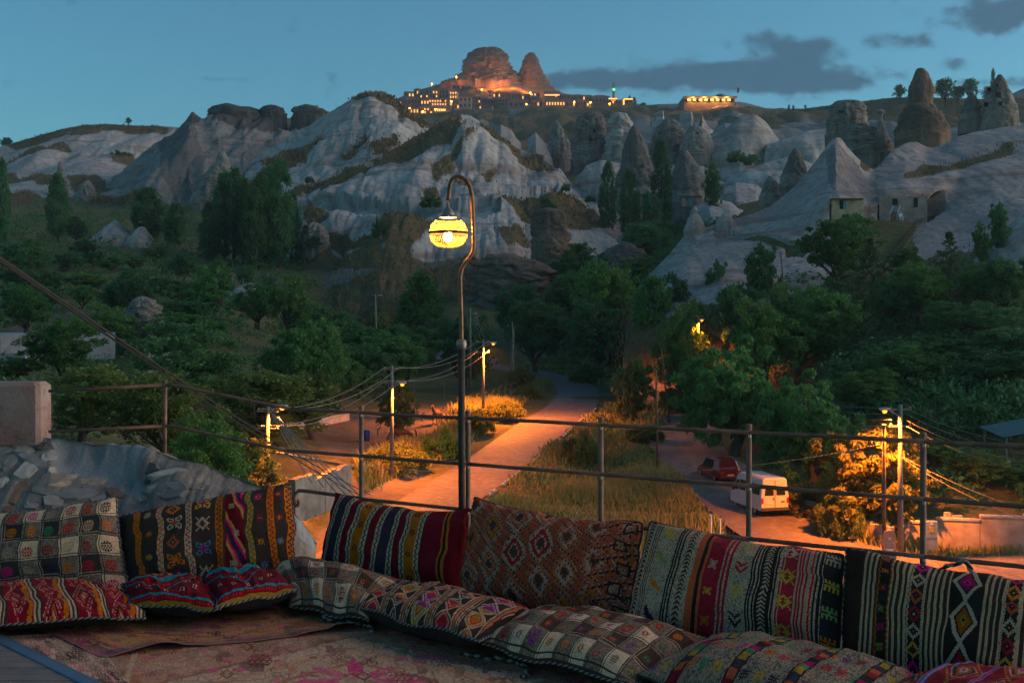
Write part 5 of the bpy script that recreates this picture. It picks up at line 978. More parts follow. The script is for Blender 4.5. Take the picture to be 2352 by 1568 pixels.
# green roofed shed at the right edge
e = empty('garden_shed', gz(2345, 66), 'open shed with a blue green sheet roof at the right edge', 'shed'); b = np.array(e.location); c = W(2345, 985, 66*K)-b
mb = MB(); mb.add([(c[0]-1.9, -1.5, c[2]-.45), (c[0]+3.5, -1.5, c[2]+.55), (c[0]+3.5, 2.5, c[2]+.95), (c[0]-1.9, 2.5, c[2]-.05)], [(0, 1, 2, 3)]); mb.add([(c[0]-1.9, -1.5, c[2]-.53), (c[0]+3.5, -1.5, c[2]+.47), (c[0]+3.5, 2.5, c[2]+.87), (c[0]-1.9, 2.5, c[2]-.13)], [(3, 2, 1, 0)]); mb.build('roof', TEAL, e)
for dx in (-1.6, .3, 3.2):
    for dy in (-1.3, 2.3): mb = MB(); mb.tube([(c[0]+dx, dy, -.3), (c[0]+dx, dy, c[2]-.35+.18*(dx+1.9))], .07, 6); mb.build('post', CONC, e)
# paddock: fence posts, rail panel, barrel, troughs
for i, (x, d, yt) in enumerate([(970,92,946),(1016,94,934),(1036,96,931),(1094,101,903),(1112,102,899),(1130,104,894),(1146,106,884),(1160,108,880),(1172,109,879),(1020,112,878),(948,108,880),(868,84,980),(905,86,972),(935,88,962)]):
    b = gz(x, d); Y = d*K; h = EZ+(HY-yt)/F*Y-b[2]; lab = 'leaning white concrete fence post, %s along the paddock' % ['first','second','third','fourth','fifth','sixth','seventh','eighth','ninth','tenth','eleventh','twelfth','thirteenth','fourteenth'][i]
    e = empty('fence_post', b, lab, 'fence post', 'paddock fence posts'); mb = MB(); mb.tube([(0, 0, -.2), (0, 0, h*.8), (.28, 0, h)], .06, 6); mb.build('shaft', CONC, e); mb = MB(); mb.tube([(-.02, 0, h*.35), (.1, 0, h*.35)], .02, 5); mb.build('wire_clip', WIRE, e)
b = gz(842, 82); e = empty('blue_barrel', b, 'small blue plastic barrel in the paddock', 'barrel'); mb = MB(); mb.lathe([(0, 0), (.28, 0), (.30, .1), (.31, .45), (.30, .85), (.27, .9), (0, .9)], n=14); mb.build('drum', TARPD, e, True); mb = MB(); mb.lathe([(.315, .3), (.325, .33), (.315, .36)], n=14); mb.build('rib', TARPD, e)
e = empty('paddock_gate', gz(945, 78), 'dark iron gate panel at the paddock corner', 'gate')
for k in range(9): mb = MB(); mb.tube([(-1.6+k*.4, 0, .1), (-1.6+k*.4, 0, 1.1)], .025, 5); mb.build('bar', RUSTP, e)
for z in (.1, 1.1): mb = MB(); mb.tube([(-1.65, 0, z), (1.65, 0, z)], .035, 6); mb.build('rail', RUSTP, e)
# sign stone, cabinet, marker posts, stacked stones
b = gz(2042, 54); e = empty('sign_stone', b, 'pink round topped stone sign at the foot of the right pole', 'sign'); s = 54*K/F; h = 68*s; w = 30*s; mb = MB()
pr = [(-w/2, 0), (w/2, 0)]+[(w/2*math.cos(t), h-w/2+w/2*math.sin(t)) for t in np.linspace(0, math.pi, 12)]
mb.add([(x, -.12, z) for x, z in pr]+[(x, .12, z) for x, z in pr], [tuple(range(len(pr))), tuple(range(2*len(pr)-1, len(pr)-1, -1))]+[(i, i+len(pr), (i+1) % len(pr)+len(pr), (i+1) % len(pr)) for i in range(len(pr))])
mb.build('slab', mat('pink_stone', (.42, .22, .15), .85, .2), e)
for z0, ww, hh, mt_ in ((h*.72, .12, .12, WHITEP), (h*.56, .34, .05, GREYM), (h*.5, .30, .05, GREYM), (h*.34, .42, .12, WHITEP)): mb = MB(); mb.box((0, -.13, z0), (ww, .02, hh)); mb.build('plate', mt_, e)
b = gz(2137, 56); e = empty('utility_cabinet', b, 'grey electrical cabinet with a yellow warning label', 'cabinet'); mb = MB(); mb.box((0, 0, .95), (.72, .4, 1.9), bev=.03); mb.build('body', GREYM, e); mb = MB(); mb.box((-.02, -.21, 1.45), (.26, .02, .34)); mb.build('warning_label', mat('yellow_label', (.55, .36, .03)), e); mb = MB(); mb.box((.0, -.21, 1.78), (.2, .02, .16)); mb.build('white_label', WHITEP, e); mb = MB(); mb.box((0, -.205, .9), (.66, .015, .02)); mb.build('door_seam', DARKW, e)
for i, (x, y0, y1) in enumerate([(1633,1182,1250),(1654,1191,1250)]):
    p = gz(x, 56); e = empty('marker_post', p, ['taller white marker post at the grass edge', 'shorter white marker post at the grass edge'][i], 'post'); h = EZ+(HY-y0)/F*56*K-p[2]; mb = MB(); mb.tube([(0, 0, -.2), (0, 0, h)], .05, 8); mb.build('shaft', WHITEP, e); mb = MB(); mb.box((0, 0, h), (.16, .12, .04), bev=.01); mb.build('cap', WHITEP, e)
for i, (x, n) in enumerate([(2176,3),(2192,2),(2205,2)]):
    b = V(x, 1198, 57.2); e = empty('stacked_blocks', b, ['left tall stack of stone blocks on the garden wall', 'middle low stack of stone blocks on the garden wall', 'right low stack of stone blocks on the garden wall'][i], 'stone blocks')
    for k in range(n): mb = MB(); mb.box((random.uniform(-.03, .03), 0, .11+k*.2), (.34, .3, .18), rz=random.uniform(-.2, .2), bev=.02); mb.build('block', STONEW, e)
# white kerb along the verge edge of the main road
m_ = empty('verge_kerb', V(1170, 1140, 64), 'pale broken kerb line along the grass verge', 'kerb'); c, rz_, wd = ROADS[0]; t = np.gradient(c, axis=0); t /= np.linalg.norm(t, axis=1, keepdims=True); nn = np.stack([t[:, 1], -t[:, 0]], -1); kb = np.array(m_.location)
for i in range(8, len(c)-60, 1):
    if c[i, 1] > 125 or random.random() < .25: continue
    q = c[i]+nn[i]*(wd+.25); qx, qy = topx(np.array([q[0], q[1], rz_[i]]))
    mb = MB(); mb.box((q[0]-kb[0], q[1]-kb[1], rz_[i]-kb[2]+.03), (.9, .16, .2), math.atan2(t[i, 1], t[i, 0]), bev=.02); mb.build('kerb_stone', mat('kerb_stone', (.42, .36, .30), .9), m_)

# vehicles ------------------------------------------------------------------
GLASS = mat('vehicle_glass', (.015, .018, .022), .12, .1, spec=.6); TYRE = mat('tyre', (.018, .018, .018), .85, .2); RIM = mat('rim', (.30, .30, .31), .4, .1, metal=.6)
TAIL = mat('tail_lamp', (.30, .02, .015), .25, .1); BUMP = mat('bumper_plastic', (.05, .05, .052), .6, .1); PLATE = mat('number_plate', (.55, .55, .53), .5, .05); ORNG = mat('indicator', (.5, .2, .03), .3, .1); HLAMP = mat('head_lamp_glass', (.5, .5, .5), .1, .05)
def vbody(mb, st):
    """stations along x: (x, z_bottom, z_belt, z_top, half_low, half_belt, half_top)"""
    rings = []
    for x, zb, zm, zt, wl_, wm, wt in st:
        r = [(-wl_*.92, zb), (-wl_, zb+.10), (-wm, zm), (-wt, zt-.09), (-wt+.12, zt), (0, zt+.02), (wt-.12, zt), (wt, zt-.09), (wm, zm), (wl_, zb+.10), (wl_*.92, zb), (0, zb)]
        rings.append([(x, y, z) for y, z in r])
    n = 12; vs = sum(rings, []); fs = [(i*n+k, i*n+(k+1) % n, (i+1)*n+(k+1) % n, (i+1)*n+k) for i in range(len(rings)-1) for k in range(n)]
    fs += [tuple(range(n-1, -1, -1)), tuple((len(rings)-1)*n+k for k in range(n))]; mb.add(vs, fs)
def wheel(parent, x, y, r=.33, w=.2):
    mb = MB(); mb.lathe([(r*.62, -w/2), (r*.95, -w/2), (r, -w/2+.03), (r, w/2-.03), (r*.95, w/2), (r*.62, w/2)], n=20); sg = 1 if y > 0 else -1
    mb.v = [(vx+x, vz*sg+y, vy+r) for vx, vy, vz in mb.v]; we = mb.build('wheel', TYRE, parent)
    mb = MB(); mb.lathe([(0, w*.3), (r*.2, w*.42), (r*.58, w*.36), (r*.63, w*.48), (r*.63, -w*.3)], n=20); mb.v = [(vx+x, vz*sg+y, vy+r) for vx, vy, vz in mb.v]; mb.build('rim', RIM, we)
def panel(parent, name, mt, pts, th=.015):
    p = [np.asarray(q, float) for q in pts]; nrm = np.cross(p[1]-p[0], p[2]-p[0]); nrm /= np.linalg.norm(nrm); n = len(p); mb = MB()
    mb.add([q+nrm*th for q in p]+[q-nrm*th for q in p], [tuple(range(n)), tuple(range(2*n-1, n-1, -1))]+[(i, i+n, (i+1) % n+n, (i+1) % n) for i in range(n)]); return mb.build(name, mt, parent)
def heading(c, i): t = c[min(i+3, len(c)-1)]-c[max(i-3, 0)]; return math.atan2(t[1], t[0])
# white van (rear towards us)
p = gz(1741, 62.8); vz_ = R(104); VW = mat('van_white', (.50, .47, .44), .45, .06, 2, spec=.4); e = empty('white_van', p, 'white high roofed van parked with its rear doors towards the terrace', 'van', rz=vz_)
mb = MB(); vbody(mb, [(-2.42, .42, 1.30, 2.36, .93, .96, .80), (-2.36, .34, 1.30, 2.46, .96, .98, .84), (1.0, .30, 1.30, 2.48, .97, .98, .84), (1.35, .30, 1.28, 2.36, .97, .97, .80), (1.75, .30, 1.22, 1.80, .96, .95, .82), (1.95, .32, 1.12, 1.34, .95, .93, .84), (2.35, .34, .86, 1.10, .92, .90, .82), (2.48, .40, .74, .92, .86, .84, .76)]); mb.build('body', VW, e, False)
for sy in (-1, 1):
    panel(e, 'window', GLASS, [(-2.445, sy*.10, 1.36), (-2.445, sy*.72, 1.36), (-2.42, sy*.66, 1.92), (-2.42, sy*.10, 1.92)][::sy])
    panel(e, 'tail_lamp', TAIL, [(-2.45, sy*.82, .85), (-2.45, sy*.95, .85), (-2.45, sy*.95, 1.2), (-2.45, sy*.82, 1.2)][::sy])
    for x0, x1 in ((-2.15, -1.25), (-1.15, -.25), (-.1, .75)): panel(e, 'window', GLASS, [(x0, sy*.985, 1.36), (x1, sy*.985, 1.36), (x1, sy*.895, 2.02), (x0, sy*.895, 2.02)][::-sy])
    panel(e, 'window', GLASS, [(.9, sy*.985, 1.34), (1.65, sy*.965, 1.3), (1.3, sy*.90, 1.95), (.9, sy*.90, 1.98)][::-sy])
    for x in (-1.45, 1.45): wheel(e, x, sy*.86, .34)
    mb = MB(); mb.box((1.45, sy*1.1, 1.35), (.1, .16, .24), bev=.02); mb.build('mirror', BUMP, e)
    panel(e, 'head_lamp', HLAMP, [(2.45, sy*.5, .72), (2.45, sy*.82, .72), (2.40, sy*.82, .92), (2.42, sy*.5, .92)][::-sy])
mb = MB(); mb.box((-2.50, 0, .48), (.18, 1.9, .2), bev=.03); mb.build('rear_bumper', BUMP, e); mb = MB(); mb.box((2.52, 0, .48), (.18, 1.8, .26), bev=.03); mb.build('front_bumper', BUMP, e)
mb = MB(); mb.box((-2.455, 0, 1.45), (.02, .025, 1.7)); mb.build('door_seam', BUMP, e); mb = MB(); mb.box((-2.465, .12, 1.15), (.05, .05, .16), bev=.01); mb.build('door_handle', BUMP, e)
pl = panel(e, 'number_plate', PLATE, [(-2.46, .15, .78), (-2.46, .67, .78), (-2.46, .67, .9), (-2.46, .15, .9)])
panel(e, 'windscreen', GLASS, [(1.99, -.74, 1.34), (1.99, .74, 1.34), (1.40, .68, 2.24), (1.40, -.68, 2.24)])
mb = MB(); mb.box((-2.47, -.55, .95), (.012, .26, .06)); mb.build('badge', BUMP, e)
def car(name, label, p, rz, paint, L=4.1, Wd=1.74, H=1.48, hatch=True):
    e = empty(name, p, label, 'car', rz=rz); w = Wd/2; l = L/2; mb = MB()
    vbody(mb, [(-l, .34, .70, .92, w*.86, w*.90, w*.80), (-l+.1, .24, .78, 1.02 if hatch else .98, w*.96, w*.97, w*.84), (-l+(.42 if hatch else .85), .22, .86, H-.08 if hatch else H-.38, w, w*.98, w*.74), (-l+(.9 if hatch else 1.35), .20, .88, H, w, w, w*.74), (.25, .20, .88, H, w, w, w*.74), (.62, .20, .88, H-.12, w, w, w*.75), (1.12, .20, .88, 1.0, w, w*.98, w*.82), (l-.35, .22, .76, .88, w*.97, w*.94, w*.82), (l-.05, .26, .62, .74, w*.90, w*.86, w*.74), (l, .32, .56, .64, w*.82, w*.78, w*.66)]); mb.build('body', paint, e, False)
    xr = -l+(.42 if hatch else .85)
    panel(e, 'rear_window', GLASS, [(xr-.24, -.55, 1.0), (xr-.24, .55, 1.0), (xr+.04, .50, H-.12), (xr+.04, -.50, H-.12)][::-1]); panel(e, 'windscreen', GLASS, [(1.14, -.62, 1.0), (1.14, .62, 1.0), (.62, .55, H-.08), (.62, -.55, H-.08)])
    for sy in (-1, 1):
        for x0, x1, x2, x3 in ((-.95, -.05, -.05, -.75), (.0, .92, .55, .0)): panel(e, 'window', GLASS, [(x0, sy*(w*1.0), .92), (x1, sy*(w*1.0), .92), (x2, sy*(w*.80), H-.10), (x3, sy*(w*.80), H-.10)][::-sy])
        panel(e, 'tail_lamp', TAIL, [(-l-.01, sy*.5, .68), (-l-.0, sy*.76, .68), (-l+.03, sy*.74, .88), (-l+.03, sy*.5, .88)][::sy]); panel(e, 'head_lamp', HLAMP, [(l-.03, sy*.42, .56), (l-.1, sy*.72, .58), (l-.2, sy*.70, .72), (l-.1, sy*.42, .70)][::-sy])
        for x in (-l+.78, l-.78): wheel(e, x, sy*(w-.08), .31, .19)
        mb = MB(); mb.box((.72, sy*(w+.08), .98), (.12, .16, .12), bev=.02); mb.build('mirror', paint, e)
    mb = MB(); mb.box((-l-.02, 0, .44), (.12, Wd*.86, .2), bev=.03); mb.build('rear_bumper', BUMP, e); panel(e, 'number_plate', PLATE, [(-l-.085, -.25, .5), (-l-.085, .25, .5), (-l-.085, .25, .61), (-l-.085, -.25, .61)][::-1]); return e
car('red_car', 'dark red hatchback parked under the great tree beyond the van', gz(1650, 70.5), R(103), mat('red_paint', (.13, .010, .012), .25, .08, 2, spec=.5), L=4.3, Wd=1.85, H=1.66)
car('silver_car', 'silver saloon parked beside the far road behind the third lamp', gz(1122, 157)+np.array([0, 0, .05]), R(60), mat('silver_paint', (.30, .33, .38), .35, .06, 2, spec=.5, metal=.3), hatch=False, L=4.4)

# horses in the paddock -----------------------------------------------------
def horse(label, p, rz, grazing, hue, sc=1.0):
    e = empty('horse', p, label, 'horse', rz=rz)
    J = {'pel': (-.62, 0, 1.30, .27, .30), 'mid': (-.05, 0, 1.22, .30, .33), 'che': (.52, 0, 1.25, .27, .33), 'wit': (.66, 0, 1.38, .17, .24)}
    if grazing: J.update({'n1': (.98, 0, 1.22, .12, .19), 'n2': (1.25, 0, .88, .09, .14), 'pol': (1.40, 0, .58, .09, .13), 'muz': (1.48, 0, .14, .055, .07)})
    else: J.update({'n1': (.92, 0, 1.62, .12, .19), 'n2': (1.10, 0, 1.88, .09, .14), 'pol': (1.20, 0, 2.02, .085, .11), 'muz': (1.62, 0, 1.72, .055, .07)})
    E_ = [('pel', 'mid'), ('mid', 'che'), ('che', 'wit'), ('wit', 'n1'), ('n1', 'n2'), ('n2', 'pol'), ('pol', 'muz')]
    for s, sy in (('l', 1), ('r', -1)):
        st = .10*sy
        J.update({'hip'+s: (-.66, .15*sy, 1.10, .16, .2), 'sti'+s: (-.50+st, .17*sy, .86, .11, .13), 'hok'+s: (-.80+st, .17*sy, .52, .06, .07), 'fet'+s: (-.76+st, .17*sy, .14, .04, .045), 'hof'+s: (-.70+st, .17*sy, .02, .055, .06)}); E_ += [('pel', 'hip'+s), ('hip'+s, 'sti'+s), ('sti'+s, 'hok'+s), ('hok'+s, 'fet'+s), ('fet'+s, 'hof'+s)]
        J.update({'sho'+s: (.52, .14*sy, 1.0, .12, .16), 'elb'+s: (.48-st, .16*sy, .82, .08, .1), 'kne'+s: (.52-st, .16*sy, .48, .055, .06), 'fft'+s: (.52-st, .16*sy, .13, .04, .045), 'fho'+s: (.56-st, .16*sy, .02, .055, .06)}); E_ += [('che', 'sho'+s), ('sho'+s, 'elb'+s), ('elb'+s, 'kne'+s), ('kne'+s, 'fft'+s), ('fft'+s, 'fho'+s)]
    k = list(J); me = bpy.data.meshes.new('body'); me.from_pydata([tuple(np.array(J[q][:3])*sc) for q in k], [(k.index(a), k.index(b)) for a, b in E_], [])
    o = obj('body', me, hue, e); md = o.modifiers.new('skin', 'SKIN'); md.use_smooth_shade = True
    for i, q in enumerate(k): sv = me.skin_vertices[0].data[i]; sv.radius = (J[q][3]*sc, J[q][4]*sc); sv.use_root = (q == 'pel')
    s2 = o.modifiers.new('sub', 'SUBSURF'); s2.levels = 1; s2.render_levels = 1
    HAIR = mat('horse_hair', (.03, .018, .012), .8, .2)
    mb = MB(); mb.tube([(-.90, 0, 1.38), (-1.02, 0, 1.2), (-1.06, 0, .85), (-1.03, 0, .5)], [.05, .07, .08, .03], 7); mb.v = [tuple(np.array(v)*sc) for v in mb.v]; mb.build('tail', HAIR, e, True)
    a, b_, c_ = J['wit'][:3], J['n1'][:3], J['pol'][:3]; mb = MB(); mb.tube([np.array(a)+(0, 0, .2), np.array(b_)+(-.03, 0, .2), np.array(J['n2'][:3])+(.0 if grazing else -.1, 0, .15 if grazing else .05), np.array(c_)+(0, 0, .1)], [.03, .06, .06, .03], 7); mb.v = [tuple(np.array(v)*sc) for v in mb.v]; mb.build('mane', HAIR, e, True)
    for sy in (-1, 1): mb = MB(); q = np.array(c_); mb.tube([q+(-.02, .05*sy, .08), q+(-.02, .07*sy, .24)], [.04, .008], 6); mb.v = [tuple(np.array(v)*sc) for v in mb.v]; mb.build('ear', hue, e, True)
    return e
BAY = mat('bay_coat', (.14, .055, .025), .6, .2, 2)
horse('brown horse grazing behind the second street lamp', gz(928, 81), R(185), True, BAY, 1.0)
horse('brown horse standing by the paddock fence', gz(1004, 90), R(250), False, BAY, 1.0)
# ---------------------------------------------------------------- terrace: slab, deck, wall, railing, lamp
def raild(x): r = (x-CX)/F; t = (r*9.47+1.27)/(3.88+2.37*r); return 9.47-2.37*t
RZ = (1.32, .96, .60)
FLOORM = mat('terrace_screed', (.15, .10, .075), .9, .25, 2.5, bump=.3, bscale=20)
rl = [W(640, 900, 9.75)[:2], W(830, 900, raild(830))[:2], W(2120, 900, raild(2120))[:2], W(3000, 900, raild(3000))[:2]]
mb = MB(); poly = [(-6, -4), (6.5, -4), (6.5, 5.0), (rl[3][0], rl[3][1]+.15), (rl[1][0], rl[1][1]+.18), (-2.1, 9.85), (-6, 9.9)]; n = len(poly)
mb.add([(x, y, -.012) for x, y in poly]+[(x, y, -.45) for x, y in poly], [tuple(range(n)), tuple(range(2*n-1, n-1, -1))]+[(i, i+n, (i+1) % n+n, (i+1) % n) for i in range(n)]); TF = mb.build('terrace_floor', FLOORM); tag(TF, kind='structure')
mb = MB(); poly = [(-6, 2), (6, 2), (6, 4.6), (rl[3][0]-.1, rl[3][1]-.1), (rl[1][0]-.1, rl[1][1]-.1), (-6, 9.5)]; n = len(poly)
mb.add([(x, y, -.46) for x, y in poly]+[(x, y, -13) for x, y in poly], [tuple(range(n)), tuple(range(2*n-1, n-1, -1))]+[(i, i+n, (i+1) % n+n, (i+1) % n) for i in range(n)]); tag(mb.build('terrace_base', STONEW), kind='structure')
DECK = mat('grey_deck_wood', (.17, .13, .115), .8, .35, 3, bump=.4, bscale=30)
DK = empty('wooden_deck', (-3.6, 6.4, 0), 'weathered plank deck in the lower left corner', 'deck'); Y = 5.0; k = 0
while Y < 7.40:
    w_ = .118; xs = -3.34+(7.38-(Y+w_/2))*1.02-.05; mb = MB(); mb.box(((-5.4+xs)/2+3.6, Y+w_/2-6.4, .022+random.uniform(-.002, .002)), (xs+5.4, w_-.008, .03), bev=.004); mb.build('plank', DECK, DK); Y += w_; k += 1
STRIP = mat('blue_grey_metal_strip', (.09, .13, .18), .45, .12, 4, metal=.3)
e = empty('edge_strip', G(100, 1518), 'blue grey metal strip along the deck edge', 'trim'); a, b = G(-60, 1440, .03), G(260, 1600, .03); b0 = np.array(e.location)
c = (a+b)/2-b0; mb = MB(); mb.box((c[0], c[1], .035), (np.linalg.norm(b-a), .075, .022), math.atan2(b[1]-a[1], b[0]-a[0]), bev=.004); mb.build('bar', STRIP, e); mb = MB(); mb.box((c[0]+.02, c[1]+.04, .02), (np.linalg.norm(b-a), .012, .05), math.atan2(b[1]-a[1], b[0]-a[0])); mb.build('flange', STRIP, e)

# masonry slope on the left with embedded stones
m, n_, l_, p_ = nt('masonry_cement'); cem = nmix(n_, l_, nramp(n_, l_, nnoise(n_, l_, 4, 6, .65), .35, .65), (.15, .13, .115), (.25, .215, .19)); pla = nmix(n_, l_, nramp(n_, l_, nnoise(n_, l_, 3, 6, .6), .35, .7), (.19, .205, .215), (.28, .285, .28))
gr = nnoise(n_, l_, 60, 4, .7); vg = nattr(n_, 'veg').outputs['Fac']; ad = n_.new('ShaderNodeMath'); ad.operation = 'MULTIPLY_ADD'; l_.new(nnoise(n_, l_, 9, 5), ad.inputs[0]); ad.inputs[1].default_value = .8; l_.new(vg, ad.inputs[2])
cc = nmix(n_, l_, nramp(n_, l_, ad.outputs[0], .78, 1.0), cem, pla); cc = nmix(n_, l_, nramp(n_, l_, gr, .55, .75), cc, (.10, .09, .085)); l_.new(cc, p_.inputs['Base Color']); p_.inputs['Roughness'].default_value = .95; p_.inputs['Specular IOR Level'].default_value = .15
nbump(n_, l_, nnoise(n_, l_, 25, 8, .7), .9, .03, p_); MASON = m
k_ = K
def ln(pts): return [(x, y, d/k_) for x, y, d in pts]
SW = loft('stone_parapet', [ln([(-140,1000,10.5),(60,1003,10.45),(118,1004,10.4),(160,1006,10.4),(200,1012,10.4),(240,1018,10.4),(300,1025,10.35),(345,1030,10.3),(400,1046,10.25),(450,1060,10.2),(500,1076,10.15),(560,1096,10.1),(610,1117,10.0),(650,1140,9.95),(690,1190,9.9),(730,1250,9.85)]),
     ln([(-140,1040,10.2),(60,1030,10.25),(118,1020,10.3),(160,1055,10.3),(200,1062,10.3),(250,1070,10.28),(300,1078,10.2),(345,1066,10.1),(400,1072,10.05),(450,1082,10.05),(500,1096,10.0),(560,1112,9.98),(610,1130,9.9),(650,1160,9.85),(690,1210,9.8),(730,1270,9.8)]),
     ln([(-140,1090,9.95),(60,1085,9.95),(118,1080,10.0),(160,1100,10.08),(200,1105,10.1),(250,1112,10.12),(300,1118,10.08),(345,1105,9.92),(400,1105,9.85),(450,1115,9.82),(500,1125,9.8),(560,1140,9.8),(610,1160,9.75),(650,1195,9.7),(690,1240,9.7),(730,1290,9.7)]),
     ln([(-140,1180,9.6),(60,1175,9.6),(160,1175,9.65),(250,1180,9.65),(345,1175,9.6),(450,1180,9.55),(560,1200,9.5),(650,1240,9.5),(730,1320,9.5)]),
     ln([(-140,1330,9.3),(160,1330,9.3),(345,1330,9.3),(560,1330,9.3),(730,1360,9.3)])], 220, 110, MASON, amp=.06, fs=2.2, thick=1.05, kind=None, label='rough stone and cement parapet sloping down behind the left cushions', cat='wall', vz=1.0, sky_amp=.5, seed=40,
     veg=[[(118,1000),(200,1010),(300,1022),(350,1032),(330,1060),(318,1090),(330,1130),(300,1140),(250,1120),(180,1095),(130,1080)],[(655,1150),(700,1180),(740,1270),(690,1240)]])
SP, SVG, SN = o_verts[[k for k in o_verts if k.startswith('stone_parapet')][0]]; spx, spy = topx(SP)
SMAT = [mat('wall_stone_%d' % i, c, .9, .3, 6, bump=.5, bscale=18, bdist=.01) for i, c in enumerate([(.33,.29,.25), (.24,.20,.17), (.20,.105,.07), (.19,.175,.165), (.28,.215,.16), (.09,.082,.078)])]
for i, (zx, zy, zw, zh, mi, rot) in enumerate([(80,820,105,180,3,0),(215,885,150,190,0,.2),(20,980,75,120,0,0),(140,1060,165,210,2,.1),(270,800,250,90,3,.6),(385,780,95,120,0,.3),(420,890,70,75,0,.4),(350,690,120,80,5,0),(500,1000,215,60,4,0),(560,935,180,70,4,-.1),(750,970,195,105,4,.1),(340,1040,170,95,3,.2),(425,1130,160,120,1,.3),(610,1070,250,140,3,0),(930,1075,240,95,2,.9),(1110,1110,180,60,1,0),
        (1335,905,240,75,0,-.35),(1205,870,150,95,5,0),(1390,1040,215,165,3,0),(1225,1030,100,95,1,.5),(1575,1030,85,65,4,0),(250,1160,100,80,1,0),(60,1195,130,75,2,0),(-60,870,120,160,3,0),(-70,1080,150,140,4,0),(490,1180,120,70,3,0),(800,1130,130,80,1,.2),(1180,960,90,60,5,.2),(180,720,140,70,1,0),(40,730,140,60,3,0),(1020,1020,80,60,3,0),(700,1020,90,50,3,0)]):
    x, y = zx*.2865, 827+zy*.2865; dd = (spx[9:]-x)**2+(spy[9:]-y)**2; j = np.unravel_index(dd.argmin(), dd.shape); p = SP[9:][j]; nr = SN[9:][j]
    a = np.cross(nr, [0, 0, 1.0]); a /= np.linalg.norm(a); a = -a if a[0] < 0 else a; u = np.cross(a, nr); u = -u if u[2] < 0 else u; s = p[1]/F*.2865; rng = np.random.default_rng(i); m_ = rng.integers(5, 8); zw, zh = zw*1.22, zh*1.22
    th = np.sort(rng.uniform(0, 6.28, m_)+0)*.35+np.linspace(0, 6.28, m_, endpoint=False)*.65+rot; ca, sa = math.cos(rot), math.sin(rot); ring = []
    for t in th:
        rx, ry = math.cos(t-rot)*zw*.52*s*rng.uniform(.85, 1.1), math.sin(t-rot)*zh*.52*s*rng.uniform(.85, 1.1); ring.append((rx*ca+ry*sa, -rx*sa+ry*ca))
    mb = MB(); lv = [(-.08, 1.04), (.002, 1.0), (.012, .95), (.015, .5)]; vs = [p+a*rx*k+u*ry*k+nr*(h+rng.normal()*.004) for h, k in lv for rx, ry in ring]; vs.append(p+nr*.016); m4 = len(ring)
    fs = [(q*m4+i_, q*m4+(i_+1) % m4, (q+1)*m4+(i_+1) % m4, (q+1)*m4+i_) for q in range(3) for i_ in range(m4)]+[(3*m4+i_, 3*m4+(i_+1) % m4, 4*m4) for i_ in range(m4)]; mb.add(vs, fs); mb.build('stone', SMAT[mi], SW)
# square pillar end
m, n_, l_, p_ = nt('pink_pillar_concrete'); c1 = nmix(n_, l_, nramp(n_, l_, nnoise(n_, l_, 3.0, 6, .6), .35, .65), (.27, .215, .19), (.27, .135, .115)); c1 = nmix(n_, l_, nramp(n_, l_, nnoise(n_, l_, 5, 7, .75), .52, .70), c1, (.11, .075, .065)); l_.new(c1, p_.inputs['Base Color']); p_.inputs['Roughness'].default_value = .95; nbump(n_, l_, nnoise(n_, l_, 14, 8, .75), .9, .03, p_)
a, b = W(-260, 1030, 10.3), W(90, 878, 10.3); e = empty('concrete_pillar', ((a[0]+b[0])/2, 10.45, a[2]), 'worn pink concrete pillar block at the left edge', 'pillar')
mb = MB(); mb.box((0, 0, (b[2]-a[2])/2), (b[0]-a[0], .3, b[2]-a[2]), bev=.035); mb.build('block', m, e)

# railing
IRON = mat('rusty_railing_paint', (.14, .068, .046), .72, .4, 9, bump=.25, bscale=50, spec=.4); IRONL = mat('railing_bare_metal', (.30, .27, .25), .5, .3, 20)
RA = empty('railing', (-1.27, 9.47, 0), 'rusty brown pipe railing around the terrace', 'railing'); rb = np.array(RA.location)
def rp(x, z): d = raild(x); return np.array([(x-CX)/F*d, d, z])-rb
xs = [830, 1075, 1380, 1720, 2120, 2600]
for i, x in enumerate(xs):
    p = rp(x, 0); mb = MB(); mb.tube([p+(0, 0, .0), p+(0, 0, RZ[0]+.045)], .0195, 12); po = mb.build('post', IRON, RA, True)
    mb = MB(); mb.lathe([(.0215, -.010), (.0225, .0), (.018, .010), (0, .013)], p+(0, 0, RZ[0]+.045), 12); mb.build('cap', IRON, po, True)
    for z in RZ: mb = MB(); mb.box(p+(.0, -.019, z-.022), (.02, .010, .03), bev=.004); mb.build('weld', IRONL, po)
for zi, z in enumerate(RZ):
    for i in range(len(xs)-1):
        a, b = rp(xs[i], z), rp(xs[i+1], z); m_ = (a+b)/2+np.array([0, 0, random.uniform(-.006, .004)]); mb = MB(); mb.tube([a+(0, -.026, 0), m_+(0, -.026, 0), b+(0, -.026, 0)], .0145, 10, cap=True); mb.build('rail', IRON, RA, True)
q0 = [W(668, 938, 9.9)-rb, W(660, 1034, 9.9)-rb]; q1 = [W(378, 884, 10.35)-rb, W(378, 978, 10.35)-rb]; q2 = [W(112, 898, 10.3)-rb, W(112, 991, 10.3)-rb]
for k in range(2):
    z = RZ[k]; mb = MB(); mb.tube([rp(830, z)+(0, -.026, 0), q0[k]], .0145, 10); mb.build('rail', IRON, RA, True)
    mb = MB(); mb.tube([q0[k], q0[k]*.8+q1[k]*.2, q1[k]*.93+q0[k]*.07+np.array([0, 0, .012]), q1[k]], .0145, 10); mb.build('rail', IRON, RA, True); mb = MB(); mb.tube([q1[k], q2[k]], .0145, 10); mb.build('rail', IRON, RA, True)
p = W(378, 1055, 10.35)-rb; mb = MB(); mb.tube([p, W(379, 873, 10.35)-rb], .0195, 12); mb.build('post', IRON, RA, True)
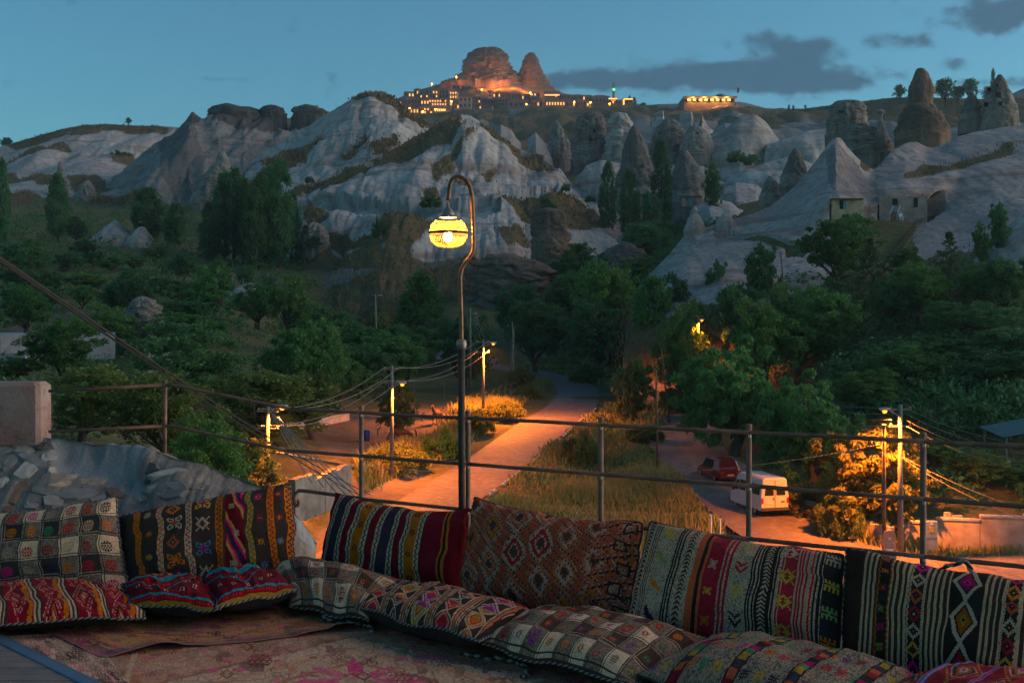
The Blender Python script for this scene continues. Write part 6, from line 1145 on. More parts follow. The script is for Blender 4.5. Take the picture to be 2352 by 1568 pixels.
sc_ = [rp(830, RZ[2]), W(700, 1127, 9.75)-rb, W(684, 1129, 9.78)-rb, W(677, 1137, 9.78)-rb, W(675, 1152, 9.78)-rb, W(680, 1161, 9.78)-rb, W(686, 1158, 9.78)-rb, W(686, 1151, 9.78)-rb, W(682, 1150, 9.78)-rb]
mb = MB(); mb.tube(resample(sc_, .02), .016, 8); mb.build('scroll', IRON, RA, True)

# terrace lamp
ld = raild(1060)-.07; POLEM = mat('copper_lamp_post', (.13, .065, .035), .42, .35, 12, metal=.55, bump=.15, bscale=60); POLED = mat('dark_lamp_base', (.030, .022, .018), .7, .35, 14)
LB = np.array([W(1062, 900, ld)[0], ld, 0]); LA = empty('terrace_lamp', LB, 'copper street style lamp with glowing pierced globe rising beside the railing', 'lamp post')
def lp(x, y, dy=0.0): return W(x, y, ld+dy)-LB
mb = MB(); mb.tube([(0, 0, 0), lp(1060, 1000), lp(1060, 800)], .027, 14); mb.build('base_post', POLED, LA, True)
mb = MB(); c = lp(1060, 790); mb.lathe([(.02, -.045), (.036, -.032), (.042, 0), (.036, .028), (.016, .04)], c, 16); mb.build('ball_collar', mat('collar_metal', (.20, .17, .15), .4, .3, metal=.5), LA, True)
path = resample([lp(*q) for q in [(1060,790),(1059,720),(1057,650),(1058,628),(1064,610),(1075,596),(1084,582),(1088,566),(1087,520),(1085,470),(1082,440),(1075,420),(1063,409),(1050,406),(1039,412),(1033,426),(1031,445),(1029,462)]], .03)
mb = MB(); mb.tube(path, .0165, 12); mb.build('curved_pole', POLEM, LA, True)
for sc_ in ([(1062,690),(1064,672),(1075,668),(1081,660),(1078,653),(1072,656),(1073,661)], [(1064,645),(1085,628),(1094,612),(1094,600),(1086,592),(1079,598),(1080,606),(1085,605)]):
    mb = MB(); mb.tube(resample([lp(*q) for q in sc_], .012), .0045, 6); mb.build('scroll', POLED, LA, True)
mb = MB(); cc = lp(1029, 500); s = ld/F; mb.lathe([(.004, 36*s), (.010, 33*s), (.012, 24*s), (9*s, 20*s), (13*s, 12*s), (15*s, 9*s), (15*s, 5*s), (18*s, 3*s), (20*s, 0)], cc, 20); hood = mb.build('hood', mat('hood_metal', (.22, .19, .16), .4, .25, metal=.6), LA, True)
# pierced shade: each half is a lattice of ribs around diamond holes
SHADE = mat('pierced_brass', (.40, .26, .08), .5, .15, 20, metal=.2); sc0 = lp(1030, 535)
def shade(part, lat0, lat1, rows, cols=40, fill=.66):
    vs, fs = [], []
    def pt(u, v):
        la = lat0+(lat1-lat0)*v; th = 2*math.pi*u/cols; r = 44*s*abs(math.cos(la))**.62; z = 33.5*s*math.sin(la); return sc0+np.array([r*math.cos(th), r*math.sin(th), z])
    for j in range(rows):
        for i in range(cols):
            o_ = .5*(j % 2); u, v = i+o_, (j+.5)/rows; hw, hh = .5, 1.0/rows
            O = [(u-hw, v), (u, v-hh), (u+hw, v), (u, v+hh)]; O = [(a_, min(1, max(0, b_))) for a_, b_ in O]; I = [(u+(a_-u)*fill, v+(b_-v)*fill) for a_, b_ in O]
            b_ = len(vs); vs += [pt(*q) for q in O+I]; fs += [(b_+k, b_+(k+1) % 4, b_+4+(k+1) % 4, b_+4+k) for k in range(4)]
    mb = MB(); mb.add(vs, fs); mb.build(part, SHADE, LA)
shade('upper_shade', .10, 1.12, 6); shade('lower_shade', -1.45, -.10, 7)
mb = MB(); mb.lathe([(44.5*s, -3.2*s), (46*s, -2.4*s), (46*s, -.8*s), (45*s, 0), (46*s, .8*s), (46*s, 2.4*s), (44.5*s, 3.2*s)], sc0, 40); mb.build('band', POLED, LA, True)
mb = MB(); bc = lp(1029, 544); mb.lathe([(0, -.040), (.022, -.034), (.036, -.012), (.036, .012), (.022, .034), (0, .040)], bc, 14); mb.build('bulb', emis('warm_bulb', (1.0, .60, .16), 20.0), LA, True)
point(LA, bc+np.array([0, 0, .068]), 15.0, (1.0, .43, .075), .016)
# ---------------------------------------------------------------- kilim cushions and rugs: every knot of the weave is a face with its own yarn colour
c3 = lambda *a: np.array(a, float)
WH, CR, BK, BR, MA, RE, OR = c3(.45,.345,.25), c3(.38,.275,.18), c3(.018,.014,.013), c3(.050,.028,.022), c3(.12,.010,.018), c3(.36,.020,.024), c3(.42,.13,.018)
NA, TE, PI, GN, GO, BL, RU, GY, DG, MR, PU = c3(.022,.017,.028), c3(.018,.15,.19), c3(.45,.025,.16), c3(.04,.15,.07), c3(.40,.25,.06), c3(.07,.13,.23), c3(.30,.075,.04), c3(.17,.16,.155), c3(.075,.07,.07), c3(.20,.02,.03), c3(.16,.03,.15)
MOT = {
 'lat': ['....##.##....', '..#.##.##.#..', '.###########.', '..#..#..#..#.', '##.##.##.##.#', '.#..#..#..#..', '#############', '..#..#..#..#.', '#.##.##.##.##', '.#..#..#..#..', '.###########.', '..#.##.##.#..', '....##.##....'],
 'hash': ["..#.#....","..#.#.#..","#########"[:9],"..#.#.#..","#########","..#.#.#..","#########","..#.#.#..","....#.#.."],
 'dia': ["....#....","...###...","..##.##..",".##...##.","##..#..##",".##...##.","..##.##..","...###...","....#...."],
 'star': ["#...#...#",".#.###.#.","..##.##..",".##...##.","####.####",".##...##.","..##.##..",".#.###.#.","#...#...#"],
 'ram': ["##.....##","#.##.##.#","#..#.#..#",".#######.","...###...",".#######.","#..#.#..#","#.##.##.#","##.....##"],
 'leaf': ["......##.",".....###.","...####..","..####...",".####....",".###.....","###......","##.......",""],
 'chev': ["...#...","..###..",".##.##.","##...##","#..#..#","..###..",".##.##.","##...##"],
 'box': ["#######","#.....#","#.###.#","#.#.#.#","#.###.#","#.....#","#######"],
 'comb': ["#.#.#.#","#.#.#.#","#######","...#...","#######","#.#.#.#","#.#.#.#"],
 'cross4': [".##.##.",".##.##.",".......",".......",".##.##.",".##.##."],
 'dots': ["##..##","##..##","......","##..##","##..##"],
}
class Cv:
    def __init__(s, w, h, bg, seed=0): s.w, s.h = w, h; s.a = np.zeros((h, w, 3))+bg; s.rng = np.random.default_rng(seed); s.U, s.Vv = np.meshgrid((np.arange(w)+.5)/w, (np.arange(h)+.5)/h)
    def put(s, mask, col): s.a[mask] = col
    def vs(s, u0, u1, col): s.put((s.U >= u0) & (s.U < u1), col)
    def hs(s, v0, v1, col): s.put((s.Vv >= v0) & (s.Vv < v1), col)
    def heather(s, mask, a=WH*.62, b=BR, p=.5):
        m = mask & (s.rng.random(mask.shape) < p); s.put(mask, a); s.put(m, b)
    def stamp(s, u, v, mo, col, k=1, alt=None):
        g = MOT[mo]; hh, ww = len(g), max(len(r) for r in g); y0, x0 = int(v*s.h-hh*k/2), int(u*s.w-ww*k/2)
        for j, r in enumerate(g):
            for i, ch in enumerate(r):
                if ch == '#':
                    ya, xa = y0+j*k, x0+i*k
                    if ya < 0 or xa < 0: continue
                    s.a[ya:ya+k, xa:xa+k] = col if alt is None or (abs(i-ww//2)+abs(j-hh//2)) > 2 else alt
    def zig(s, u0, u1, fg, per=8, th=1.2, ph=0, bg=None):
        if bg is not None: s.vs(u0, u1, bg)
        wv = (u1-u0)*s.w; y = np.arange(s.h)[:, None]+ph; t = np.abs(((y/per) % 1)*2-1)*(wv-2)+1; x = s.U*s.w-u0*s.w; s.put((np.abs(x-t) < th) & (x >= 0) & (x < wv), fg)
    def dia(s, u, v, ru, rv, cols):
        d = np.abs(s.U-u)/ru+np.abs(s.Vv-v)/rv
        for i, c in enumerate(cols): s.put(d < 1-i/len(cols), c)
    def step(s, u, v, ru, rv, cols, q=6):          # stepped diamond
        d = np.floor(np.abs(s.U-u)/ru*q)/q+np.floor(np.abs(s.Vv-v)/rv*q)/q
        for i, c in enumerate(cols): s.put(d < 1-i/len(cols), c)
    def herring(s, u0, u1, fg, bg, per=5):
        s.vs(u0, u1, bg); x = (s.U-(u0+u1)/2)*s.w; y = np.arange(s.h)[:, None]; s.put(((np.abs(x)*.9+y) % per < per*.45) & (s.U >= u0) & (s.U < u1), fg)
    def out(s):
        a = s.a*(1+.16*s.rng.normal(size=(s.h, s.w, 1)).clip(-2, 2)); a *= 1+.10*fbm(np.stack([s.U*5, s.Vv*4, s.U*0+s.w], -1), 3)[..., None]; a = a*c3(1.10, .98, .88); g = a.mean(-1, keepdims=True); return np.clip(g+(a-g)*1.15, .003, .9)
def p_check(w, h, seed, cols, rows, mcols, dark=BR, mot='hash', k=1, mix=None):
    c = Cv(w, h, WH, seed); i = np.floor(c.U*cols).astype(int); j = np.floor(c.Vv*rows).astype(int); a, b = i % 2, j % 2
    c.heather((a != b), WH*.42, dark*1.6+.03, .5); c.put((a == 1) & (b == 1), dark)
    fu, fv = (c.U*cols) % 1, (c.Vv*rows) % 1; lu, lv = cols/w*1.05, rows/h*1.05
    m1 = (fu < lu) | ((fu > 3*lu) & (fu < 4*lu)); m2 = (fv < lv) | ((fv > 3*lv) & (fv < 4*lv)); c.put(m1, dark); c.put(m2, dark); c.put((m1 | m2) & (a == 1) & (b == 1), WH*.6)
    for ii in range(cols):
        for jj in range(rows):
            mo = mot if isinstance(mot, str) else c.rng.choice(mot); col = mcols[c.rng.integers(len(mcols))]; c.stamp((ii+.5)/cols, (jj+.5)/rows, mo, col, k, None if mix is None else mix[c.rng.integers(len(mix))])
    return c
def p_b2(w, h):
    c = Cv(w, h, BK*1.3+BR*.3, 2)
    for u, a, b in ((.10, OR, RU), (.235, CR*.9, RU), (.40, WH*.75, MR), (.575, OR*.8, BR), (.755, GO*.7, DG), (.885, OR, MR), (.985, OR, NA)): c.vs(u-.018, u+.018, a); c.zig(u-.017, u+.017, b, 7)
    cols = [MR, GO, RU, WH*.8, MR]
    for u, mo, cl in ((.165, 'hash', [MR, GO*.8, RU, WH*.7]), (.82, 'star', [BL, OR, MR, PI]), (.935, 'hash', [WH*.7, BL, MR, MR])):
        for q in range(4): c.stamp(u, .13+q*.25, mo, cl[q], 1, GO*.8)
    for q, cl in enumerate((PI*.7, OR, WH*.8, RU, OR)): c.stamp(.318, .1+q*.20, 'ram' if q % 2 else 'dia', [PI*.7, OR*.9, RU, WH*.8, OR][q], 2, cl)
    for q in range(4): c.stamp(.488, .13+q*.26, 'ram' if q % 2 else 'star', [WH*.75, BL, WH*.8, GO][q], 2, PI*.7)
    c.vs(.61, .725, MA*.8); x = (c.U-.6675)*c.w; y = np.arange(h)[:, None]
    for kk, cl in ((9, GO*.8), (6, PI), (3.2, NA)): c.put((np.abs(((x+y*.42) % 34)-17) < kk) & (c.U > .615) & (c.U < .72), cl)
    for q in range(3): c.stamp(.65+.03*(q % 2), .2+q*.3, 'comb', WH*.8, 1)
    return c
def p_b3(w, h):
    c = Cv(w, h, MA, 3)
    for u, cl in ((.12, NA*1.3), (.31, OR*.75), (.50, NA*1.3), (.69, OR*.75)):
        c.vs(u-.035, u+.035, cl)
        for sg in (-1, 1): c.vs(u+sg*.052-.017, u+sg*.052+.017, WH*.75); c.zig(u+sg*.052-.012, u+sg*.052+.012, BK, 8, 1.0); c.vs(u+sg*.072-.003, u+sg*.072+.003, BK)
        for q in range(4): c.stamp(u, .12+q*.26, 'star', NA if cl[0] > .1 else BR, 1)
    c.vs(.875, .887, OR*.9); c.vs(.887, .902, BK); c.vs(.902, .914, OR*.9); c.vs(.97, 1, MA*.7); return c
def p_b4(w, h):
    c = Cv(w, h, c3(.25, .06, .04), 4); x = c.U*6.6+c.Vv*.35; i = np.floor(x).astype(int); y = c.Vv*2.7+.5*(i % 2)+.13*i; j = np.floor(y).astype(int); fx, fy = np.abs((x % 1)-.5)*2, np.abs((y % 1)-.5)*2
    st = np.floor(fx*7)/7+np.floor(fy*7)/7; k = (i*2+j*3) % 5; pal = np.stack([c3(.27,.15,.12), RU*1.2, c3(.29,.17,.12), c3(.26,.10,.075), RU])[k]; pal2 = np.stack([RU, c3(.27,.20,.17), MR, OR*.6, c3(.26,.19,.16)])[k]
    for lim, cl in ((1.06, BK), (.94, pal), (.70, BK*1.4), (.60, pal2), (.34, pal), (.18, BR)):
        m = st < lim
        if isinstance(cl, np.ndarray) and cl.ndim == 3: c.a[m] = cl[m]
        else: c.a[m] = cl
    c.put((np.abs(st-1.0) < .05) & (((np.arange(h)[:, None]+np.arange(w)[None]) % 4) < 2), WH*.6)
    c.put((np.abs((x % 1)-.02) < .03), RU*.7); c.put(((np.floor(c.U*w/2)+np.floor(c.Vv*h/3)*2) % 7 == 0) & (c.a.mean(-1) > .1), BR)
    m = c.U > .80; z = ((c.Vv*h)-(c.U*w)*.45) % 16; c.put(m & (z < 7), c3(.22, .06, .045)); c.put(m & (z < 3) & ((np.arange(w)[None] % 6) < 4), BK); c.put(m & (z > 3) & (z < 5) & ((np.arange(w)[None] % 6) < 2), CR*.7)
    for q in range(5): c.stamp(.955-.03*(q % 2), .10+q*.2, 'box', BK, 2, CR*.45)
    return c
def p_b5(w, h):
    c = Cv(w, h, WH*.62, 5); c.heather(c.U < 2, WH*.72, DG*1.2, .22)
    def st(u0, u1, n, a=BK):
        for k in range(n): c.vs(u0+(u1-u0)*(2*k)/(2*n), u0+(u1-u0)*(2*k+1)/(2*n), a)
    c.herring(.015, .045, WH*.7, BK); st(.06, .10, 3); st(.20, .245, 3); c.herring(.262, .292, BK, WH*.6); c.vs(.315, .345, RU*1.2); c.vs(.345, .36, BK); c.vs(.36, .375, RU*1.2); c.vs(.375, .445, MR*1.2); st(.445, .51, 3, MR*1.3); st(.60, .645, 3); c.vs(.645, .70, BK); c.herring(.655, .69, WH*.7, BK); st(.70, .73, 2)
    c.vs(.735, .80, MR*1.3); c.vs(.742, .748, WH*.7); c.vs(.80, .87, WH*.6); st(.80, .865, 4, MR*1.3); c.zig(.872, .885, RE, 5, 1); st(.89, .93, 2); c.vs(.925, 1, BK*1.2)
    for q in range(4):
        c.stamp(.15, .14+q*.25, 'leaf', [NA, OR, GN*.8+GO*.3, GO][q], 2); c.stamp(.41, .12+q*.25, 'ram', [OR, GO, WH*.8, NA][q], 1); c.stamp(.555, .16+q*.24, 'chev', [NA, GO, RE, GO*.6+GN*.4][q], 2); c.stamp(.768, .12+q*.25, 'star', [GO*.7, GO, GO*.9, WH*.8][q], 2); c.stamp(.962, .12+q*.25, 'comb', [OR, GN+GO*.3, GO, WH*.7][q], 2)
    return c
def p_b6(w, h):
    c = Cv(w, h, BR*.8, 6); u = .10
    while u < 1: c.vs(u, u+.012, CR*.9); u += .026
    for u0, u1 in ((.175, .235), (.325, .395), (.50, .64), (.735, .80)): c.vs(u0, u1, BK)
    for u, mo, cl in ((.205, 'comb', [RU, GO*.7, PI*.8, GN, MR, OR]), (.36, 'dia', [PI, GO*.8, WH*.7, MR, RU, CR]), (.768, 'dia', [PI, GO*.8, MR, WH*.7, RU, OR])):
        for q in range(7): c.stamp(u, .08+q*.145, mo, cl[q % 6], 1 if mo == 'comb' else 2, cl[(q+2) % 6])
    for q in range(3): c.dia(.57, .16+q*.34, .066, .19, [WH*.75, WH*.75, BK, [MR, OR*.5, PI*.5][q], [MR, OR*.5, PI*.5][q], [PI, GO*.6, PI][q], BK])
    for u0 in (.178, .232, .328, .392, .738, .797): c.zig(u0-.006, u0+.006, WH*.7 if u0 > .3 else OR*.6, 6, .8)
    c.vs(0, .09, BR*.55); return c
def p_f1(w, h):
    c = Cv(w, h, MA*1.3, 7); x = c.U*6.0; f = x % 1; b = np.floor(x).astype(int)
    wob = .06*np.abs(((c.Vv*5) % 1)*2-1); c.put((f+wob > .62) & (f+wob < .76), OR*.85); c.put((f > .76) & (f < .82), WH*.75); c.put((f > .82) & (f < .88), BR); c.put((f > .88) & (f < .93), WH*.7); c.put((f > .93), BR*.7)
    d = np.abs(((c.Vv*2.4+.5*(b % 2)) % 1)-.5)*2; e = np.abs(f-.30)/.30; dd = d+e
    for a, cl in ((1.06, WH*.7), (.98, MR*1.4), (.74, WH*.65), (.68, MA), (.40, RU), (.22, WH*.75), (.10, OR)): c.put((dd < a) & (f < .6), cl)
    c.put((((c.Vv*h).astype(int)+(c.U*w).astype(int)) % 4 == 0) & (f < .6) & (c.a[..., 0] > .1), MA); return c
def p_f2(w, h, sd):
    c = Cv(w, h, MA*.9, sd); d = np.abs(c.U-.42)/.42+np.abs(c.Vv-.80)/.42; n = np.floor(d*9)
    for a, cl in ((1.50, TE*.8), (1.42, MA), (1.26, RE*1.2), (1.20, MA*.8), (1.0, RE*1.2), (.96, TE), (.62, RE), (.57, NA), (.36, OR*.8), (.28, NA*1.2), (.14, RE)): c.put(np.floor(d*14)/14 < a, cl)
    for u, v in ((.08,.75),(.12,.3),(.25,.2),(.42,.14),(.62,.2),(.78,.3),(.88,.55),(.84,.8),(.68,.88),(.2,.88),(.3,.32),(.7,.42)): c.stamp(u, v, 'dots', WH*.8, 1)
    c.hs(0, .02, GO*.5); c.put((c.Vv > .03) & (c.Vv < .055) & ((c.U*w % 4) < 2), RE*1.2); c.put((c.Vv > .07) & (c.Vv < .09), TE); c.vs(.965, 1, WH*.4); return c
def p_f5(w, h):
    c = Cv(w, h, BR*.7, 9); x = c.U*5.2+.15*np.sin(c.Vv*3); f = x % 1; b = np.floor(x).astype(int)
    for a0, a1, cl in ((0, .05, WH*.7), (.08, .16, RU*.9+WH*.1), (.19, .23, WH*.7), (.27, .31, WH*.6)): c.put((f >= a0) & (f < a1), cl)
    g = (f-.36)/.62; tri = np.abs(((c.Vv*4.0+b*.3) % 1)*2-1); m = f > .36; k = (np.floor(c.Vv*4.0+b*.3).astype(int)+b*2) % 6
    pal = [MR*1.4, RE*.9, NA*1.5, OR*.8, GO*.6, PU]; base = np.stack(pal)[k]; c.a[m & (tri > np.abs(g-.5)*1.6)] = base[m & (tri > np.abs(g-.5)*1.6)]
    ed = np.abs(tri-np.abs(g-.5)*1.6); c.put(m & (ed < .09), WH*.75); c.put(m & (np.abs(tri-np.abs(g-.5)*1.6-.34) < .06), WH*.7); c.put(m & (np.abs(tri-np.abs(g-.5)*1.6-.55) < .05), MR*1.4); c.vs(0, .02, BK); c.vs(.975, 1, BK); return c
def p_f7(w, h):
    c = Cv(w, h, GY, 10); c.heather(c.U < 2, WH*.50, DG, .38); cols = [MA*1.3, PI*.8, GO*.7, GN, NA, OR*.8, MR*1.3, PU]
    for q in range(64): u, v = (q % 16+.5+(.5 if (q//16) % 2 else 0))/16.5, (q//16+.5)/4; c.stamp(u, v, 'hash', cols[c.rng.integers(8)], 1)
    for u0 in (.19, .42, .66, .88):
        m = (np.abs(c.U-u0-.05*(c.Vv-.5)) < .026); kk = np.floor(c.Vv*15).astype(int) % 7; c.put(m, BK); m2 = (np.abs(c.U-u0-.05*(c.Vv-.5)) < .018); c.a[m2] = np.stack([MA*1.4, RU, NA*1.4, GO*.6, GN*.8, PI*.5, BK])[kk][m2]
    return c
def p_f8(w, h):
    c = Cv(w, h, MR, 11); x = c.U*4.2; f = x % 1; b = np.floor(x).astype(int); d = np.abs(((c.Vv*2.2+.5*(b % 2)) % 1)-.5)*2+np.abs(f-.42)/.42
    for a, cl in ((1.05, GO*.6), (.97, MR*1.3), (.75, WH*.75), (.68, BR), (.45, RU), (.25, WH*.7), (.12, PI)): c.put((d < a) & (f < .84), cl)
    c.put((f > .84) & (f < .97), BL*1.5); c.put((f > .885) & (f < .925), PI*.9); return c

m, n_, l_, p_ = nt('kilim_weave'); at = n_.new('ShaderNodeAttribute'); at.attribute_name = 'yarn'; dust = nmix(n_, l_, nramp(n_, l_, nnoise(n_, l_, 5, 5), .45, .75), at.outputs['Color'], (.16, .14, .125)); mxd = nmix(n_, l_, .06, at.outputs['Color'], dust)
l_.new(mxd, p_.inputs['Base Color']); p_.inputs['Roughness'].default_value = .97; p_.inputs['Specular IOR Level'].default_value = .08; nbump(n_, l_, nnoise(n_, l_, 140, 3, .7), .6, .006, p_); KIL = m
BACKC = mat('cushion_back_cloth', (.020, .017, .018), .95, .3, 20, bump=.4, bscale=90); BACKB = mat('cushion_back_brown', (.040, .027, .022), .95, .3, 20, bump=.4, bscale=90)
CORDW, CORDB = mat('cord_light', (.20, .17, .145), .9, .3, 60), mat('cord_dark', (.022, .02, .02), .9, .2, 60)
def coons(B, nu, nv):
    """B: corners bl, br, tr, tl and optional mid-edge points bm, rm, tm, lm"""
    def q(a, m_, b, t): t = t[:, None]; return a*(1-t)*(1-2*t)+4*m_*t*(1-t)+b*t*(2*t-1)
    u = np.linspace(0, 1, nu); v = np.linspace(0, 1, nv); bot, top = q(B['bl'], B['bm'], B['br'], u), q(B['tl'], B['tm'], B['tr'], u); lef, rig = q(B['bl'], B['lm'], B['tl'], v), q(B['br'], B['rm'], B['tr'], v)
    U, Vv = np.meshgrid(u, v); S = (1-Vv)[..., None]*bot[None]+Vv[..., None]*top[None]+(1-U)[..., None]*lef[:, None]+U[..., None]*rig[:, None]
    S = S-((1-U)*(1-Vv))[..., None]*B['bl']-(U*(1-Vv))[..., None]*B['br']-(U*Vv)[..., None]*B['tr']-((1-U)*Vv)[..., None]*B['tl']; return S, U, Vv
def cushion(label, B, cv, T, Tb, seed, back=None, cord=True, cords=(), wr=.016, up=None, pw=.62, floor=True):
    for k_, a, b in (('bm', 'bl', 'br'), ('rm', 'br', 'tr'), ('tm', 'tl', 'tr'), ('lm', 'bl', 'tl')):
        B.setdefault(k_, (B[a]+B[b])/2)
    nu, nv = cv.w+1, cv.h+1; S, U, Vv = coons(B, nu, nv); N = np.cross(np.gradient(S, axis=1), np.gradient(S, axis=0)); N /= np.linalg.norm(N, axis=-1, keepdims=True)+1e-9
    ref = np.array([0, 0, 1.0]) if up else np.array([0, -1.0, .2])
    if (N*ref).sum(-1).mean() < 0: N = -N
    Nm = N.reshape(-1, 3).mean(0); Nm /= np.linalg.norm(Nm); N = N*.35+Nm*.65
    base = (B['bl']+B['br'])/2; bul = (np.clip(1-np.abs(2*U-1)**3.2, 0, 1)**pw)*(np.clip(1-np.abs(2*Vv-1)**3.2, 0, 1)**pw)
    q = np.stack([U*5+seed, Vv*3.2+seed*2, U*0], -1); edge = np.minimum(np.minimum(U, 1-U)*1.9, np.minimum(Vv, 1-Vv))
    wrk = (fbm(q, 3)*1.2+ridged(np.stack([U*7+seed*3, Vv*2.2+1.5*U, U*0], -1), 2)*.55)*wr*np.clip(edge*14, 0, 1)
    pull = .007*np.sin(U*math.pi*9+seed)*np.exp(-edge*16)          # gathers near the seam
    ew = fbm(np.stack([U*8+seed, Vv*8, U*0+5], -1), 2)[..., None]*.016*np.array([1, 1, 1.0])
    FT = S+ew+N*(bul*T+wrk+pull*np.clip(edge*30, 0, 1))[..., None]; BKs = S+ew-N*(bul*Tb)[..., None]
    if floor: BKs[..., 2] = np.maximum(BKs[..., 2], .012); FT[..., 2] = np.maximum(FT[..., 2], .016)
    e = empty('kilim_cushion', base, label, 'cushion'); me = mesh_np('cover', (FT-base), grid_faces(nv, nu)); a = me.attributes.new('yarn', 'FLOAT_COLOR', 'FACE'); col = np.concatenate([cv.out(), np.ones((cv.h, cv.w, 1))], -1); a.data.foreach_set('color', col.astype(np.float32).ravel()); obj('cover', me, KIL, e)
    st = 5; bk = BKs[::st, ::st]; me = mesh_np('underside', (bk-base), grid_faces(*bk.shape[:2])); obj('underside', me, back or BACKC, e)
    ring = np.concatenate([FT[0, ::4], FT[::4, -1], FT[-1, ::-4], FT[::-4, 0]])-base; ring = np.concatenate([ring, ring[:1]])
    if cord:                                # plaited edging: two strands of light and dark wool
        pts = resample(ring[::2], .012); t = np.gradient(pts, axis=0); t /= np.linalg.norm(t, axis=1, keepdims=True)+1e-9; s = np.arange(len(pts)); bn = np.cross(t, Nm); bn /= np.linalg.norm(bn, axis=1, keepdims=True)+1e-9
        for k, mt_ in ((0, CORDW if cord is True else CORDB), (1, CORDB)):
            ph = s*2.1+k*math.pi; o_ = bn*np.cos(ph)[:, None]*.005+Nm*np.sin(ph)[:, None]*.005; mb = MB(); mb.tube(list(pts+o_), .0058, 5); mb.build('edging', mt_, e, True)
    for pts in cords:
        pts = resample([np.asarray(p_)-base for p_ in pts], .012); s = np.arange(len(pts)); 
        for k, mt_ in ((0, CORDW), (1, CORDB)):
            o_ = np.stack([np.cos(s*1.1+k*math.pi), np.sin(s*1.1+k*math.pi), np.sin(s*.7)], -1)*.008; mb = MB(); mb.tube(list(pts+o_), .011, 6); mb.build('tie_cord', mt_, e, True)
    return e
def bc(tl, tr, br, bl, dt, db, **mid):
    B = {'tl': W(*tl, dt[0]), 'tr': W(*tr, dt[1]), 'br': W(*br, db[1]), 'bl': W(*bl, db[0])}; B.update(mid); return B
def fc(bl, br, tr, tl, zf=.07, zb=.09, **mid):
    B = {'bl': G(*bl, zf), 'br': G(*br, zf), 'tr': G(*tr, zb), 'tl': G(*tl, zb)}; B.update(mid); return B
HM = [GN*.9, MR*1.3, MA*1.4, CR*.8, NA, OR*.9, PI*.8, WH*.5, RE*.8]
# back row
cushion('grey and white checked cushion with hash motifs at the far left', bc((-120,1180),(268,1138),(288,1372),(-120,1390),(9.05,9.05),(8.75,8.72), tm=W(90,1172,9.02)), p_check(216, 120, 1, 9, 5, HM, dark=c3(.026,.025,.027), mot='lat'), .17, .10, 1)
cushion('dark striped cushion with colourful motif columns against the stone parapet', bc((278,1182),(668,1108),(682,1330),(300,1372),(9.1,9.15),(8.75,8.8), tm=W(480,1146,9.12)), p_b2(210, 120), .16, .10, 2, cord=True)
cushion('maroon cushion with navy and orange stripes left of the lamp post', bc((772,1128),(1075,1168),(1060,1385),(728,1330),(raild(772)-.12,raild(1075)-.12),(raild(772)-.5,raild(1075)-.5), tm=W(925,1168,raild(925)-.12)), p_b3(200, 120), .17, .10, 3, cord=False)
cushion('faded red diamond patterned cushion right of the lamp post', bc((1090,1143),(1478,1198),(1440,1445),(1052,1372),(raild(1090)-.12,raild(1478)-.12),(raild(1090)-.55,raild(1478)-.55), tm=W(1280,1186,raild(1280)-.12)), p_b4(220, 130), .17, .10, 4, cord='dark')
cushion('white cushion with black and red stripes in the right back row', bc((1494,1196),(1938,1268),(1925,1520),(1432,1450),(raild(1494)-.12,raild(1938)-.12),(raild(1494)-.55,raild(1938)-.55), tm=W(1712,1244,raild(1712)-.12)), p_b5(230, 130), .18, .10, 5, cord='dark')
cushion('black and cream striped cushion with a looped braid at the right edge', bc((1944,1258),(2470,1345),(2440,1640),(1932,1560),(raild(1944)-.12,raild(2470)-.12),(raild(1944)-.55,raild(2470)-.55), tm=W(2200,1312,raild(2200)-.12)), p_b6(240, 130), .18, .10, 6, back=BACKB,
        cords=[[W(2165,1306,raild(2165)-.13), W(2190,1296,raild(2190)-.13), W(2208,1288,raild(2208)-.13), W(2222,1296,raild(2222)-.13), W(2245,1320,raild(2245)-.13), W(2300,1328,raild(2300)-.13)]])
# front row
cushion('rust and white patterned floor cushion at the left edge', fc((-150,1448),(338,1420),(262,1352),(-150,1356), lm=None) if False else fc((-150,1442),(338,1414),(268,1350),(-150,1356), .12, .10), p_f1(200, 80), .13, .10, 7, up=True)
cushion('maroon floor cushion with teal medallion, left of the pair', fc((296,1388),(503,1400),(470,1335),(282,1338), .16, .14), p_f2(120, 90, 8), .11, .12, 8, up=True)
cushion('maroon floor cushion with teal medallion, right of the pair', fc((500,1392),(680,1358),(612,1318),(462,1322), .18, .16), p_f2(120, 90, 12), .12, .13, 9, up=True)
cushion('brown and white checked floor cushion in the corner', fc((668,1392),(846,1426),(948,1342),(610,1296), .07, .12), p_check(175, 100, 13, 7, 4, [OR*.9, MR*1.3, RU, OR*.7, MA*1.3], mot=['lat', 'lat', 'star'], mix=[GO*.7, RU, MR]), .17, .08, 10, up=True,
        cords=[[G(740,1412,.04), G(760,1424,.03), G(800,1428,.025), G(840,1434,.025), G(856,1448,.025)]])
cushion('multicoloured zigzag floor cushion below the maroon one', fc((818,1394),(1100,1472),(1240,1405),(898,1350), .17, .12), p_f5(190, 90), .13, .14, 11, up=True)
cushion('brown checked floor cushion with orange and green motifs', fc((1098,1478),(1450,1576),(1624,1465),(1232,1405), .11, .11), p_check(230, 115, 14, 10, 5, [OR*.9, MR*1.2, GN*.6, RU, PU, RE*.8], mot=['lat', 'hash', 'star'], mix=[RU, GO*.6, MR]), .15, .07, 12, up=True,
        cords=[[G(1058,1500,.02), G(1100,1506,.02), G(1150,1512,.025), G(1190,1520,.02), G(1212,1540,.02), G(1200,1556,.02)]])
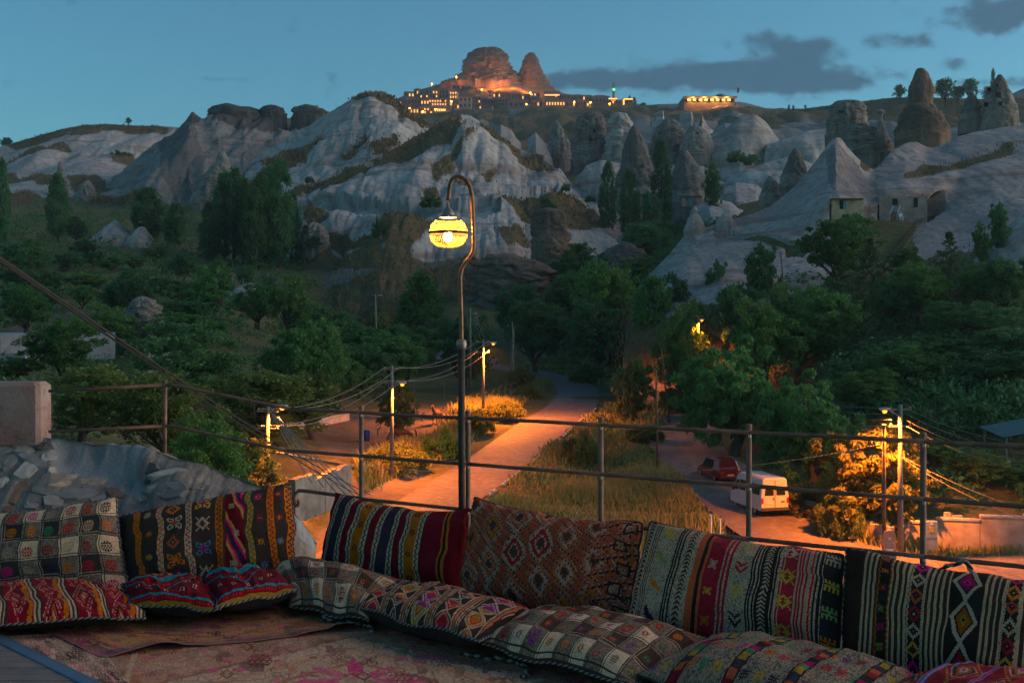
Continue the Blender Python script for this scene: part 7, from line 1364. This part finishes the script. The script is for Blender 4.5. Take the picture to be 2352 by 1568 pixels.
cushion('grey floor cushion with dark multicoloured bands', fc((1462,1552),(2010,1680),(2120,1555),(1650,1458), .14, .11), p_f7(220, 90), .15, .08, 13, up=True, cord='dark')
cushion('red and blue diamond floor cushion in the lower right corner', fc((1990,1612),(2460,1730),(2560,1600),(2175,1545), .10, .11), p_f8(150, 90), .16, .09, 14, up=True)

# rugs ------------------------------------------------------------------------
def rug(label, corners, cv, z, wave=.0, seed=0, edge=None):
    a = [G(*q) for q in corners]; B = {'bl': a[0], 'br': a[1], 'tr': a[2], 'tl': a[3]}
    for k_, p0, p1 in (('bm', 'bl', 'br'), ('rm', 'br', 'tr'), ('tm', 'tl', 'tr'), ('lm', 'bl', 'tl')): B[k_] = (B[p0]+B[p1])/2
    S, U, Vv = coons(B, cv.w+1, cv.h+1); S[..., 2] = z+wave*np.clip(fbm(np.stack([U*9+seed, Vv*2, U*0], -1), 2)+.25, 0, 1)*np.exp(-Vv*5)
    S[..., 1] += (fbm(np.stack([U*7+seed, Vv*0, U*0], -1), 2)*.03)*np.exp(-Vv*5); base = S.reshape(-1, 3).mean(0); e = empty('rug', base, label, 'rug')
    me = mesh_np('pile', S-base, grid_faces(cv.h+1, cv.w+1)); at_ = me.attributes.new('yarn', 'FLOAT_COLOR', 'FACE'); col = np.concatenate([cv.out(), np.ones((cv.h, cv.w, 1))], -1); at_.data.foreach_set('color', col.astype(np.float32).ravel()); obj('pile', me, KIL, e)
    mb = MB(); mb.tube(list(S[0, ::3]-base+np.array([0, 0, .002])), .0032, 6); mb.build('selvedge', edge or mat('rug_selvedge', (.20, .13, .10), .95), e, True); return e
def p_rug(w, h, seed, field, border, med, accents, worn):
    c = Cv(w, h, field, seed); q = np.stack([c.U*w*.055, c.Vv*h*.085, c.U*0+seed], -1)
    for bw, cl in ((.13, border), (.10, worn), (.085, border*.8), (.05, accents[0]), (.035, border)):
        c.put((c.U < bw*.7) | (c.U > 1-bw*.7) | (c.Vv < bw) | (c.Vv > 1-bw), cl)
    fr = (c.U > .09) & (c.U < .91) & (c.Vv > .13) & (c.Vv < .87); d = np.abs(c.U-.5)/.36+np.abs(c.Vv-.5)/.36
    for a_, cl in ((1.05, border*.8), (1.0, worn), (.72, accents[1]), (.66, worn*.95), (.40, border), (.36, worn)): c.put(fr & (np.floor(d*16)/16 < a_), cl)
    th = np.arctan2((c.Vv-.5)/.20, (c.U-.5)/.15); rr = np.hypot((c.U-.5)/.15, (c.Vv-.5)/.20); c.put(rr < .52+.26*np.cos(th*8), med); c.put(rr < .22, worn)
    n1 = vnoise(q*2.0); mk = np.abs(n1) < .10; c.put(mk, c.a[mk]*.58); 
    for k, ac in enumerate(accents): nn_ = vnoise(q*(2.0+k*.4)+90*k); c.put(nn_ > .66, ac)
    for k in range(90): c.stamp(c.rng.uniform(.03, .97), c.rng.uniform(.03, .97), c.rng.choice(['dia', 'star', 'ram', 'comb', 'lat']), c.a[c.rng.integers(h), c.rng.integers(w)]*.5, 1)
    wear = fbm(q*1.1+7, 4)[..., None]; c.a = (c.a*(1-np.clip(.30+wear*.6, .0, .6))+worn*np.clip(.30+wear*.6, .0, .6))*c3(1.38, 1.2, 1.0); return c
PK, LV, TAN, PW = c3(.24,.085,.085), c3(.13,.075,.12), c3(.20,.125,.085), c3(.26,.20,.19)
rug('large worn pink rug with a magenta flower medallion', [(140,1760),(1560,1760),(1330,1425),(260,1440)], p_rug(260, 120, 21, c3(.27,.15,.13), c3(.25,.11,.08), c3(.36,.06,.17), [c3(.15,.085,.095), c3(.31,.18,.145), c3(.33,.07,.15)], c3(.33,.245,.215)), .004, .006, 1)
rug('orange brown rug with purple border and curled front edge', [(232,1512),(836,1446),(800,1380),(30,1420)], p_rug(200, 80, 22, c3(.27,.14,.08), c3(.15,.055,.09), c3(.16,.06,.14), [c3(.11,.05,.10), c3(.26,.11,.075), c3(.40,.04,.18)], c3(.24,.15,.11)), .012, .05, 5)
rug('faded white and pink rug with dark toothed border at the left', [(150,1640),(345,1640),(206,1454),(10,1462)], p_rug(80, 80, 23, c3(.34,.18,.19), c3(.36,.30,.27), c3(.40,.11,.17), [c3(.05,.04,.045), c3(.34,.20,.19), c3(.38,.08,.15)], c3(.36,.28,.26)), .009, .0, 9)
# ---------------------------------------------------------------- thin evening air over the whole valley
m = bpy.data.materials.new('evening_air'); m.use_nodes = True; t = m.node_tree; t.nodes.remove(t.nodes['Principled BSDF'])
pv = t.nodes.new('ShaderNodeVolumePrincipled'); pv.inputs['Color'].default_value = (.70, .88, 1.0, 1); pv.inputs['Density'].default_value = .00010; pv.inputs['Anisotropy'].default_value = .25
t.links.new(pv.outputs[0], t.nodes['Material Output'].inputs['Volume'])
mb = MB(); mb.box((0, 1080, 181), (3600, 2240, 420)); tag(mb.build('haze', m), 'thin blue evening haze filling the valley', kind='stuff')
SC.cycles.volume_step_rate = 4.0; SC.cycles.volume_max_steps = 64; SC.cycles.volume_bounces = 0
